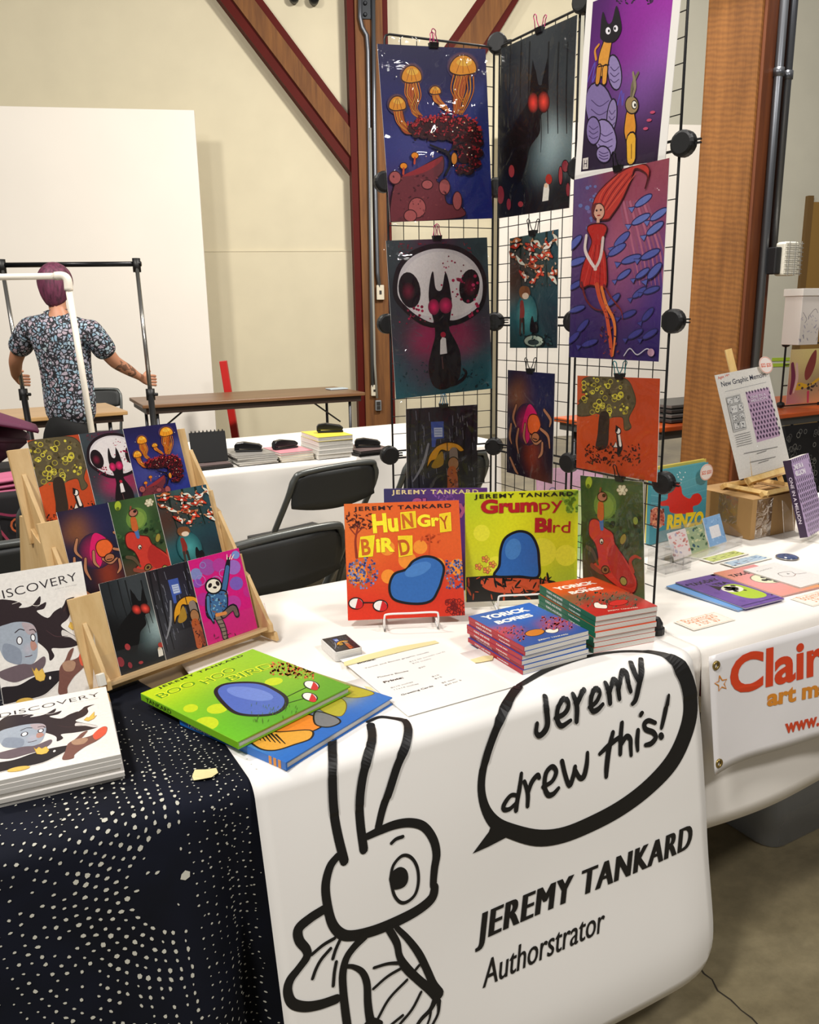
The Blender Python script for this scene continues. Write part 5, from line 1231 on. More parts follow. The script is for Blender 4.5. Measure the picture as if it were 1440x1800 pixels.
def d_tig(a):
    a.bg([(500, 600, 'c8a86a', 100), (700, 660, '4a86b8', 80), (850, 720, '1f6ac0', 120), (1000, 420, '8a9a5a', 90), (1150, 400, 'a8a03a', 80), (1300, 420, '2a72c4', 110), (1100, 560, '2468bc', 120), (900, 440, 'c8a83a', 100)], 18, 18)
    for pts in ([(980, 400), (1060, 395), (1150, 450), (1120, 520), (1040, 500), (990, 450)], [(1140, 360), (1230, 380), (1290, 410), (1200, 430), (1120, 410)], [(860, 420), (940, 400), (990, 460), (920, 480)]): a.poly(pts, 'b3aa34', True, line='6a5a1c', lw=4)
    a.poly([(760, 560), (800, 510), (900, 505), (990, 520), (1030, 560), (960, 600), (860, 620), (790, 600)], 'e5862a', True, line='1a1410', lw=8)
    a.poly([(640, 620), (720, 580), (800, 600), (960, 590), (960, 630), (880, 660), (780, 690), (700, 680)], 'e0a23a', True, line='1a1410', lw=8)
    for k in range(7): a.stroke([(660 + 22 * k, 590 + 4 * k), (690 + 24 * k, 640 + 3 * k)], [9, 4], '1a1410', smooth=False)
    a.poly([(1000, 500), (1080, 520), (1110, 550), (1050, 575), (990, 560)], '77787a', True, line='1a1410', lw=7)
lime_c = mat('lime_cover', '7cbb1c', 0.35); blue_c = mat('blue_cover', '1f6cc2', 0.35); stripe_c = mat('tiger_orange', 'd98a2a', 0.4)
tg = book('blue picture book with an orange striped shape lying under the Boo Hoo book', 0.258, 0.247, 0.014, (0.372, 1.047, 0.7585), 0.42, R(90), blue_c, d_tig, Q_TIG, spine=(('TANKARD', 0.08, 0.32, 0.45),))
for f in (0.86, 0.90, 0.94): box_part('spine_band', (-0.0009, 0.0005, 0.247 * (1 - f) - 0.004), (-0.0004, 0.0135, 0.247 * (1 - f) + 0.002), stripe_c, tg)
book('lime green Boo Hoo Bird picture book lying on the corner of the navy cloth', 0.245, 0.266, 0.013, (0.322, 1.117, 0.773), 0.354, R(90), lime_c, d_boo, Q_BOO, spine=(('TANKARD', 0.06, 0.34, 0.6),), spine_txt='1c200c')

# ---- Yorick and Bones stacks
Q_YR = [(80, 298), (445, 212), (872, 398), (470, 500)]     # (800,1000) x3.789
def d_yr(a):
    a.bg([(150, 300, '2457a8', 130), (450, 230, '2c63b8', 130), (700, 330, '2a57a4', 100), (450, 480, '274f9a', 130), (860, 400, '25509c', 110), (330, 410, 'c8382c', 60), (660, 350, 'b83a48', 60)], 16, 16)
    a.dots(130, (540, 300, 760, 390), 4, 10, ['c03a44', 'd0505a', 'a02c3c', '7a4a8a'], 0.6); a.dots(90, (260, 360, 460, 470), 4, 10, ['c8402c', '9a3a3a', '3a4a8a'], 0.6)
    a.text('YORICK', (190, 322), (460, 262), 50, 'f2efe6', bold=0.05); a.text('AND', (325, 322), (392, 304), 16, 'f2efe6', bold=0.03); a.text('BONES', (275, 350), (492, 298), 40, 'f2efe6', bold=0.05)
    a.ell(520, 408, 62, 22, 'd07a2a', -6, line='151210', lw=4); a.poly([(585, 395), (610, 385), (640, 392), (665, 382), (670, 402), (640, 412), (600, 408)], 'eee8d8', True, line='15120f', lw=3)
    a.text('JEREMY TANKARD', (555, 462), (745, 422), 12, 'e6e0cc', bold=0.02)
Q_YG = [(548, 105), (890, 60), (1335, 228), (965, 300)]
def d_yg(a):
    a.bg([(600, 110, 'd0461e', 120), (850, 70, 'd8501f', 120), (1000, 130, 'c8421c', 90), (800, 190, '7a4a34', 60), (1100, 180, '3a5a48', 70), (950, 260, 'b82a24', 90), (1250, 240, 'b42420', 120)], 16, 16)
    a.dots(150, (800, 140, 1200, 240), 4, 10, ['2f5a48', '47705a', 'a8402c', '1f4a3c'], 0.5)
    a.text('YORICK', (665, 138), (905, 98), 42, 'f2efe6', bold=0.05); a.text('BONES', (765, 160), (960, 128), 36, 'f2efe6', bold=0.05); a.text('AND', (800, 134), (850, 124), 13, 'f2efe6', bold=0.03)
    a.poly([(925, 215), (950, 210), (975, 222), (1010, 225), (1020, 245), (980, 246), (940, 240)], 'eee8d8', True, line='15120f', lw=3); a.ell(1080, 210, 60, 18, 'c8302a', -6, line='15120f', lw=3)
    a.text('JEREMY TANKARD', (1035, 265), (1220, 240), 11, 'ecd9c4', bold=0.02)
red_sp = mat('red_spine', 'a81c2a', 0.35); grn_sp = mat('green_spine', '146248', 0.35); yb = mat('yorick_blue_cover', '2a58a6', 0.35); yo = mat('yorick_orange_cover', 'cc4a22', 0.35)
rs = random.Random(3)
ORD = ['bottom', 'second from the bottom', 'third from the bottom', 'fourth from the bottom', 'fifth from the bottom', 'sixth from the bottom', 'top']
n_red, t_red = 6, 0.00925
for k in range(n_red):
    top = k == n_red - 1
    lab = 'top book of the red-spined stack with the blue Yorick and Bones cover' if top else 'red-spined paperback, %s of its stack' % ORD[k]
    book(lab, 0.155, 0.187, t_red, (0.875 + (0 if top else rs.uniform(-0.004, 0.003)), 1.132 + (0 if top else rs.uniform(-0.004, 0.003)), TZ + 0.0045 + t_red * (k + 1)), -0.004 + (0 if top else rs.uniform(-0.02, 0.02)), R(90), yb,
         d_yr if top else None, Q_YR, hard=False, group='red-spined graphic novels in a stack', spine=(('YORICK AND BONES', 0.14, 0.44, 0.42), ('TANKARD', 0.56, 0.76, 0.3)), name='graphic_novel', spine_m=red_sp)
n_grn, t_grn = 7, 0.0111
for k in range(n_grn):
    top = k == n_grn - 1
    lab = 'top book of the green-spined stack with the orange Yorick and Bones cover' if top else 'green-spined paperback, %s of its stack' % ORD[k]
    book(lab, 0.147, 0.214, t_grn, (1.053 + (0 if top else rs.uniform(-0.002, 0.003)), 1.138 + (0 if top else rs.uniform(-0.002, 0.003)), TZ + 0.0045 + t_grn * (k + 1)), -0.141 + (0 if top else rs.uniform(-0.012, 0.012)), R(90), yo,
         d_yg if top else None, Q_YG, hard=False, group='green-spined graphic novels in a stack', spine=(('YORICK AND BONES', 0.14, 0.44, 0.42), ('TANKARD', 0.56, 0.76, 0.3)), name='graphic_novel', spine_m=grn_sp)

# ---- Discovery comics
Q_DIS = [(-200, 168), (518, 92), (700, 960), (-60, 1110)]      # (0,960) x3.6, standing copy
def d_disc(a):
    a.flat('ece7e0')
    a.text('DISCOVERY', (-150, 328), (492, 208), 66, '231a20', bold=-0.004, spacing=1.05)
    a.text('a comic anthology', (330, 262), (486, 238), 12, 'b9b2ac')
    hair = '2a1c20'
    a.poly([(-120, 330), (0, 320), (80, 345), (60, 370), (150, 360), (215, 300), (215, 350), (180, 375), (258, 338), (245, 380), (190, 395), (270, 440), (320, 400), (375, 375), (340, 420), (390, 360), (410, 325), (470, 312), (430, 345), (440, 400), (420, 450), (370, 490), (420, 530), (525, 595), (470, 630), (380, 640), (300, 640), (320, 690), (285, 720), (270, 660), (200, 600), (60, 520), (-150, 500)], hair, True, 4)
    a.poly([(380, 520), (440, 545), (525, 595), (500, 605), (440, 570), (380, 560)], 'd9d2cc', True)
    a.stroke([(10, 345), (90, 330), (180, 360), (240, 345)], [3, 5, 4, 2], 'e6dcd4'); a.stroke([(390, 400), (420, 350), (460, 318)], [5, 6, 2], '4a2a26'); a.stroke([(260, 520), (330, 560), (420, 560)], [3, 6, 3], '4a3034')
    a.poly([(-120, 520), (-20, 470), (80, 460), (160, 480), (190, 540), (195, 620), (185, 700), (140, 745), (60, 740), (-60, 700)], 'a3acb8', True, 5)
    a.poly([(80, 465), (160, 482), (185, 530), (130, 545), (95, 510)], 'b4a4a8', True); a.glow(120, 640, 50, 50, 'b9b4be', 'a3acb8'); a.poly([(140, 595), (165, 585), (190, 622), (168, 650), (145, 640)], 'b98a7c', True); a.poly([(-60, 600), (60, 640), (60, 740), (-60, 700)], '8a93a2', True)
    a.ell(58, 582, 24, 28, '3a3036'); a.ell(58, 582, 16, 22, 'eef0f2'); a.ell(160, 565, 20, 26, '3a3036', -10); a.ell(160, 565, 13, 19, 'eef0f2', -10); a.stroke([(25, 530), (60, 508), (95, 515)], 6, '2a1c20'); a.stroke([(135, 515), (165, 512), (182, 530)], 6, '2a1c20')
    a.stroke([(100, 690), (125, 688), (150, 680)], 5, '5a3a40')
    a.poly([(60, 740), (150, 740), (240, 690), (250, 740), (200, 800), (120, 830), (0, 860), (-120, 800)], '6a5a60', True)
    a.poly([(-100, 900), (40, 880), (150, 830), (260, 795), (400, 785), (385, 830), (300, 910), (220, 960), (60, 990), (-100, 1010)], '211a1e', True, 5, line='efeae4', lw=5); a.ell(286, 836, 8, 12, 'f0ece6')
    a.poly([(360, 770), (400, 720), (430, 660), (465, 640), (450, 690), (440, 720), (500, 700), (530, 640), (560, 612), (585, 630), (582, 700), (540, 770), (470, 830), (420, 900), (415, 945), (350, 945), (355, 850)], '7a5046', True, 5)
    a.poly([(505, 700), (535, 635), (565, 615), (585, 640), (580, 710), (530, 760)], 'dd5a40', True); a.poly([(380, 740), (440, 720), (480, 740), (460, 790), (400, 790)], 'b08a70', True)
    for pts in ([(148, 765), (165, 790), (180, 765), (200, 790), (225, 770), (250, 820), (240, 850), (210, 858), (180, 845)], [(425, 500), (440, 470), (455, 475), (480, 410), (485, 470), (500, 460), (485, 500), (455, 522)]): a.poly(pts, 'e8bf58', line='c79a34', lw=3)
    a.ell(90, 995, 70, 26, 'e0b85a', -6)
grey_edge = mat('comic_cover', 'e6e2dc', 0.4)
book('Discovery comic anthology propped upright at the left edge', 0.160, 0.244, 0.010, (0.0216, 1.447, TZ + 0.006), 0.038, 0.343, grey_edge, d_disc, Q_DIS, hard=False, name='comic_book')
nst = 6; tst = 0.0068
for k in range(nst):
    top = k == nst - 1
    book('top Discovery comic of the flat stack at the left edge' if top else 'white Discovery comic, %s of the flat stack' % ORD[k], 0.170, 0.250, tst, (-0.012 + (0 if top else rs.uniform(-0.003, 0.003)), 1.165 + (0 if top else rs.uniform(-0.003, 0.003)), NZ + 0.001 + tst * (k + 1)), -0.087 + (0 if top else rs.uniform(-0.012, 0.012)), R(90), grey_edge,
         d_disc if top else None, Q_DIS, hard=False, group='Discovery comics in a flat stack', name='comic_book')

# ================================================================== CARD RACK
ry = 0.316
RO = Vector((0.9505, 0.3107, 0)) * 0.63 + Vector((-0.3107, 0.9505, 0)) * 1.30 + Vector((0, 0, NZ + 0.0005))
rk = thing('card_rack', 'three-tier blond plywood card rack standing on the table', 'rack', RO, (0, 0, ry))
birch = wood_mat('birch_ply', 'c9a672', 'e0c393', 9, 'X', 0.5, 8)
birch_v = wood_mat('birch_ply_upright', 'c49f68', 'dcbd8a', 9, 'Z', 0.5, 8)
ct, st = math.cos(0.285), math.sin(0.285)
XL, XR_ = -0.004, 0.348
for k in range(3):
    y0, z0 = 0.028 + 0.09 * k, 0.024 + 0.125 * k
    Mt = Matrix.Translation((0, y0, z0)) @ Matrix.Rotation(-0.285, 4, 'X')
    MB().box((XL - 0.022, 0.008, -0.018), (XR_ + 0.002, 0.016, 0.160), Mt).build('backboard', birch_v, rk, bevel=0.001)
    MB().box((XL, -0.024, -0.007), (XR_, 0.008, 0.0), Mt).build('shelf', birch, rk, bevel=0.001)
    for xx in (XL - 0.008, XR_):
        MB().prism([(0.008, -0.012), (-0.032, -0.012), (-0.034, 0.004), (-0.026, 0.016), (0.006, 0.112), (0.008, 0.112)], xx, xx + 0.008, 'X', Mt).build('cheek', birch_v, rk, bevel=0.001)
MBs = []
for xx in (XL - 0.016, XR_ + 0.008):
    poly = [(-0.012, 0.0), (0.33, 0.0), (0.33, 0.02), (0.262, 0.30), (0.245, 0.30), (0.2, 0.268), (0.165, 0.252), (0.15, 0.145), (0.11, 0.14), (0.075, 0.126), (0.062, 0.018), (-0.006, 0.018)]
    MB().prism(poly, xx, xx + 0.008, 'X').build('side_panel', birch_v, rk, bevel=0.001)
acry = clear_mat('clear_acrylic', gloss=0.03, rough=0.03)
lipM = Matrix.Translation((0, 0.028, 0.024)) @ Matrix.Rotation(-0.285, 4, 'X')
MB().box((XL - 0.004, -0.0275, -0.004), (XR_ + 0.004, -0.0255, 0.05), lipM).build('clear_lip', acry, rk)
MB().box((XL - 0.02, -0.034, 0.0), (XL - 0.008, -0.022, 0.022), lipM).build('lip_bracket', mat('clear_bracket', 'e8e4da', 0.3), rk, bevel=0.001)
MB().box((XL - 0.02, -0.03, -0.012), (XL - 0.016, 0.006, -0.004), lipM).build('peg', birch, rk)
def card(label, k, x, order, fn, q):
    y0, z0 = 0.028 + 0.09 * k, 0.024 + 0.125 * k
    Ml = Matrix.Translation(RO) @ Matrix.Rotation(ry, 4, 'Z') @ Matrix.Translation((x, y0, z0 + 0.0006)) @ Matrix.Rotation(-0.285, 4, 'X') @ Matrix.Translation((0, 0.0055 - 0.0025 * order, 0))
    t = thing('greeting_card', label, 'card', group='greeting cards on the wooden rack'); t.matrix_world = Ml
    box_part('card_stock', (0, 0, 0), (0.122, 0.0018, 0.173), sheet_m, t)
    a = Art(0.122, 0.173, q); fn(a); a.build('printed_front', t, attr_mat('glossy_card_ink', 0.22))
XS = (0.012, 0.112, 0.216)
Q_OR2 = [(955, 670), (1180, 680), (1200, 1080), (930, 1030)]
card('orange tree greeting card on the top tier', 2, XS[0], 0, d_orange, Q_OR2)
card('white skull greeting card on the top tier', 2, XS[1], 1, d_skull, Q_SKULL)
card('blue jellyfish greeting card on the top tier', 2, XS[2] - 0.012, 2, d_jelly, Q_JELLY)
card('purple parasol greeting card on the middle tier', 1, XS[0], 0, d_creat, Q_CREAT)
card('green dragon greeting card on the middle tier', 1, XS[1], 1, d_green, Q_GREEN)
card('teal fish greeting card on the middle tier', 1, XS[2] - 0.006, 2, d_koi, Q_KOI)
card('black red-eyed forest greeting card on the bottom tier', 0, XS[0] + 0.022, 0, d_dark, Q_DARK)
card('yellow umbrella greeting card on the bottom tier', 0, XS[1] + 0.014, 1, d_umb, Q_UMB)
card('hot pink sloth greeting card on the bottom tier', 0, XS[2] + 0.002, 2, d_sloth, Q_SLOTH)

# ================================================================== PRICE LIST, TAPE, CARD DECK
pz = BZ + 0.0030
t = thing('price_list', 'white printed price list sheet taped to the table', 'sheet', (0.608, 1.098, pz), (R(-90), 0, -0.003))
box_part('paper', (0, 0, 0), (0.216, 0.0005, 0.272), sheet_m, t)
Q_PL = [(225, 285), (810, 138), (1330, 440), (600, 650)]   # (540,1090) x3.6
a = Art(0.216, 0.272, Q_PL)
G1, G2 = '1a1818', '6a6664'
a.text('Price List', (310, 300), (575, 236), 26, G1, bold=0.05); a.build('heading', t); a = Art(0.216, 0.272, Q_PL); a.text('Books:', (325, 310), (440, 280), 17, G1, bold=0.04)
a.text('Yorick and Bones graphic novels', (362, 338), (770, 228), 12, '3a3634', bold=0.01); a.text('$12.50 (credit card)', (645, 292), (872, 222), 11, G2); a.text('$10 (cash)', (662, 302), (780, 268), 11, G2)
a.text('Picture Books', (435, 394), (632, 348), 13, '3a3634', bold=0.015); a.text('$20', (700, 330), (742, 316), 11, G2)
h2 = Art(0.216, 0.272, Q_PL); h2.text('Prints:', (470, 426), (598, 392), 19, G1, bold=0.045); h2.build('heading', t); a.text('8x10 inches', (510, 460), (655, 418), 11, G2); a.text('11x14 inches', (530, 472), (690, 430), 11, G2); a.text('$10', (782, 384), (828, 370), 11, G2); a.text('$15', (800, 398), (846, 382), 11, G2)
a.text('Greeting Cards', (572, 508), (785, 444), 13, '2a2826', bold=0.02); a.text('$5 each', (845, 424), (935, 396), 11, G2); a.text('$20 for 5', (864, 440), (975, 402), 11, G2)
o_ = a.build('printed_text', t); o_['kind'] = 'stuff'
tape_m = mat('masking_tape_flat', 'e6d7a0', 0.55)
def tape(label, pts, z):
    m = MB(); m.add([tuple(W(x, y, z)) for x, y in pts], [tuple(range(len(pts)))])
    tag(m.build('masking_tape', tape_m, None, solid=0.0004), label, 'tape', 'strips of masking tape')
tape('long masking tape strip along the top of the price list', [(604, 1164), (640, 1152), (700, 1137), (765, 1126), (772, 1130), (720, 1142), (660, 1157), (606, 1171)], pz + 0.0012)
tape('short masking tape strip left of the red-spined books', [(826, 1160), (850, 1153), (868, 1152), (866, 1160), (845, 1164), (828, 1166)], pz - 0.0006)
tape('masking tape strip beside the lower picture books', [(640, 1206), (652, 1208), (668, 1222), (660, 1225)], pz + 0.0012)
# deck of cards
t = thing('card_deck', 'small deck of glossy cards with an umbrella picture', 'cards', (0.602, 1.376, TZ + 0.0012), (0, 0, -0.04))
def rrect(w_, h_, r, n=5):
    out = []
    for cx_, cy_, a0 in ((w_ - r, r, -90), (w_ - r, h_ - r, 0), (r, h_ - r, 90), (r, r, 180)):
        for j in range(n + 1): an = R(a0 + 90 * j / n); out.append((cx_ + r * math.cos(an), cy_ + r * math.sin(an)))
    return out
nl = 10
for k in range(nl):
    j = rs.uniform(-0.0004, 0.0004)
    MB().prism([(x + j, y + j) for x, y in rrect(0.058, 0.082, 0.005)], k * 0.0019, k * 0.0019 + 0.0017, 'Z').build('card', mat('deck_card', 'dcdad6', 0.3), t)
a = Art(0.053, 0.076, Q_UMB); d_umb(a)
a.build('top_card_print', t, attr_mat('glossy_card_ink', 0.22), lambda u, v, l: (u + 0.0025, v + 0.003, nl * 0.0019 + l))
# ================================================================== NEIGHBOUR'S TABLE (right)
ZC = TZ + 0.0015
# vinyl banner with orange lettering
CB0 = on_plane(1248, 1132, (0, YF - 0.03, 0), (0, 1, 0)); 
vt = thing('vinyl_banner', 'white vinyl banner with orange-red Claire lettering pinned to the right cloth', 'banner')
cbw = (on_plane(1440, 1076, (0, YF - 0.03, 0), (0, 1, 0)).x - CB0.x)
zb_ = on_plane(1244, 1368, (0, YF - 0.055, 0), (0, 1, 0)).z
cbh = 0.735 - zb_
def cban(u, v, l=0.0):
    """u along, v up from the lower edge"""
    k = 1 - v / cbh
    y = YF - 0.030 - 0.035 * k - l + 0.006 * math.sin(11 * u + 0.5) * k + 0.003 * math.sin(23 * u) * k + 0.004 * math.sin(6 * v + 9 * u)
    return (CB0.x + u, y - 0.004, zb_ + v + 0.010 * math.sin(5 * u + 1.2) * k)
MB().grid(cban, [1.25 * i / 60 for i in range(61)], [cbh * j / 14 for j in range(15)]).build('vinyl_sheet', mat('white_vinyl', 'e9e6e6', 0.42, noise=0.01, nscale=4, bump=0.08, bscale=12), vt, smooth=True, solid=0.001)
Q_CL = [(170, 130), (650, -10), (650, 520), (160, 720)]     # (1180,1080) x2.5
OR, OG = 'd8421c', 'd98a2a'
star = [];
for k in range(10): r_ = 34 if k % 2 == 0 else 15; an = R(-90 + 36 * k - 12); star.append((217 + r_ * math.cos(an) * 0.9, 262 + r_ * math.sin(an) * 1.15))
for nm_, fn_ in (('name_lettering', lambda a: a.text('Claire', (255, 322), (735, 188), 152, OR, bold=0.03, clip=False)), ('tagline_lettering', lambda a: a.text('art made', (412, 378), (760, 290), 66, OG, bold=0.04, clip=False)),
                 ('web_lettering', lambda a: a.text('www.cl', (482, 512), (668, 455), 56, 'cf4522', bold=0.035, clip=False)), ('star_outline', lambda a: a.stroke(star + [star[0]], 5, OG, smooth=False))):
    a = Art(cbw, cbh, Q_CL); fn_(a); a.build(nm_, vt, attr_mat('vinyl_print', 0.45), lambda u, v, l: cban(u, v, 0.0015 + l))
brass = mat('brass_grommet', 'a08a52', 0.3, 0.9)
for (u, v) in ((0.018, cbh - 0.022), (0.014, 0.022)):
    p = Vector(cban(u, v, 0.002))
    m = MB(); m.tube([p + Vector((0.0075 * math.cos(2 * PI * j / 14), 0, 0.0075 * math.sin(2 * PI * j / 14))) for j in range(14)], 0.0028, 7, closed=True); m.build('grommet', brass, vt, smooth=True)

def flat_item(name, label, cat, w_, h_, th, loc, yaw, art, quad, edge, group=None, m=None, folds=False):
    """thin printed item lying face up; local x right, z away"""
    t = thing(name, label, cat, loc, (R(-90), 0, yaw), group)
    box_part('paper', (0, 0, 0), (w_, th, h_), edge, t)
    if art:
        a = Art(w_, h_, quad); art(a); a.build('printed_front', t, m)
    return t
def booklet(label, w_, h_, loc, yaw, art, quad, edge, th=0.004, group=None):
    t = thing('zine', label, 'booklet', loc, (R(-90), 0, yaw), group)
    c_ = box_part('cover', (0, 0, 0), (w_, 0.0006, h_), edge, t)
    box_part('pages', (0.001, 0.0006, 0.001), (w_ - 0.001, th - 0.0006, h_ - 0.001), pages_m, t); box_part('back_cover', (0, th - 0.0006, 0), (w_, th, h_), edge, t)
    if art: a = Art(w_, h_, quad); art(a); a.build('cover_art', c_)
    return t
def d_pz(a):
    a.flat('6a4a9a'); a.dots(40, (0, 0, 100, 150), 3, 8, ['5f4090', '7656a4'])
    a.poly([(50, 60), (88, 58), (94, 110), (80, 128), (48, 122), (40, 90)], 'a9c42c', True); a.ell(62, 74, 22, 16, 'e9e4d4'); a.dots(12, (44, 60, 84, 90), 3, 7, ['1a1616']); a.poly([(34, 70), (40, 40), (54, 58)], '15121a')
    a.text('TAX-DAY', (12, 30), (84, 30), 13, '1a1420', bold=0.04); a.text('TEA', (50, 50), (86, 50), 12, '1a1420', bold=0.04)
    a.stroke([(4, 140), (96, 140)], 3, '3a2468', smooth=False)
def d_pk(a):
    a.bg([(0, 0, 'e0905a', 60), (100, 0, 'ea9a9a', 60), (50, 70, 'f0a0ae', 60), (0, 140, 'e89a8a', 50), (100, 140, 'e6a05a', 50)], 8, 8)
    a.ell(55, 72, 30, 26, 'ecebc8', line='8a6a5a', lw=2); a.dots(12, (36, 60, 74, 92), 3, 7, ['1a1616']); a.text('TAX-DAY', (10, 36), (80, 36), 12, '1a1420', bold=0.04)
def d_wz(a):
    a.flat('f0ece8'); a.text('Comics', (14, 30), (60, 28), 8, '8a8480'); a.stroke([(30, 80), (40, 60), (70, 66), (66, 84), (90, 92)], 1.6, '5a4a44'); a.stroke([(30, 80), (48, 92), (66, 84)], 1.4, '8a5a4a'); a.dots(3, (50, 70, 60, 80), 1, 2, ['2a2220'])
Q100 = [(0, 0), (100, 0), (100, 150), (0, 150)]
pur_e = mat('purple_zine', '5c4290', 0.35); blu_e = mat('blue_zine', '6aa0dc', 0.35); pk_e = mat('pink_zine', 'e2948a', 0.35); wh_e = mat('white_zine', 'ece8e2', 0.45)
booklet('pale blue booklet under the purple zine', 0.125, 0.205, (1.49, 1.152, ZC + 0.0035), 0.05, None, None, blu_e, 0.0033)
booklet('purple zine with a lime green cover panel', 0.130, 0.212, (1.506, 1.146, ZC + 0.0072), -0.03, d_pz, Q100, pur_e, 0.0036)
booklet('pink and orange zine beside the purple one', 0.148, 0.205, (1.652, 1.163, ZC + 0.0036), -0.04, d_pk, Q100, pk_e, 0.0035)
booklet('white booklet with a thin line sketch lying on the pink zine', 0.125, 0.165, (1.735, 1.172, ZC + 0.0075), 0.0, d_wz, Q100, wh_e, 0.0036)
def d_bm(c1, c2):
    def fn(a):
        a.flat('f2efe4'); a.poly([(6, 20), (94, 20), (94, 130), (6, 130)], c1); a.dots(26, (8, 24, 92, 126), 3, 9, c2, 0.5)
    return fn
flat_item('bookmark', 'yellow-green bookmark lying below the clear card holder', 'bookmark', 0.155, 0.05, 0.0006, (1.735, 1.432, ZC + 0.0008), 0.05, d_bm('c9d07a', ['5a6a2a', '8aa04a', '3a3a20']), Q100, wh_e, 'bookmarks')
flat_item('bookmark', 'blue patterned bookmark lying nearest the button badge', 'bookmark', 0.155, 0.05, 0.0006, (1.752, 1.376, ZC + 0.0008), 0.02, d_bm('b9cfe0', ['4a7ab0', '7a4a5a', '3a5a6a']), Q100, wh_e, 'bookmarks')
def d_tag(a):
    a.flat('f4efe4'); a.stroke([(4, 8), (96, 8), (96, 142), (4, 142), (4, 8)], 2, 'e0b890', smooth=False); a.text('Bookmarks', (14, 66), (86, 66), 34, 'e0905a'); a.text('3 for $5', (24, 116), (76, 116), 30, 'e0905a')
flat_item('price_tag', 'orange-lettered price tag on the cloth below the purple zine', 'tag', 0.125, 0.058, 0.0006, (1.318, 1.124, ZC + 0.0008), -0.03, d_tag, Q100, wh_e, 'orange-lettered price tags')
flat_item('price_tag', 'orange-lettered price tag at the right edge below the pink zine', 'tag', 0.125, 0.06, 0.0006, (1.66, 1.085, ZC + 0.0008), 0.0, d_tag, Q100, wh_e, 'orange-lettered price tags')
# button badge
bp_ = W(1384, 980, ZC)
bt_ = thing('button_badge', 'round blue shiny button badge on the white cloth', 'badge', bp_)
MB().lathe([(0.028, 0), (0.0285, 0.002), (0.024, 0.0055), (0.012, 0.0075), (0.001, 0.008)], 26).build('domed_face', mat('badge_blue', '4a567a', 0.12, noise=0.5, nscale=60), bt_, smooth=True)
MB().tube([(0.0285 * math.cos(2 * PI * j / 26), 0.0285 * math.sin(2 * PI * j / 26), 0.0015) for j in range(26)], 0.0014, 6, closed=True).build('rim', mat('badge_rim', 'b0a8a0', 0.25, 0.8), bt_, smooth=True)
# clear card holders with business cards
def holder(label, loc, yaw, w_, d_, h_, cards):
    t = thing('acrylic_holder', label, 'holder', loc, (0, 0, yaw), 'clear acrylic card holders')
    p_ = 0.002
    MB().box((0, 0, 0), (w_, d_, p_)).build('base_plate', acry, t)
    MB().box((0, d_ - p_, 0), (w_, d_, h_)).build('back_plate', acry, t)
    MB().box((0, 0, 0), (w_, p_, h_ * 0.35)).build('front_plate', acry, t)
    for x in (0, w_ - p_): MB().prism([(0, 0), (d_, 0), (d_, h_), (0, h_ * 0.35)], x, x + p_, 'X').build('side_plate', acry, t)
    M0 = Matrix.Translation(loc) @ Matrix.Rotation(yaw, 4, 'Z')
    for i, (lab, x, wc, hc, col, cols) in enumerate(cards):
        c = thing('info_card', lab, 'card', group='cards in the acrylic holders'); c.matrix_world = M0 @ Matrix.Translation((x, d_ * 0.42 + 0.002 * i, p_ + 0.001)) @ Matrix.Rotation(-0.35, 4, 'X')
        box_part('paper', (0, 0, 0), (wc, 0.002, hc), wh_e, c)
        a = Art(wc, hc, Q100); a.flat(col); a.dots(26, (6, 10, 94, 140), 4, 13, cols, 0.6); a.poly([(22, 50), (78, 50), (78, 110), (22, 110)], 'f0eef0') if i == 2 else None
        a.build('printed_front', c)
holder('long clear acrylic card holder in front of the teal book', (1.655, 1.462, ZC), 0.17, 0.30, 0.085, 0.075,
       (('pink and white card at the left of the acrylic holder', 0.012, 0.085, 0.075, 'e6d9d6', ['d08a80', 'b0a8c0', 'e0a0a0']), ('green patterned card in the middle of the acrylic holder', 0.10, 0.085, 0.072, '9fb08a', ['4a6a4a', '3a5a6a', 'd0d0a0']), ('blue-bordered card at the right of the acrylic holder', 0.195, 0.09, 0.085, '8ab4e0', ['a0c4ea', '7aa4d4'])))
holder('small empty clear acrylic holder behind the grid foot', (1.555, 1.43, ZC), 0.05, 0.10, 0.06, 0.055, ())
# RENZO book and the one behind it
Q_RZ = [(80, 240), (585, 165), (550, 680), (60, 800)]     # (1120,780) x4.5
def d_renzo(a):
    a.bg([(120, 250, '4a9aa8', 160), (400, 200, '5aa6b0', 160), (570, 300, '4f9cac', 150), (120, 600, '3c8898', 160), (500, 600, '3f8c9c', 160)], 10, 10)
    for k in range(4): a.stroke([(70, 300 + 60 * k), (300, 330 + 50 * k), (570, 250 + 60 * k)], 6, '62aab4')
    a.poly([(230, 400), (260, 350), (300, 320), (345, 350), (360, 410), (420, 440), (450, 410), (500, 400), (528, 440), (500, 480), (450, 500), (440, 550), (260, 550), (235, 500), (170, 500), (160, 470), (220, 450)], 'd8281f', True, 5)
    a.ell(130, 590, 70, 80, 'c4705a', line='e0b0a0', lw=4); a.dots(40, (75, 525, 190, 660), 5, 12, ['b0402c', 'e09a70', '8a3a2c'])
    a.text('RENZO', (215, 672), (535, 630), 92, 'f2d020', bold=0.06); a.dots(10, (300, 230, 400, 340), 4, 6, ['e8f0f0'])
teal_c = mat('teal_cover', '4694a2', 0.35); yel_c = mat('mustard_cover', 'd6c25a', 0.4)
book('teal picture book with red shape and yellow RENZO lettering', 0.254, 0.215, 0.012, (1.722, 1.651, ZC + 0.0005), 0.078, 0.02, teal_c, d_renzo, Q_RZ)
book('mustard picture book standing just behind the teal one', 0.254, 0.222, 0.010, (1.732, 1.668, ZC + 0.0005), 0.078, 0.02, yel_c)
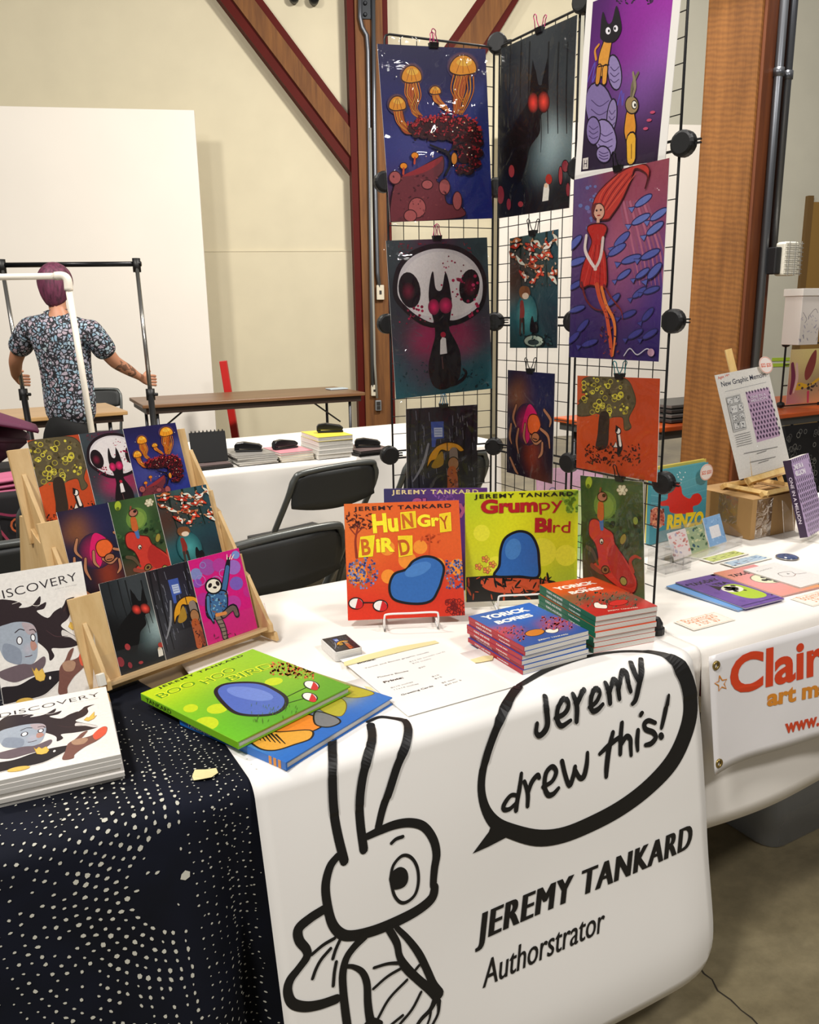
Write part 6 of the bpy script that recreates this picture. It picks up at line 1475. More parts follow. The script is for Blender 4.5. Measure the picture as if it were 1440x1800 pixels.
def sticker(label, c, r_, yaw, tilt, thing_name='price_sticker'):
    t = thing(thing_name, label, 'sticker', c, (-tilt, 0, yaw), 'round price stickers')
    MB().prism([(r_ * math.cos(2 * PI * j / 24), r_ * 0.82 * math.sin(2 * PI * j / 24)) for j in range(24)], -0.0008, 0, 'Y').build('disc', mat('sticker_white', 'f0e4dc', 0.45), t)
    a = Art(50, 50); a.clampuv = lambda p: p; a._emit([((q[0] - 0.5) * r_ * 1.5, (q[1] - 0.5) * r_ * 0.36) for q in glyphs('$22 $20', 0.02)[0]], glyphs('$22 $20', 0.02)[1], lin('e0603a'), False)
    a.stroke([(r_ * 0.93 * math.cos(2 * PI * j / 24), r_ * 0.76 * math.sin(2 * PI * j / 24)) for j in range(25)], r_ * 0.07, 'e8a08a', smooth=False, cap=False)
    a.build('printed_price', t, None, lambda u, v, l: (u, -0.001 - l, v))
sticker('round white price sticker on the teal book', on_plane(1242, 830, (1.722, 1.640, 0), (0.078, -1, 0)), 0.030, 0.078, 0.02)
# ---------------------------------------------------------------- cardboard box with tabletop easel and sign
card_m = mat('cardboard', 'b08a56', 0.75, noise=0.06, nscale=14); tape_c = clear_mat('packing_tape', gloss=0.10, rough=0.15, bump=0.4, bscale=30)
bx0, bx1, by0, by1, bh = 2.01, 2.215, 1.535, 1.75, 0.118
t = thing('cardboard_box', 'brown taped cardboard box under the tabletop easel', 'box', (bx0, by0, ZC))
w_, d_ = bx1 - bx0, by1 - by0
for (lo, hi) in (((0, 0, 0), (w_, 0.003, bh)), ((0, d_ - 0.003, 0), (w_, d_, bh)), ((0, 0.003, 0), (0.003, d_ - 0.003, bh)), ((w_ - 0.003, 0.003, 0), (w_, d_ - 0.003, bh)), ((0.003, 0.003, 0), (w_ - 0.003, d_ - 0.003, 0.003))): box_part('panel', lo, hi, card_m, t)
box_part('flap', (0, 0, bh), (w_, d_ * 0.49, bh + 0.003), card_m, t); box_part('flap', (0, d_ * 0.51, bh), (w_, d_, bh + 0.003), card_m, t)
MB().box((0.02, -0.0008, 0.0), (0.09, -0.0002, bh)).build('packing_tape', tape_c, t); MB().box((-0.0008, 0.05, bh * 0.3), (-0.0002, 0.12, bh)).build('packing_tape', tape_c, t)
pine = wood_mat('pine_easel', 'd9ae63', 'efcf8e', 12, 'Z', 0.5)
SX, SY, SZ = 2.045, 1.615, 0.905; sw, sh = 0.248, 0.322; syaw, stilt, sroll = 0.039, 0.302, -0.079
Ms = Matrix.Translation((SX, SY, SZ)) @ Matrix.Rotation(syaw, 4, 'Z') @ Matrix.Rotation(sroll, 4, 'Y') @ Matrix.Rotation(-stilt, 4, 'X')
et = thing('tabletop_easel', 'small pine tabletop easel standing on the cardboard box', 'easel', (SX + 0.10, SY, ZC + bh + 0.003), (0, 0, syaw))
EI = (Matrix.Translation((SX + 0.10, SY, ZC + bh + 0.003)) @ Matrix.Rotation(syaw, 4, 'Z')).inverted()
def sp3(x, y, z): return EI @ (Ms @ Vector((x, y, z)))
def bar(p, q, r_=0.008, nm='strut'): 
    return MB().tube([p, q], r_ * 1.25, 4).build(nm, pine, et)
zb0 = SZ - (ZC + bh + 0.003)
bar((-0.07, -0.075, 0.008), (-0.07, 0.08, 0.008), nm='base_rail'); bar((0.085, -0.075, 0.008), (0.085, 0.08, 0.008), nm='base_rail')
bar((-0.09, -0.068, 0.008), (0.105, -0.068, 0.008), nm='base_rail'); bar((-0.09, 0.07, 0.008), (0.105, 0.07, 0.008), nm='base_rail')
lf, rf = sp3(0.05, 0.014, -0.055), sp3(0.20, 0.014, -0.055)
bar((lf.x, lf.y, 0.012), sp3(0.10, 0.014, 0.22), nm='upright'); bar((rf.x, rf.y, 0.012), sp3(0.165, 0.014, 0.22), nm='upright'); bar(sp3(0.125, 0.026, 0.02), sp3(0.118, 0.026, 0.395), 0.011, nm='mast')
bar(sp3(0.03, -0.004, -0.012), sp3(0.225, -0.004, -0.012), 0.010, nm='ledge'); bar((0.03, 0.07, 0.008), sp3(0.12, 0.04, 0.25), nm='rear_leg')
t = thing('sleeve_sign', 'New Graphic Memoir sign sheet in a clear sleeve on the easel', 'sign'); t.matrix_world = Ms
box_part('paper', (0, 0, 0), (sw, 0.0012, sh), sheet_m, t)
Q_SG = [(500, 800), (960, 790), (1110, 1585), (700, 1640)]    # (1140,480) x4.737
a = Art(sw, sh, Q_SG)
a.flat('eeeae2'); a.text('New Graphic Memoir!', (562, 908), (948, 884), 34, '2a2c44', bold=0.015); a.text('Ages 14+', (530, 840), (632, 826), 18, 'd85a3a', bold=0.02); a.stroke([(590, 952), (945, 930)], 2.5, '8a8a90', smooth=False)
a.poly([(765, 985), (965, 975), (1040, 1365), (850, 1388)], 'c9a8c4')
for i in range(11):
    for j in range(8):
        x = 775 + j * 25 + i * 8 + (12 if i % 2 else 0); y = 992 + i * 36 - j * 1.5
        if 3 > i > 0 and 1 <= j <= 6: continue
        a.ell(x, y, 5, 14, '3a2748', -20, n=8)
a.text('ONE IN A', (805, 1045), (935, 1035), 18, 'e9dcea', bold=0.03); a.text('MILLION', (810, 1075), (945, 1064), 18, 'e9dcea', bold=0.03)
a.poly([(592, 1000), (715, 990), (765, 1272), (655, 1285)], 'c6c4c0')
for (x, y, w2, h2) in ((600, 1010, 46, 50), (655, 1005, 50, 50), (625, 1075, 60, 60), (695, 1068, 40, 60), (645, 1150, 42, 42), (700, 1145, 44, 42), (655, 1212, 40, 50), (705, 1208, 44, 52)):
    a.poly([(x, y), (x + w2, y - 3), (x + w2 + 9, y + h2), (x + 9, y + h2 + 3)], 'e6e4e0', line='4a4a4c', lw=3); a.dots(7, (x + 10, y + 6, x + w2, y + h2), 3, 9, ['6a6a6c', '3a3a3c', 'a0a0a0'], 0.6)
for k in range(6): a.stroke([(665 + 3 * k, 1310 + k * 17), (790 + 3 * k, 1300 + k * 17)], 2.5, '6a6a6e', smooth=False)
for k, (x0_, x1_, y_) in enumerate(((735, 1010, 1455), (840, 920, 1470), (785, 990, 1525), (850, 935, 1540))): a.stroke([(x0_, y_), (x1_, y_ - 12)], 3, '5a5a60', smooth=False)
a.build('printed_text', t)
MB().add([(-0.008, -0.004, -0.01), (sw + 0.008, -0.004, -0.01), (sw + 0.008, -0.004, sh + 0.008), (-0.008, -0.004, sh + 0.008)], [(0, 1, 2, 3)]).build('sleeve', sleeve_m, t, fix=False)
sticker('round white price sticker on the corner of the easel sign', Ms @ Vector((sw * 0.93, -0.008, sh * 1.0)), 0.033, syaw, stilt)
# ONE IN A MILLION book on a clear stand
Q_MI = [(375, 1480), (900, 1395), (1010, 2230), (480, 2330)]    # (1340,560) x6
def d_mill(a):
    a.flat('bfa6cc')
    for i in range(17):
        for j in range(11):
            x = 385 + j * 52 + i * 9 + (26 if i % 2 else 0); y = 1500 + i * 54 - j * 8
            if 1 <= i <= 3 and j < 9: continue
            a.ell(x, y, 9, 26, '2c1c3a', -12, n=8)
    a.text('ONE IN A', (372, 1595), (660, 1550), 52, 'f4eef6', bold=0.05); a.text('MILLION', (372, 1665), (690, 1620), 52, 'f4eef6', bold=0.05); a.stroke([(395, 1680), (680, 1640)], 4, '8a72a0', smooth=False)
mill = mat('plum_cover', '35213f', 0.35)
book('One in a Million book with lilac feather pattern on a clear stand', 0.150, 0.228, 0.022, (2.105, 1.415, ZC + 0.022), 0.30, 0.30, mill, d_mill, Q_MI, hard=False, spine=(('ONE IN A MILLION', 0.22, 0.82, 0.42),), spine_txt='e6dcea')
t = thing('clear_book_stand', 'clear plastic stand holding the lilac book', 'stand', (2.115, 1.405, ZC), (0, 0, 0.30))
for x in (0.03, 0.11):
    MB().prism([(-0.03, 0), (0.09, 0), (0.105, 0.11), (0.10, 0.11), (0.03, 0.018), (-0.012, 0.018), (-0.018, 0.04), (-0.024, 0.04)], x, x + 0.004, 'X').build('side_fin', acry, t)
MB().box((0.03, 0.02, 0.004), (0.114, 0.024, 0.02)).build('cross_bar', acry, t)
# children's books seen through the grid, on the same table
def d_kid1(a):
    a.flat('e3b3d0'); a.rings(12, (5, 5, 95, 145), 5, 10, 1.5, ['8a5a8a', '6a6a9a']); a.ell(30, 60, 12, 12, 'f0e6f0'); a.ell(70, 90, 14, 14, 'd8a0c0')
def d_kid2(a):
    a.bg([(0, 0, 'e6e9a0', 60), (100, 0, 'cfe0a0', 60), (0, 150, 'd8e6b0', 60), (100, 150, 'a8d0a0', 60)], 8, 8)
    for (x, y, c) in ((16, 90, 'e8922a'), (76, 40, '3f7fd0'), (40, 60, '8ac06a'), (90, 100, '6ab08a'), (60, 110, '9ad07a'), (25, 35, 'a8cf6a')):
        a.ell(x, y, 11, 14, c, line='4a6a3a', lw=1.2)
        for k in (-1, 0, 1): a.stroke([(x + 6 * k, y + 10), (x + 9 * k, y + 24)], 3.4, c, smooth=False)
book('pink picture book seen behind the wire grid', 0.20, 0.24, 0.008, (1.395, 1.74, ZC + 0.0005), -0.25, 0.14, mat('pink_kid_cover', 'dba6c8', 0.4), d_kid1, Q100)
book('pale green picture book with small animals seen behind the wire grid', 0.23, 0.19, 0.008, (1.33, 1.68, ZC + 0.0005), -0.25, 0.10, mat('green_kid_cover', 'c6dca0', 0.4), d_kid2, Q100)
# plastic tote under the table
tp0 = W(1362, 1502, 0)
tote_m, nt_, b_ = nmat('frosted_plastic'); b_.inputs['Base Color'].default_value = (*lin('c9cdd2'), 1); b_.inputs['Roughness'].default_value = 0.25; b_.inputs['Alpha'].default_value = 0.42
t = thing('plastic_tote', 'translucent plastic storage tote on the floor under the right table', 'tote', (tp0.x, tp0.y + 0.01, 0.0))
tw, td, th = 0.60, 0.40, 0.30
def ring(z, g): return [(x, y, z) for x, y in [(p[0] - g, p[1] - g) for p in rrect(tw + 2 * g, td + 2 * g, 0.05, 4)]]
m = MB(); r0, r1 = ring(0.004, 0.0), ring(th, 0.025); k = len(r0)
m.add(r0 + r1, [tuple(range(k))] + [(i, (i + 1) % k, k + (i + 1) % k, k + i) for i in range(k)])
m.build('tub', tote_m, t, smooth=True, solid=0.003)
MB().tube([Vector(p) for p in ring(th, 0.03)], 0.008, 6, closed=True).build('rim', tote_m, t, smooth=True)
ob = tag(MB().box((tp0.x + 0.10, tp0.y + 0.08, 0.02), (tp0.x + 0.3, tp0.y + 0.3, 0.22)).build('packed_box', mat('grey_blue_carton', '8d97a8', 0.6), None, bevel=0.004), 'grey-blue carton packed inside the plastic tote', 'box')
rb = thing('red_bundle', 'dark red folded cloth on top of the plastic tote', 'cloth', (tp0.x + 0.06, tp0.y + 0.06, th + 0.012))
for i, (sx, sz) in enumerate(((0.46, 0.0), (0.42, 0.028), (0.38, 0.052))): MB().grid(lambda u, v: (u * sx, v * 0.28, sz + 0.014 * math.sin(PI * u) * math.sin(PI * v) + 0.003 * math.sin(9 * u)), [i / 10 for i in range(11)], [i / 8 for i in range(9)]).build('fold', mat('dark_red_cloth', '7a1620', 0.85), rb, smooth=True, solid=0.022)
# ================================================================== MIDDLE ROW OF TABLES
metal_g = mat('grey_chair_tube', '5e615f', 0.35, 0.5); pad_g = mat('charcoal_chair_panel', '2b2d2d', 0.5); seat_g = mat('dark_chair_seat', '222323', 0.55)
def chair_proto():
    t = thing('folding_chair', 'x', 'chair')
    # local: sits facing +Y, backrest at y=-0.2
    fr = cr_spline([(-0.225, 0.20, 0.0), (-0.225, 0.02, 0.42), (-0.222, -0.16, 0.70), (-0.205, -0.19, 0.78), (-0.15, -0.20, 0.805), (0.15, -0.20, 0.805), (0.205, -0.19, 0.78), (0.222, -0.16, 0.70), (0.225, 0.02, 0.42), (0.225, 0.20, 0.0)], 5)
    MB().tube(fr, 0.0125, 8).build('frame', metal_g, t, smooth=True)
    for sx in (-1, 1):
        MB().tube([(sx * 0.205, -0.24, 0.0), (sx * 0.205, 0.12, 0.43)], 0.0115, 8).build('leg', metal_g, t, smooth=True)
    MB().tube([(-0.205, -0.20, 0.06), (0.205, -0.20, 0.06)], 0.009, 8).build('stretcher', metal_g, t, smooth=True)
    MB().tube([(-0.222, 0.16, 0.09), (0.222, 0.16, 0.09)], 0.009, 8).build('stretcher', metal_g, t, smooth=True)
    # backrest: curved panel
    def bp(i, j):
        x = -0.21 + 0.42 * i / 14; z = 0.66 + 0.137 * j / 8; k = abs(x) / 0.21
        zz = z + (0.03 * (1 - (1 - (k ** 4))) if j == 0 else 0)
        y = -0.165 - 0.025 * (zz - 0.65) / 0.15 - 0.02 * (1 - k * k)
        if j == 8: zz -= 0.03 * k ** 6
        if j == 0: zz = z - 0.025 * (1 - k * k)
        return (x, y, zz)
    MB().grid(bp, range(15), range(9)).build('backrest', pad_g, t, smooth=True, solid=0.014)
    def sp_(i, j):
        x = -0.2 + 0.4 * i / 10; y = -0.16 + 0.40 * j / 10; return (x * (1 - 0.12 * (j / 10) ** 3), y, 0.445 - 0.012 * math.cos(3 * x) + 0.02 * (j / 10))
    MB().grid(sp_, range(11), range(11)).build('seat', seat_g, t, smooth=True, solid=0.022)
    return t
def copy_tree(o, parent=None):
    c = o.copy(); COL.objects.link(c); c.parent = parent
    for ch in o.children: copy_tree(ch, c)
    return c
ch0 = chair_proto(); used = [False]
def chair(label, x, y, yaw):
    o = copy_tree(ch0) if used[0] else ch0
    used[0] = True
    o.location = (x, y, 0); o.rotation_euler = (0, 0, yaw); tag(o, label, 'chair', 'grey folding chairs'); return o
chair('grey folding chair directly behind the Hungry Bird book', 0.735, 2.30, R(13))
chair('grey folding chair between the rack and grid, facing the far white table', 1.31, 3.20, R(13))
chair('grey folding chair half hidden by the left edge of the wire grid', 1.86, 3.17, R(2))
chair('grey folding chair behind the left side of the wooden card rack', 0.03, 2.62, R(6))
chair('folding chair with rounded back at far left behind the dark cloth table', -0.13, 3.16, R(2))
chair('folding chair with rounded back just left of the card rack top', 0.40, 3.17, R(-4))
folding_table('folding_table', 'far folding table under the plain white cloth with magazines', 0.72, 2.5, 3.53, 4.48, ply)
ZF = TZ + 0.002
tag(drape(0.62, 2.54, 3.52, 4.5, 0.27, 0.2, 0.02, 2.2, 21, flare=0.02, nx=70).build('tablecloth', cloth_w, None, smooth=True, solid=0.002), 'long white tablecloth on the far table with magazine stacks', 'tablecloth')
folding_table('folding_table', 'folding table under the black embroidered cloth at far left', -1.3, 0.50, 3.55, 4.35, ply)
blackcloth = mat('black_cloth', '141114', 0.85, noise=0.15, nscale=8)
bc = tag(drape(-1.3, 0.54, 3.54, 4.38, 0.05, 0.3, 0.02, 2.5, 31, nx=70).build('tablecloth', blackcloth, None, smooth=True, solid=0.002), 'black tablecloth with an orange embroidered border at far left', 'tablecloth')
# embroidered border
a = Art(50, 50)
for i in range(12):
    x = -1.0 + i * 0.125
    a.stroke([(x + 10, 0.60), (x + 10.03, 0.55), (x + 10.0625, 0.53), (x + 10.095, 0.55), (x + 10.125, 0.60)], 0.006, 'a8445a'); a.stroke([(x + 10 + 0.0625 + 0.022 * math.cos(q * 0.63), 0.615 + 0.026 * math.sin(q * 0.63)) for q in range(11)], 0.008, 'c8643a', smooth=False); a.stroke([(x + 10.0, 0.67), (x + 10.06, 0.655), (x + 10.125, 0.67)], 0.005, '9a3a58'); a.ell(x + 10.0625, 0.615, 0.008, 0.012, 'd88a4a')
a.build('embroidery', bc, None, lambda u, v, l: (u - 10, 3.545 - 0.02 - 0.012 - l, v))
pk = thing('folded_pink_cloth', 'folded pink cloth lying on the black tablecloth edge', 'cloth', (-0.25, 3.58, ZF + 0.004))
for k in range(3): MB().grid(lambda u, v: (u * 0.62, v * 0.2, 0.016 * k + 0.006 * math.sin(7 * u + k) + 0.004 * math.sin(9 * v)), [i / 14 for i in range(15)], [i / 6 for i in range(7)]).build('fold', mat('pink_cloth', 'b8607e', 0.8), pk, smooth=True, solid=0.010)
bg_ = thing('purple_bag', 'slouched dark purple bag on the black table at far left', 'bag', (-0.12, 3.98, ZF + 0.002))
def bagp(u, v):
    a_ = 2 * PI * u; r_ = math.sin(PI * min(max(v, 0.02), 0.98)) ** 0.45
    return (0.42 * r_ * math.cos(a_) * (1 + 0.06 * math.sin(5 * a_)), 0.17 * r_ * math.sin(a_) * (1 + 0.07 * math.sin(4 * a_ + 2 * v)), 0.0 + 0.27 * (v ** 0.9) + 0.02 * math.sin(3 * a_ + 4 * v) * r_ * (v > 0.1))
bagm = mat('purple_velour', '3a1226', 0.75, noise=0.25, nscale=10)
MB().grid(bagp, [i / 32 for i in range(33)], [i / 16 for i in range(17)]).build('bag_body', bagm, bg_, smooth=True)
MB().grid(lambda u, v: (-0.40 + 0.85 * u, -0.19 + 0.36 * v + 0.02 * math.sin(6 * u), 0.262 + 0.03 * math.sin(PI * v) + 0.012 * math.sin(8 * u + 4 * v) - 0.10 * max(0, u - 0.75) * 3), [i / 20 for i in range(21)], [i / 8 for i in range(9)]).build('flap', mat('purple_velour_light', '5a2340', 0.75), bg_, smooth=True, solid=0.012)
MB().tube([(-0.3, -0.2, 0.24), (-0.1, -0.21, 0.20), (0.2, -0.2, 0.19), (0.4, -0.15, 0.16)], 0.012, 7).build('strap', mat('purple_strap', '2a0c18', 0.7), bg_, smooth=True)
# items on the far white table
cols = {'grey': '8a8782', 'cream': 'e6dcc6', 'white': 'e6e3de', 'dark': '2c2a2a', 'yellow': 'e3d04a', 'pink': 'd8909a', 'photo': '6a5a58'}
def stack(n, px0, px1, py, depth, th, yaw, side, top, kind, where, jig=0.008):
    p0 = W(px0, py, ZF); p1 = W(px1, py, ZF); w_ = (p1 - p0).length * 0.97; y = 3.55
    x0_ = p0.x
    for k in range(n):
        o = thing('magazine' if th < 0.012 else 'thick_book', '%s %s %s, %s of its pile' % (side if k < n - 1 else top, kind, where, ORD[k] if k < n - 1 else 'top'), 'book', (x0_ + rs.uniform(-jig, jig), p0.y + rs.uniform(0, jig), ZF + 0.002 + k * th), (0, 0, yaw + rs.uniform(-0.05, 0.05)), 'piles on the far white table')
        cm = mat('mag_' + (side if k < n - 1 else top), cols[side if k < n - 1 else top], 0.4)
        box_part('pages', (0.002, 0.002, 0.001), (w_ - 0.002, depth - 0.002, th - 0.0012), pages_m if side != 'dark' else mat('mag_dark', cols['dark'], 0.4), o)
        box_part('cover', (0, 0, th - 0.0012), (w_, depth, th - 0.0003), cm, o)
        box_part('back_cover', (0, 0, 0.0), (w_, depth, 0.001), cm, o)
    return Vector((x0_ + w_ / 2, p0.y + depth * 0.45, ZF + 0.003 + n * th))
s0 = stack(3, 338, 412, 829, 0.26, 0.006, -0.02, 'dark', 'photo', 'magazine', 'under the black stand')
s1 = stack(5, 418, 492, 821, 0.26, 0.009, -0.05, 'grey', 'grey', 'magazine', 'right of the black stand')
s2 = stack(4, 496, 560, 814, 0.22, 0.011, 0.0, 'cream', 'pink', 'booklet', 'left of the thick books')
s3 = stack(5, 562, 630, 809, 0.24, 0.021, -0.02, 'white', 'yellow', 'thick book', 'in the tallest pile')
s4 = stack(3, 634, 700, 803, 0.22, 0.008, 0.03, 'dark', 'photo', 'magazine', 'behind the grid edge')
t = thing('black_stand', 'black square sign stand seen from behind on the far white table', 'stand', (s0.x - 0.07, 3.66, s0.z), (R(-12), 0, R(-3)))
MB().box((0, 0, 0), (0.165, 0.006, 0.14)).build('panel', blk_plast, t, bevel=0.003)
MB().box((0.055, 0.006, 0.0), (0.11, 0.012, 0.10), Matrix.Rotation(R(-18), 4, 'X')).build('prop_leg', blk_plast, t)
for i in range(9): MB().tube([(0.012 + i * 0.0177, -0.003, 0.14), (0.012 + i * 0.0177, 0.003, 0.146), (0.012 + i * 0.0177, 0.009, 0.14)], 0.0025, 5).build('spiral_ring', blk_plast, t)
def stapler(label, p, yaw):
    t = thing('stapler', label, 'stapler', p, (0, 0, yaw), 'black staplers on the piles')
    MB().prism([(-0.06, 0), (0.065, 0), (0.065, 0.008), (-0.06, 0.008)], -0.017, 0.017).build('base', blk_plast, t, bevel=0.003)
    MB().prism([(-0.06, 0.014), (0.06, 0.010), (0.066, 0.022), (0.05, 0.034), (-0.02, 0.046), (-0.055, 0.042), (-0.064, 0.03)], -0.018, 0.018).build('arm', mat('stapler_black', '161618', 0.25), t, bevel=0.004)
    MB().prism([(-0.064, 0.006), (-0.045, 0.006), (-0.045, 0.03), (-0.064, 0.03)], -0.014, 0.014).build('hinge', steel_dark, t)
stapler('black stapler on the grey magazines', s1, R(-25)); stapler('black stapler on the cream and pink booklets', s2 + Vector((-0.02, 0.02, 0)), R(10)); stapler('black stapler on the tallest pile of thick books', s3 + Vector((0.03, 0.03, 0)), R(-20)); stapler('black stapler by the left edge of the wire grid', s4, R(-25))
# ================================================================== BROWN TABLES AT THE BACK
brown = wood_mat('brown_laminate', '6b4a30', '8a6442', 6, 'X', 0.35); brown2 = wood_mat('tan_laminate', 'b08a5a', 'c9a26c', 6, 'X', 0.35); edge_b = mat('dark_table_edge', '2e1f16', 0.5)
folding_table('folding_table', 'brown laminate folding table standing before the cream wall', 0, 1.92, 0, 0.76, brown, None, 0.74, 0.03, (1.36, 6.72, 0), R(-3.5), edge_b)
folding_table('folding_table', 'tan laminate folding table beyond the person', 0, 1.9, 0, 0.76, brown2, None, 0.74, 0.03, (-0.72, 6.30, 0), R(2), edge_b)
p = W(592, 684, 0.742)
tag(MB().box((p.x - 0.09, p.y - 0.06, 0.742), (p.x + 0.09, p.y + 0.06, 0.752)).build('tissue_pack', mat('pale_blue_paper', 'c4d4dc', 0.5), None, bevel=0.004), 'small pale blue packet on the brown table', 'packet')
p = at_depth(396, 700, 7.9); p.z = 0
t = thing('red_trolley_pole', 'red metal pole leaning by the white board', 'pole', (p.x, p.y, 0), (0, 0, R(-29)))
MB().box((0.06, 0, 0), (0.13, 0.05, 1.0), Matrix.Rotation(R(-5.5), 4, 'Y')).build('pole', mat('red_enamel', 'c0201c', 0.4), t, bevel=0.006)
MB().box((0.0, -0.05, 0), (0.2, 0.2, 0.04)).build('foot_plate', mat('red_enamel', 'c0201c', 0.4), t, bevel=0.006)
chair('grey folding chair at the back beside the person', 1.10, 7.55, R(160)); chair('grey folding chair at the far left edge beyond the tan table', -0.35, 7.25, R(165))
# ================================================================== PIPE FRAME AND CLOTHES RAIL
pvc = mat('white_pvc', 'e6e0d2', 0.35)
t = thing('pvc_frame', 'white plastic pipe frame standing on the black table', 'frame')
c1 = at_depth(118, 485, 4.05); fx = Vector((cr_.x, cr_.y, 0)); low = Vector((c1.x + 0.045 * fx.x, c1.y + 0.045 * fx.y, ZF + 0.005)); far = c1 - fx * 1.25
MB().tube([c1 - fx * 0.05, far], 0.016, 10).build('top_pipe', pvc, t, smooth=True)
MB().tube([c1 - Vector((0, 0, 0.05)), low], 0.016, 10).build('upright_pipe', pvc, t, smooth=True)
MB().tube([far - Vector((0, 0, 0.03)), Vector((far.x, far.y, ZF + 0.005))], 0.016, 10).build('upright_pipe', pvc, t, smooth=True)
MB().tube(cr_spline([c1 - fx * 0.06, c1 - fx * 0.02, c1 - Vector((0, 0, 0.02)), c1 - Vector((0, 0, 0.07))], 4), 0.021, 10).build('elbow', pvc, t, smooth=True)
MB().tube(cr_spline([far + fx * 0.06, far + fx * 0.02, far - Vector((0, 0, 0.02)), far - Vector((0, 0, 0.07))], 4), 0.021, 10).build('elbow', pvc, t, smooth=True)
for q in (low, Vector((far.x, far.y, ZF + 0.005))): MB().tube([q - Vector((0.15, 0.1, 0)) * 1 + Vector((0, 0, 0.016)), q + Vector((0.15, 0.1, 0.016))], 0.016, 10).build('foot_pipe', pvc, t, smooth=True)
RD = 5.15
chrome = mat('chrome_rail', '9c9a96', 0.22, 0.9)
t = thing('clothes_rail', 'chrome and black garment rail the person is gripping', 'rail')
rl = at_depth(3, 466, RD); rr_ = at_depth(240, 464, RD + 0.05)
def down(p, px, py, dep):
    q = at_depth(px, py, dep); return q
MB().tube([rl - fx * 0.02, rr_ + fx * 0.03], 0.016, 10).build('top_bar', mat('black_rail', '17171a', 0.3, 0.6), t, smooth=True)
for p_, (ex, ey) in ((rl, (46, 720)), (rr_, (266, 705))):
    e = at_depth(ex, ey, RD - 0.05); d = (e - p_); zc = at_depth(ex, 688, RD).z
    k = (p_.z - zc) / (p_.z - e.z); mid = p_ + d * k; kf = (p_.z - 0.09) / (p_.z - e.z); ft = p_ + d * kf
    MB().tube([p_, mid], 0.013, 10).build('chrome_upright', chrome, t, smooth=True)
    MB().tube([mid, ft], 0.019, 10).build('black_upright', blk_plast, t, smooth=True)
    MB().tube([p_ + Vector((0, 0, 0.035)), p_ - Vector((0, 0, 0.05))], 0.025, 10).build('corner_joint', blk_plast, t, smooth=True)
    MB().tube([mid + Vector((0, 0, 0.02)), mid - Vector((0, 0, 0.05))], 0.027, 10).build('collar', blk_plast, t, smooth=True)
    MB().tube([mid - Vector((0, 0, 0.015)), mid - Vector((0, 0, 0.015)) + fx * 0.045], 0.010, 8).build('clamp_knob', blk_plast, t, smooth=True)
    fw = Vector((fw_.x, fw_.y, 0)); MB().tube([ft - fw * 0.25, ft + fw * 0.25], 0.016, 8).build('foot_bar', chrome, t, smooth=True)
    for s in (-1, 1): MB().lathe([(0.02, -0.012), (0.035, -0.008), (0.035, 0.008), (0.02, 0.012)], 14, Matrix.Translation((ft.x + s * 0.24 * fw.x, ft.y + s * 0.24 * fw.y, 0.037)) @ Matrix.Rotation(R(90), 4, 'Y')).build('caster', blk_plast, t, smooth=True)
    if p_ is rl: f0 = ft
    else: MB().tube([f0, ft], 0.012, 8).build('lower_bar', chrome, t, smooth=True)
# ================================================================== ORANGE TABLE AT FAR RIGHT
om = mat('orange_laminate', 'c8571f', 0.35)
folding_table('folding_table', 'orange topped table behind the timber column', 3.45, 5.9, 3.43, 4.2, om, None, 0.74, 0.03, (0, 0, 0), 0, mat('grey_apron', '4a4a48', 0.6))
fcl = mat('black_floral', '121113', 0.85)
fc = tag(MB().grid(lambda u, v: (4.25 + 1.65 * u, 3.455 - 0.012 * math.sin(14 * u) * v - 0.015 * v, 0.655 - 0.58 * v), [i / 40 for i in range(41)], [i / 6 for i in range(7)]).build('floral_cloth', fcl, None, smooth=True, solid=0.002), 'black cloth with small grey flowers hanging under the orange table', 'cloth')
a = Art(50, 50); rr2 = random.Random(9)
for _ in range(170):
    x, y = rr2.uniform(14.3, 15.8), rr2.uniform(0.1, 0.62); r_ = rr2.uniform(0.012, 0.02)
    a.stroke([(x + r_ * math.cos(k * 0.9), y + r_ * math.sin(k * 0.9)) for k in range(8)], 0.005, rr2.choice(['6a6a68', '7e7c78', '505050']), smooth=False, cap=False); a.layer = 0
a.build('flower_print', fc, None, lambda u, v, l: (u - 10, 3.4365 - 0.012 - l, v))
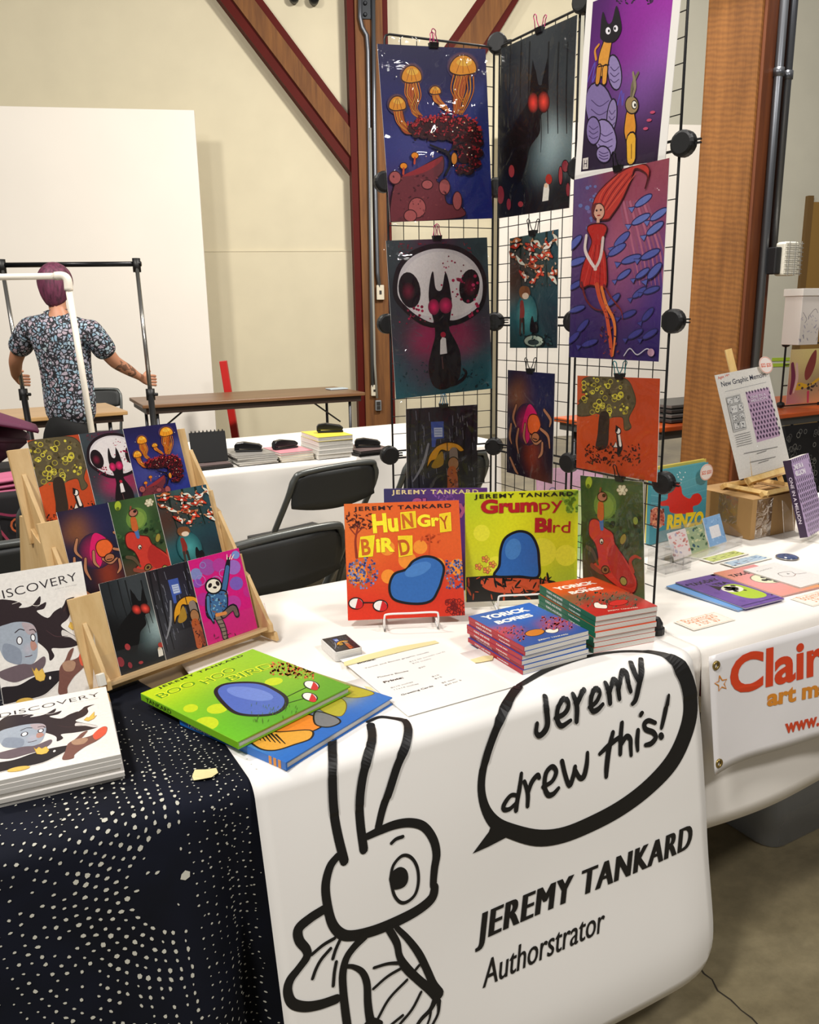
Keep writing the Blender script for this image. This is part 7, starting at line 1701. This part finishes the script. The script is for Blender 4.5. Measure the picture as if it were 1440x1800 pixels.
# black grid with posters on it
gx0 = W(1372, 716, 0.745); 
t = thing('poster_grid', 'black wire grid with yellow poster standing on the orange table', 'display', (gx0.x, gx0.y, 0.742), (0, 0, R(-6)))
gh = 0.43
for x in (0, 0.36, 0.72): MB().tube([(x, 0, 0), (x, 0, gh)], 0.007, 6).build('upright', blk_wire, t)
for z in (0.01, 0.15, 0.29, gh): MB().tube([(0, 0, z), (0.72, 0, z)], 0.005, 6).build('bar', blk_wire, t)
for z in (0.0, gh): MB().lathe([(0.01, -0.02), (0.024, -0.014), (0.028, 0), (0.024, 0.014), (0.01, 0.02)], 12, Matrix.Translation((0, 0, z + 0.02 * (z == 0)))).build('connector', blk_plast, t)
def d_post(a):
    a.bg([(0, 0, 'e0c896', 60), (100, 0, 'e6d68a', 60), (40, 40, 'ecd98a', 60), (0, 90, 'a8525c', 40), (60, 90, '6a5a52', 40), (100, 90, '8a7468', 40), (0, 150, 'd8889a', 50), (100, 150, 'e6a06a', 50)], 14, 18)
    a.poly([(45, 60), (58, 20), (72, 4), (74, 40), (64, 74), (50, 86)], '8a3a34', True); a.poly([(20, 96), (36, 92), (60, 98), (88, 80), (84, 92), (50, 108), (22, 112)], 'dcae28', True); a.stroke([(8, 40), (14, 80), (10, 120)], [10, 14, 8], '7a2a4a'); a.stroke([(20, 40), (24, 80), (18, 118)], [7, 9, 5], 'e0b8b0')
    a.dots(20, (30, 95, 95, 120), 2, 5, ['4a3a34', '7a6a5a']); a.stroke([(60, 120), (62, 148)], [8, 6], 'c03a5a', smooth=False)
po = thing('poster', 'yellow and maroon poster on the far grid display', 'poster', (gx0.x + 0.03, gx0.y - 0.02, 0.765), (0, 0, R(-6)))
box_part('paper', (0, 0, 0), (0.33, 0.0015, 0.37), sheet_m, po); a = Art(0.33, 0.37, Q100); d_post(a); a.build('picture', po)
lab = MB()
wp = at_depth(1422, 604, 5.15)
t = thing('white_carton', 'white printed carton standing on top of the far grid display', 'box', (wp.x - 0.06, wp.y + 0.03, 0.742 + gh + 0.008), (0, 0, R(-8)))
box_part('body', (0, 0, 0), (0.16, 0.14, 0.30), mat('white_carton', 'e4dcd6', 0.5), t, bevel=0.003); box_part('lid', (-0.008, -0.008, 0.30), (0.168, 0.148, 0.345), mat('white_carton_lid', 'efeae4', 0.45), t, bevel=0.003)
a = Art(0.16, 0.30, Q100); a.dots(26, (6, 60, 94, 146), 3, 9, ['b0a8b8', '8a8494', 'c8c0c8'], 0.3); a.stroke([(10, 50), (30, 70), (24, 82)], 2, '8a8088'); a.stroke([(40, 62), (70, 40), (86, 52)], 2, '8a8088'); a.build('printed_marks', t)
# folded dark frames lying on the orange table, left of the column
p = W(1163, 742, 0.745)
for k in range(4):
    tag(MB().box((p.x + 0.02 * k, 3.50 + 0.02 * k, 0.745 + 0.026 * k), (p.x + 0.62 - 0.02 * k, 3.95 - 0.02 * k, 0.745 + 0.026 * k + 0.02)).build('stacked_tray', mat('dark_frame_%d' % (k % 2), ['3a3836', '6a6864'][k % 2], 0.5), None, bevel=0.004), '%s of the dark flat trays piled on the orange table' % ['lowest', 'second lowest', 'third', 'topmost'][k], 'tray', 'flat trays on the orange table')

# ================================================================== PERSON
PP = at_depth(104, 600, 4.85); FWH = Vector((fw_.x, fw_.y, 0)).normalized(); RT = Vector((cr_.x, cr_.y, 0)).normalized()
foot = Vector((PP.x, PP.y, 0))
PMI = Matrix.Translation(foot) @ Matrix.Rotation(ang, 4, 'Z'); PMINV = PMI.inverted()
def PL(px, py, dy=0.0):
    """photo point on the person's plane, pushed dy away -> person coordinates"""
    q = on_plane(px, py, foot + FWH * dy, FWH); v = PMINV @ q; return (v.x, v.y, v.z)
def skin_mesh(name, nodes, edges, m, parent, sub=2, root=0):
    """nodes: name -> (point, rx, ry)"""
    keys = list(nodes); me = bpy.data.meshes.new(name)
    me.from_pydata([nodes[k][0] for k in keys], [(keys.index(a_), keys.index(b_)) for a_, b_ in edges], [])
    o = bpy.data.objects.new(name, me); COL.objects.link(o)
    sk = o.modifiers.new('skin', 'SKIN'); sk.use_smooth_shade = True; sk.branch_smoothing = 0.6
    for i, k in enumerate(keys):
        v = me.skin_vertices[0].data[i]; v.radius = (nodes[k][1], nodes[k][2]); v.use_root = (i == root)
    ss_ = o.modifiers.new('sub', 'SUBSURF'); ss_.levels = sub; ss_.render_levels = sub
    dg = bpy.context.evaluated_depsgraph_get(); dg.update()
    m2 = bpy.data.meshes.new_from_object(o.evaluated_get(dg)); m2.name = name
    bpy.data.objects.remove(o)
    m2.materials.clear(); m2.materials.append(m)
    return link(name, m2, None, parent, smooth=True)
def skin_tone():
    m, nt, b = nmat('skin'); b.inputs['Roughness'].default_value = 0.5; b.inputs['Subsurface Weight'].default_value = 0.05
    tc = nt.nodes.new('ShaderNodeTexCoord'); n = nt.nodes.new('ShaderNodeTexNoise'); n.inputs['Scale'].default_value = 30
    vd = nt.nodes.new('ShaderNodeVectorMath'); vd.operation = 'DISTANCE'; vd.inputs[1].default_value = PL(222, 645, 0.16)
    lt = nt.nodes.new('ShaderNodeMath'); lt.operation = 'LESS_THAN'; lt.inputs[1].default_value = 0.085
    gt_ = nt.nodes.new('ShaderNodeMath'); gt_.operation = 'GREATER_THAN'; gt_.inputs[1].default_value = 0.5
    mu = nt.nodes.new('ShaderNodeMath'); mu.operation = 'MULTIPLY'; mu2 = nt.nodes.new('ShaderNodeMath'); mu2.operation = 'MULTIPLY'; mu2.inputs[1].default_value = 0.75
    mx = nt.nodes.new('ShaderNodeMix'); mx.data_type = 'RGBA'; mx.inputs[6].default_value = (*lin('b98264'), 1); mx.inputs[7].default_value = (*lin('4a3a30'), 1)
    nt.links.new(tc.outputs['Object'], n.inputs['Vector']); nt.links.new(tc.outputs['Object'], vd.inputs[0]); nt.links.new(vd.outputs['Value'], lt.inputs[0]); nt.links.new(n.outputs['Fac'], gt_.inputs[0])
    nt.links.new(lt.outputs[0], mu.inputs[0]); nt.links.new(gt_.outputs[0], mu.inputs[1]); nt.links.new(mu.outputs[0], mu2.inputs[0]); nt.links.new(mu2.outputs[0], mx.inputs[0]); nt.links.new(mx.outputs[2], b.inputs['Base Color'])
    return m
def shirt_mat():
    m, nt, b = nmat('patterned_shirt'); b.inputs['Roughness'].default_value = 0.8
    tc = nt.nodes.new('ShaderNodeTexCoord'); n0 = nt.nodes.new('ShaderNodeTexNoise'); n0.inputs['Scale'].default_value = 30
    ad = nt.nodes.new('ShaderNodeMix'); ad.data_type = 'RGBA'; ad.blend_type = 'ADD'; ad.inputs[0].default_value = 0.035
    v = nt.nodes.new('ShaderNodeTexVoronoi'); v.feature = 'DISTANCE_TO_EDGE'; v.inputs['Scale'].default_value = 46
    v2 = nt.nodes.new('ShaderNodeTexVoronoi'); v2.inputs['Scale'].default_value = 46
    cr = nt.nodes.new('ShaderNodeValToRGB'); cr.color_ramp.interpolation = 'LINEAR'; cr.color_ramp.elements[0].position = 0.10; cr.color_ramp.elements[0].color = (0, 0, 0, 1); cr.color_ramp.elements[1].position = 0.17; cr.color_ramp.elements[1].color = (1, 1, 1, 1)
    hu = nt.nodes.new('ShaderNodeValToRGB'); e = hu.color_ramp.elements; e[0].color = (*lin('8fa9b8'), 1); e[1].color = (*lin('b9c4c4'), 1); q = e.new(0.45); q.color = (*lin('a8959f'), 1); q = e.new(0.7); q.color = (*lin('7f9fb4'), 1)
    mx = nt.nodes.new('ShaderNodeMix'); mx.data_type = 'RGBA'; mx.inputs[6].default_value = (*lin('15161c'), 1)
    nt.links.new(tc.outputs['Object'], n0.inputs['Vector']); nt.links.new(tc.outputs['Object'], ad.inputs[6]); nt.links.new(n0.outputs['Color'], ad.inputs[7])
    for q in (v, v2): nt.links.new(ad.outputs[2], q.inputs['Vector'])
    nt.links.new(v.outputs['Distance'], cr.inputs[0]); nt.links.new(v2.outputs['Color'], hu.inputs[0]); nt.links.new(cr.outputs[0], mx.inputs[0]); nt.links.new(hu.outputs[0], mx.inputs[7]); nt.links.new(mx.outputs[2], b.inputs['Base Color'])
    return m
person = thing('person', 'person with purple hair in a patterned short-sleeved shirt, seen from behind', 'person'); person.matrix_world = PMI
hipz = PL(125, 765)[2]
N = {
 'pelvis': ((PL(125, 770)[0], 0.0, hipz), 0.095, 0.07), 'waist': ((PL(122, 700)[0], 0.01, PL(122, 700)[2]), 0.09, 0.06), 'chest': ((PL(112, 620)[0], 0.0, PL(112, 620)[2]), 0.105, 0.07), 'upper': ((PL(105, 572)[0], 0.0, PL(105, 572)[2]), 0.085, 0.06),
 'neck': (PL(101, 540, 0.01), 0.055, 0.058), 'neck2': (PL(99, 525, 0.015), 0.056, 0.06), 'head': (PL(97, 505, 0.02), 0.077, 0.09), 'head2': (PL(95, 482, 0.02), 0.072, 0.085), 'crown': (PL(94, 470, 0.02), 0.04, 0.05),
 'shL': (PL(55, 572, 0.0), 0.062, 0.062), 'armL': (PL(38, 602, 0.04), 0.052, 0.052), 'elL': (PL(27, 635, 0.10), 0.042, 0.042), 'foL': (PL(28, 652, 0.19), 0.036, 0.036), 'wrL': (PL(27, 662, 0.24), 0.027, 0.024), 'paL': (PL(29, 668, 0.275), 0.03, 0.018),
 'shR': (PL(158, 577, 0.0), 0.062, 0.062), 'armR': (PL(180, 610, 0.04), 0.052, 0.052), 'elR': (PL(202, 637, 0.10), 0.042, 0.042), 'foR': (PL(225, 650, 0.18), 0.037, 0.037), 'wrR': (PL(244, 662, 0.25), 0.027, 0.024), 'paR': (PL(254, 668, 0.28), 0.03, 0.018),
 'hipL': ((N_ := PL(95, 790)[0], 0.0, hipz - 0.08), 0.07, 0.07), 'kneeL': ((N_ + 0.005, 0.02, 0.50), 0.062, 0.062), 'ankL': ((N_ + 0.0, -0.02, 0.10), 0.042, 0.042), 'toeL': ((N_ - 0.02, 0.13, 0.045), 0.042, 0.035),
 'hipR': ((N2_ := PL(155, 790)[0], 0.0, hipz - 0.08), 0.07, 0.07), 'kneeR': ((N2_ + 0.01, 0.03, 0.50), 0.062, 0.062), 'ankR': ((N2_ + 0.02, -0.01, 0.10), 0.042, 0.042), 'toeR': ((N2_ + 0.05, 0.14, 0.045), 0.042, 0.035)}
E_ = [('pelvis', 'waist'), ('waist', 'chest'), ('chest', 'upper'), ('upper', 'neck'), ('neck', 'neck2'), ('neck2', 'head'), ('head', 'head2'), ('head2', 'crown'), ('upper', 'shL'), ('shL', 'armL'), ('armL', 'elL'), ('elL', 'foL'), ('foL', 'wrL'), ('wrL', 'paL'), ('upper', 'shR'), ('shR', 'armR'), ('armR', 'elR'), ('elR', 'foR'), ('foR', 'wrR'), ('wrR', 'paR'),
      ('pelvis', 'hipL'), ('hipL', 'kneeL'), ('kneeL', 'ankL'), ('ankL', 'toeL'), ('pelvis', 'hipR'), ('hipR', 'kneeR'), ('kneeR', 'ankR'), ('ankR', 'toeR')]
# fingers curl round the rail uprights
for sd, base, dirx in (('L', PL(29, 668, 0.275), 1), ('R', PL(254, 668, 0.28), 1)):
    for i in range(4):
        z = 0.028 - 0.019 * i; b0 = Vector(base) + Vector((0.012 * dirx, 0.012, z)); l_ = [0.03, 0.034, 0.032, 0.025][i]
        pts = [b0, b0 + Vector((0.028 * dirx, 0.022, -0.004)), b0 + Vector((0.028 * dirx + 0.012 * dirx, 0.022 + l_, -0.008)), b0 + Vector((0.024 * dirx, 0.03 + l_ * 1.5, -0.012))]
        prev = 'pa' + sd
        for j, p_ in enumerate(pts):
            k = 'f%s%d%d' % (sd, i, j); N[k] = (tuple(p_), [0.010, 0.0095, 0.009, 0.0075][j], [0.010, 0.0095, 0.009, 0.0075][j]); E_.append((prev, k)); prev = k
    b0 = Vector(base); prev = 'pa' + sd
    for j, dv_ in enumerate(((-0.002, 0.018, 0.032), (0.010, 0.040, 0.050), (0.026, 0.058, 0.052))):
        k = 't%s%d' % (sd, j); N[k] = (tuple(b0 + Vector(dv_)), [0.012, 0.0105, 0.0085][j], [0.012, 0.0105, 0.0085][j]); E_.append((prev, k)); prev = k
skm = skin_tone()
body = skin_mesh('body', N, E_, skm, person)
# ears
for sx in (-1, 1):
    h = Vector(N['head'][0]); MB().lathe([(0.001, -0.008), (0.018, -0.006), (0.024, 0.0), (0.016, 0.006), (0.001, 0.008)], 12, Matrix.Translation((h.x + sx * 0.082, h.y, h.z - 0.005)) @ Matrix.Rotation(R(80), 4, 'Y') @ Matrix.Scale(1.35, 4, (1, 0, 0))).build('ear', skm, body, smooth=True)
# face on the far side
h = Vector(N['head'][0])
MB().tube([h + Vector((0, 0.085, 0.02)), h + Vector((0, 0.112, -0.012)), h + Vector((0, 0.085, -0.022))], [0.009, 0.014, 0.008], 8).build('nose', skm, body, smooth=True)
for sx in (-1, 1): MB().lathe([(0.002, -0.01), (0.010, -0.006), (0.012, 0), (0.010, 0.006), (0.002, 0.01)], 10, Matrix.Translation(h + Vector((sx * 0.032, 0.078, 0.018)))).build('eye', mat('eye_white', 'e8e6e2', 0.2), body, smooth=True)
MB().tube([h + Vector((-0.024, 0.082, -0.045)), h + Vector((0, 0.09, -0.047)), h + Vector((0.024, 0.082, -0.045))], [0.003, 0.006, 0.003], 6).build('mouth', mat('lips', '9a5a50', 0.5), body, smooth=True)
# hair: short purple crop, longer at the nape
def hairp(u, v):
    a_ = 2 * PI * u; th_ = PI * v * 0.78
    c = Vector(N['head'][0]) + Vector((0, 0.008, 0.026)); rx, ry_, rz_ = 0.093, 0.108, 0.114
    x = rx * math.sin(th_) * math.cos(a_); y = ry_ * math.sin(th_) * math.sin(a_); z = rz_ * math.cos(th_)
    fr = max(0, math.sin(a_))
    if v > 0.55 and fr > 0: z += fr * (v - 0.55) * 0.26
    back = max(0, -math.sin(a_)); z -= back * max(0, v - 0.6) * 0.12
    j = 1 + 0.028 * math.sin(9 * a_ + 5 * v) * math.sin(7 * v + 2) + 0.02 * math.sin(23 * a_)
    return (c.x + x * j, c.y + y * j, c.z + z)
hm_ = wood_mat('purple_hair', '2c1420', '7a3654', 26, 'Z', 0.6, 6)
MB().grid(hairp, [i / 40 for i in range(41)], [max(i / 18, 0.005) for i in range(19)]).build('hair', hm_, person, smooth=True, solid=0.006)
# shirt
g_ = 0.016
def up_(k, e, e2=None, p=None): return (p or N[k][0], N[k][1] + e, N[k][2] + (e2 if e2 is not None else e))
hemz = PL(125, 757)[2]
S = {'hem': ((PL(125, 735)[0], 0.0, hemz), 0.178, 0.125), 'waist': up_('waist', 0.085, 0.075), 'chest': up_('chest', 0.09, 0.07), 'upper': up_('upper', 0.07, 0.055), 'collar': (PL(101, 545, 0.008), 0.066, 0.064), 'shL': up_('shL', 0.03), 'armL': up_('armL', 0.028), 'endL': (tuple(Vector(N['armL'][0]).lerp(Vector(N['elL'][0]), 0.62)), 0.066, 0.066), 'shR': up_('shR', 0.03), 'armR': up_('armR', 0.028), 'endR': (tuple(Vector(N['armR'][0]).lerp(Vector(N['elR'][0]), 0.62)), 0.066, 0.066)}
skin_mesh('shirt', S, [('hem', 'waist'), ('waist', 'chest'), ('chest', 'upper'), ('upper', 'collar'), ('upper', 'shL'), ('shL', 'armL'), ('armL', 'endL'), ('upper', 'shR'), ('shR', 'armR'), ('armR', 'endR')], shirt_mat(), person)
T_ = {'belt': ((PL(125, 745)[0], 0.0, PL(125, 700)[2]), 0.150, 0.105), 'pelvis': up_('pelvis', 0.078, 0.06), 'hipL': up_('hipL', 0.04), 'kneeL': up_('kneeL', 0.022), 'ankL': up_('ankL', 0.026), 'hipR': up_('hipR', 0.04), 'kneeR': up_('kneeR', 0.022), 'ankR': up_('ankR', 0.026)}
skin_mesh('trousers', T_, [('belt', 'pelvis'), ('pelvis', 'hipL'), ('hipL', 'kneeL'), ('kneeL', 'ankL'), ('pelvis', 'hipR'), ('hipR', 'kneeR'), ('kneeR', 'ankR')], mat('black_trousers', '070708', 0.8), person)
for sd in 'LR':
    a0 = Vector(N['ank' + sd][0]); b0 = Vector(N['toe' + sd][0]); MB().tube([a0 + Vector((0, -0.05, -0.055)), a0 + Vector((0, 0, -0.045)), a0.lerp(b0, 0.6) + Vector((0, 0, -0.02)), b0 + Vector((0, 0.03, 0.0))], [0.035, 0.046, 0.044, 0.03], 10).build('shoe', mat('black_shoe', '131315', 0.5), person, smooth=True)
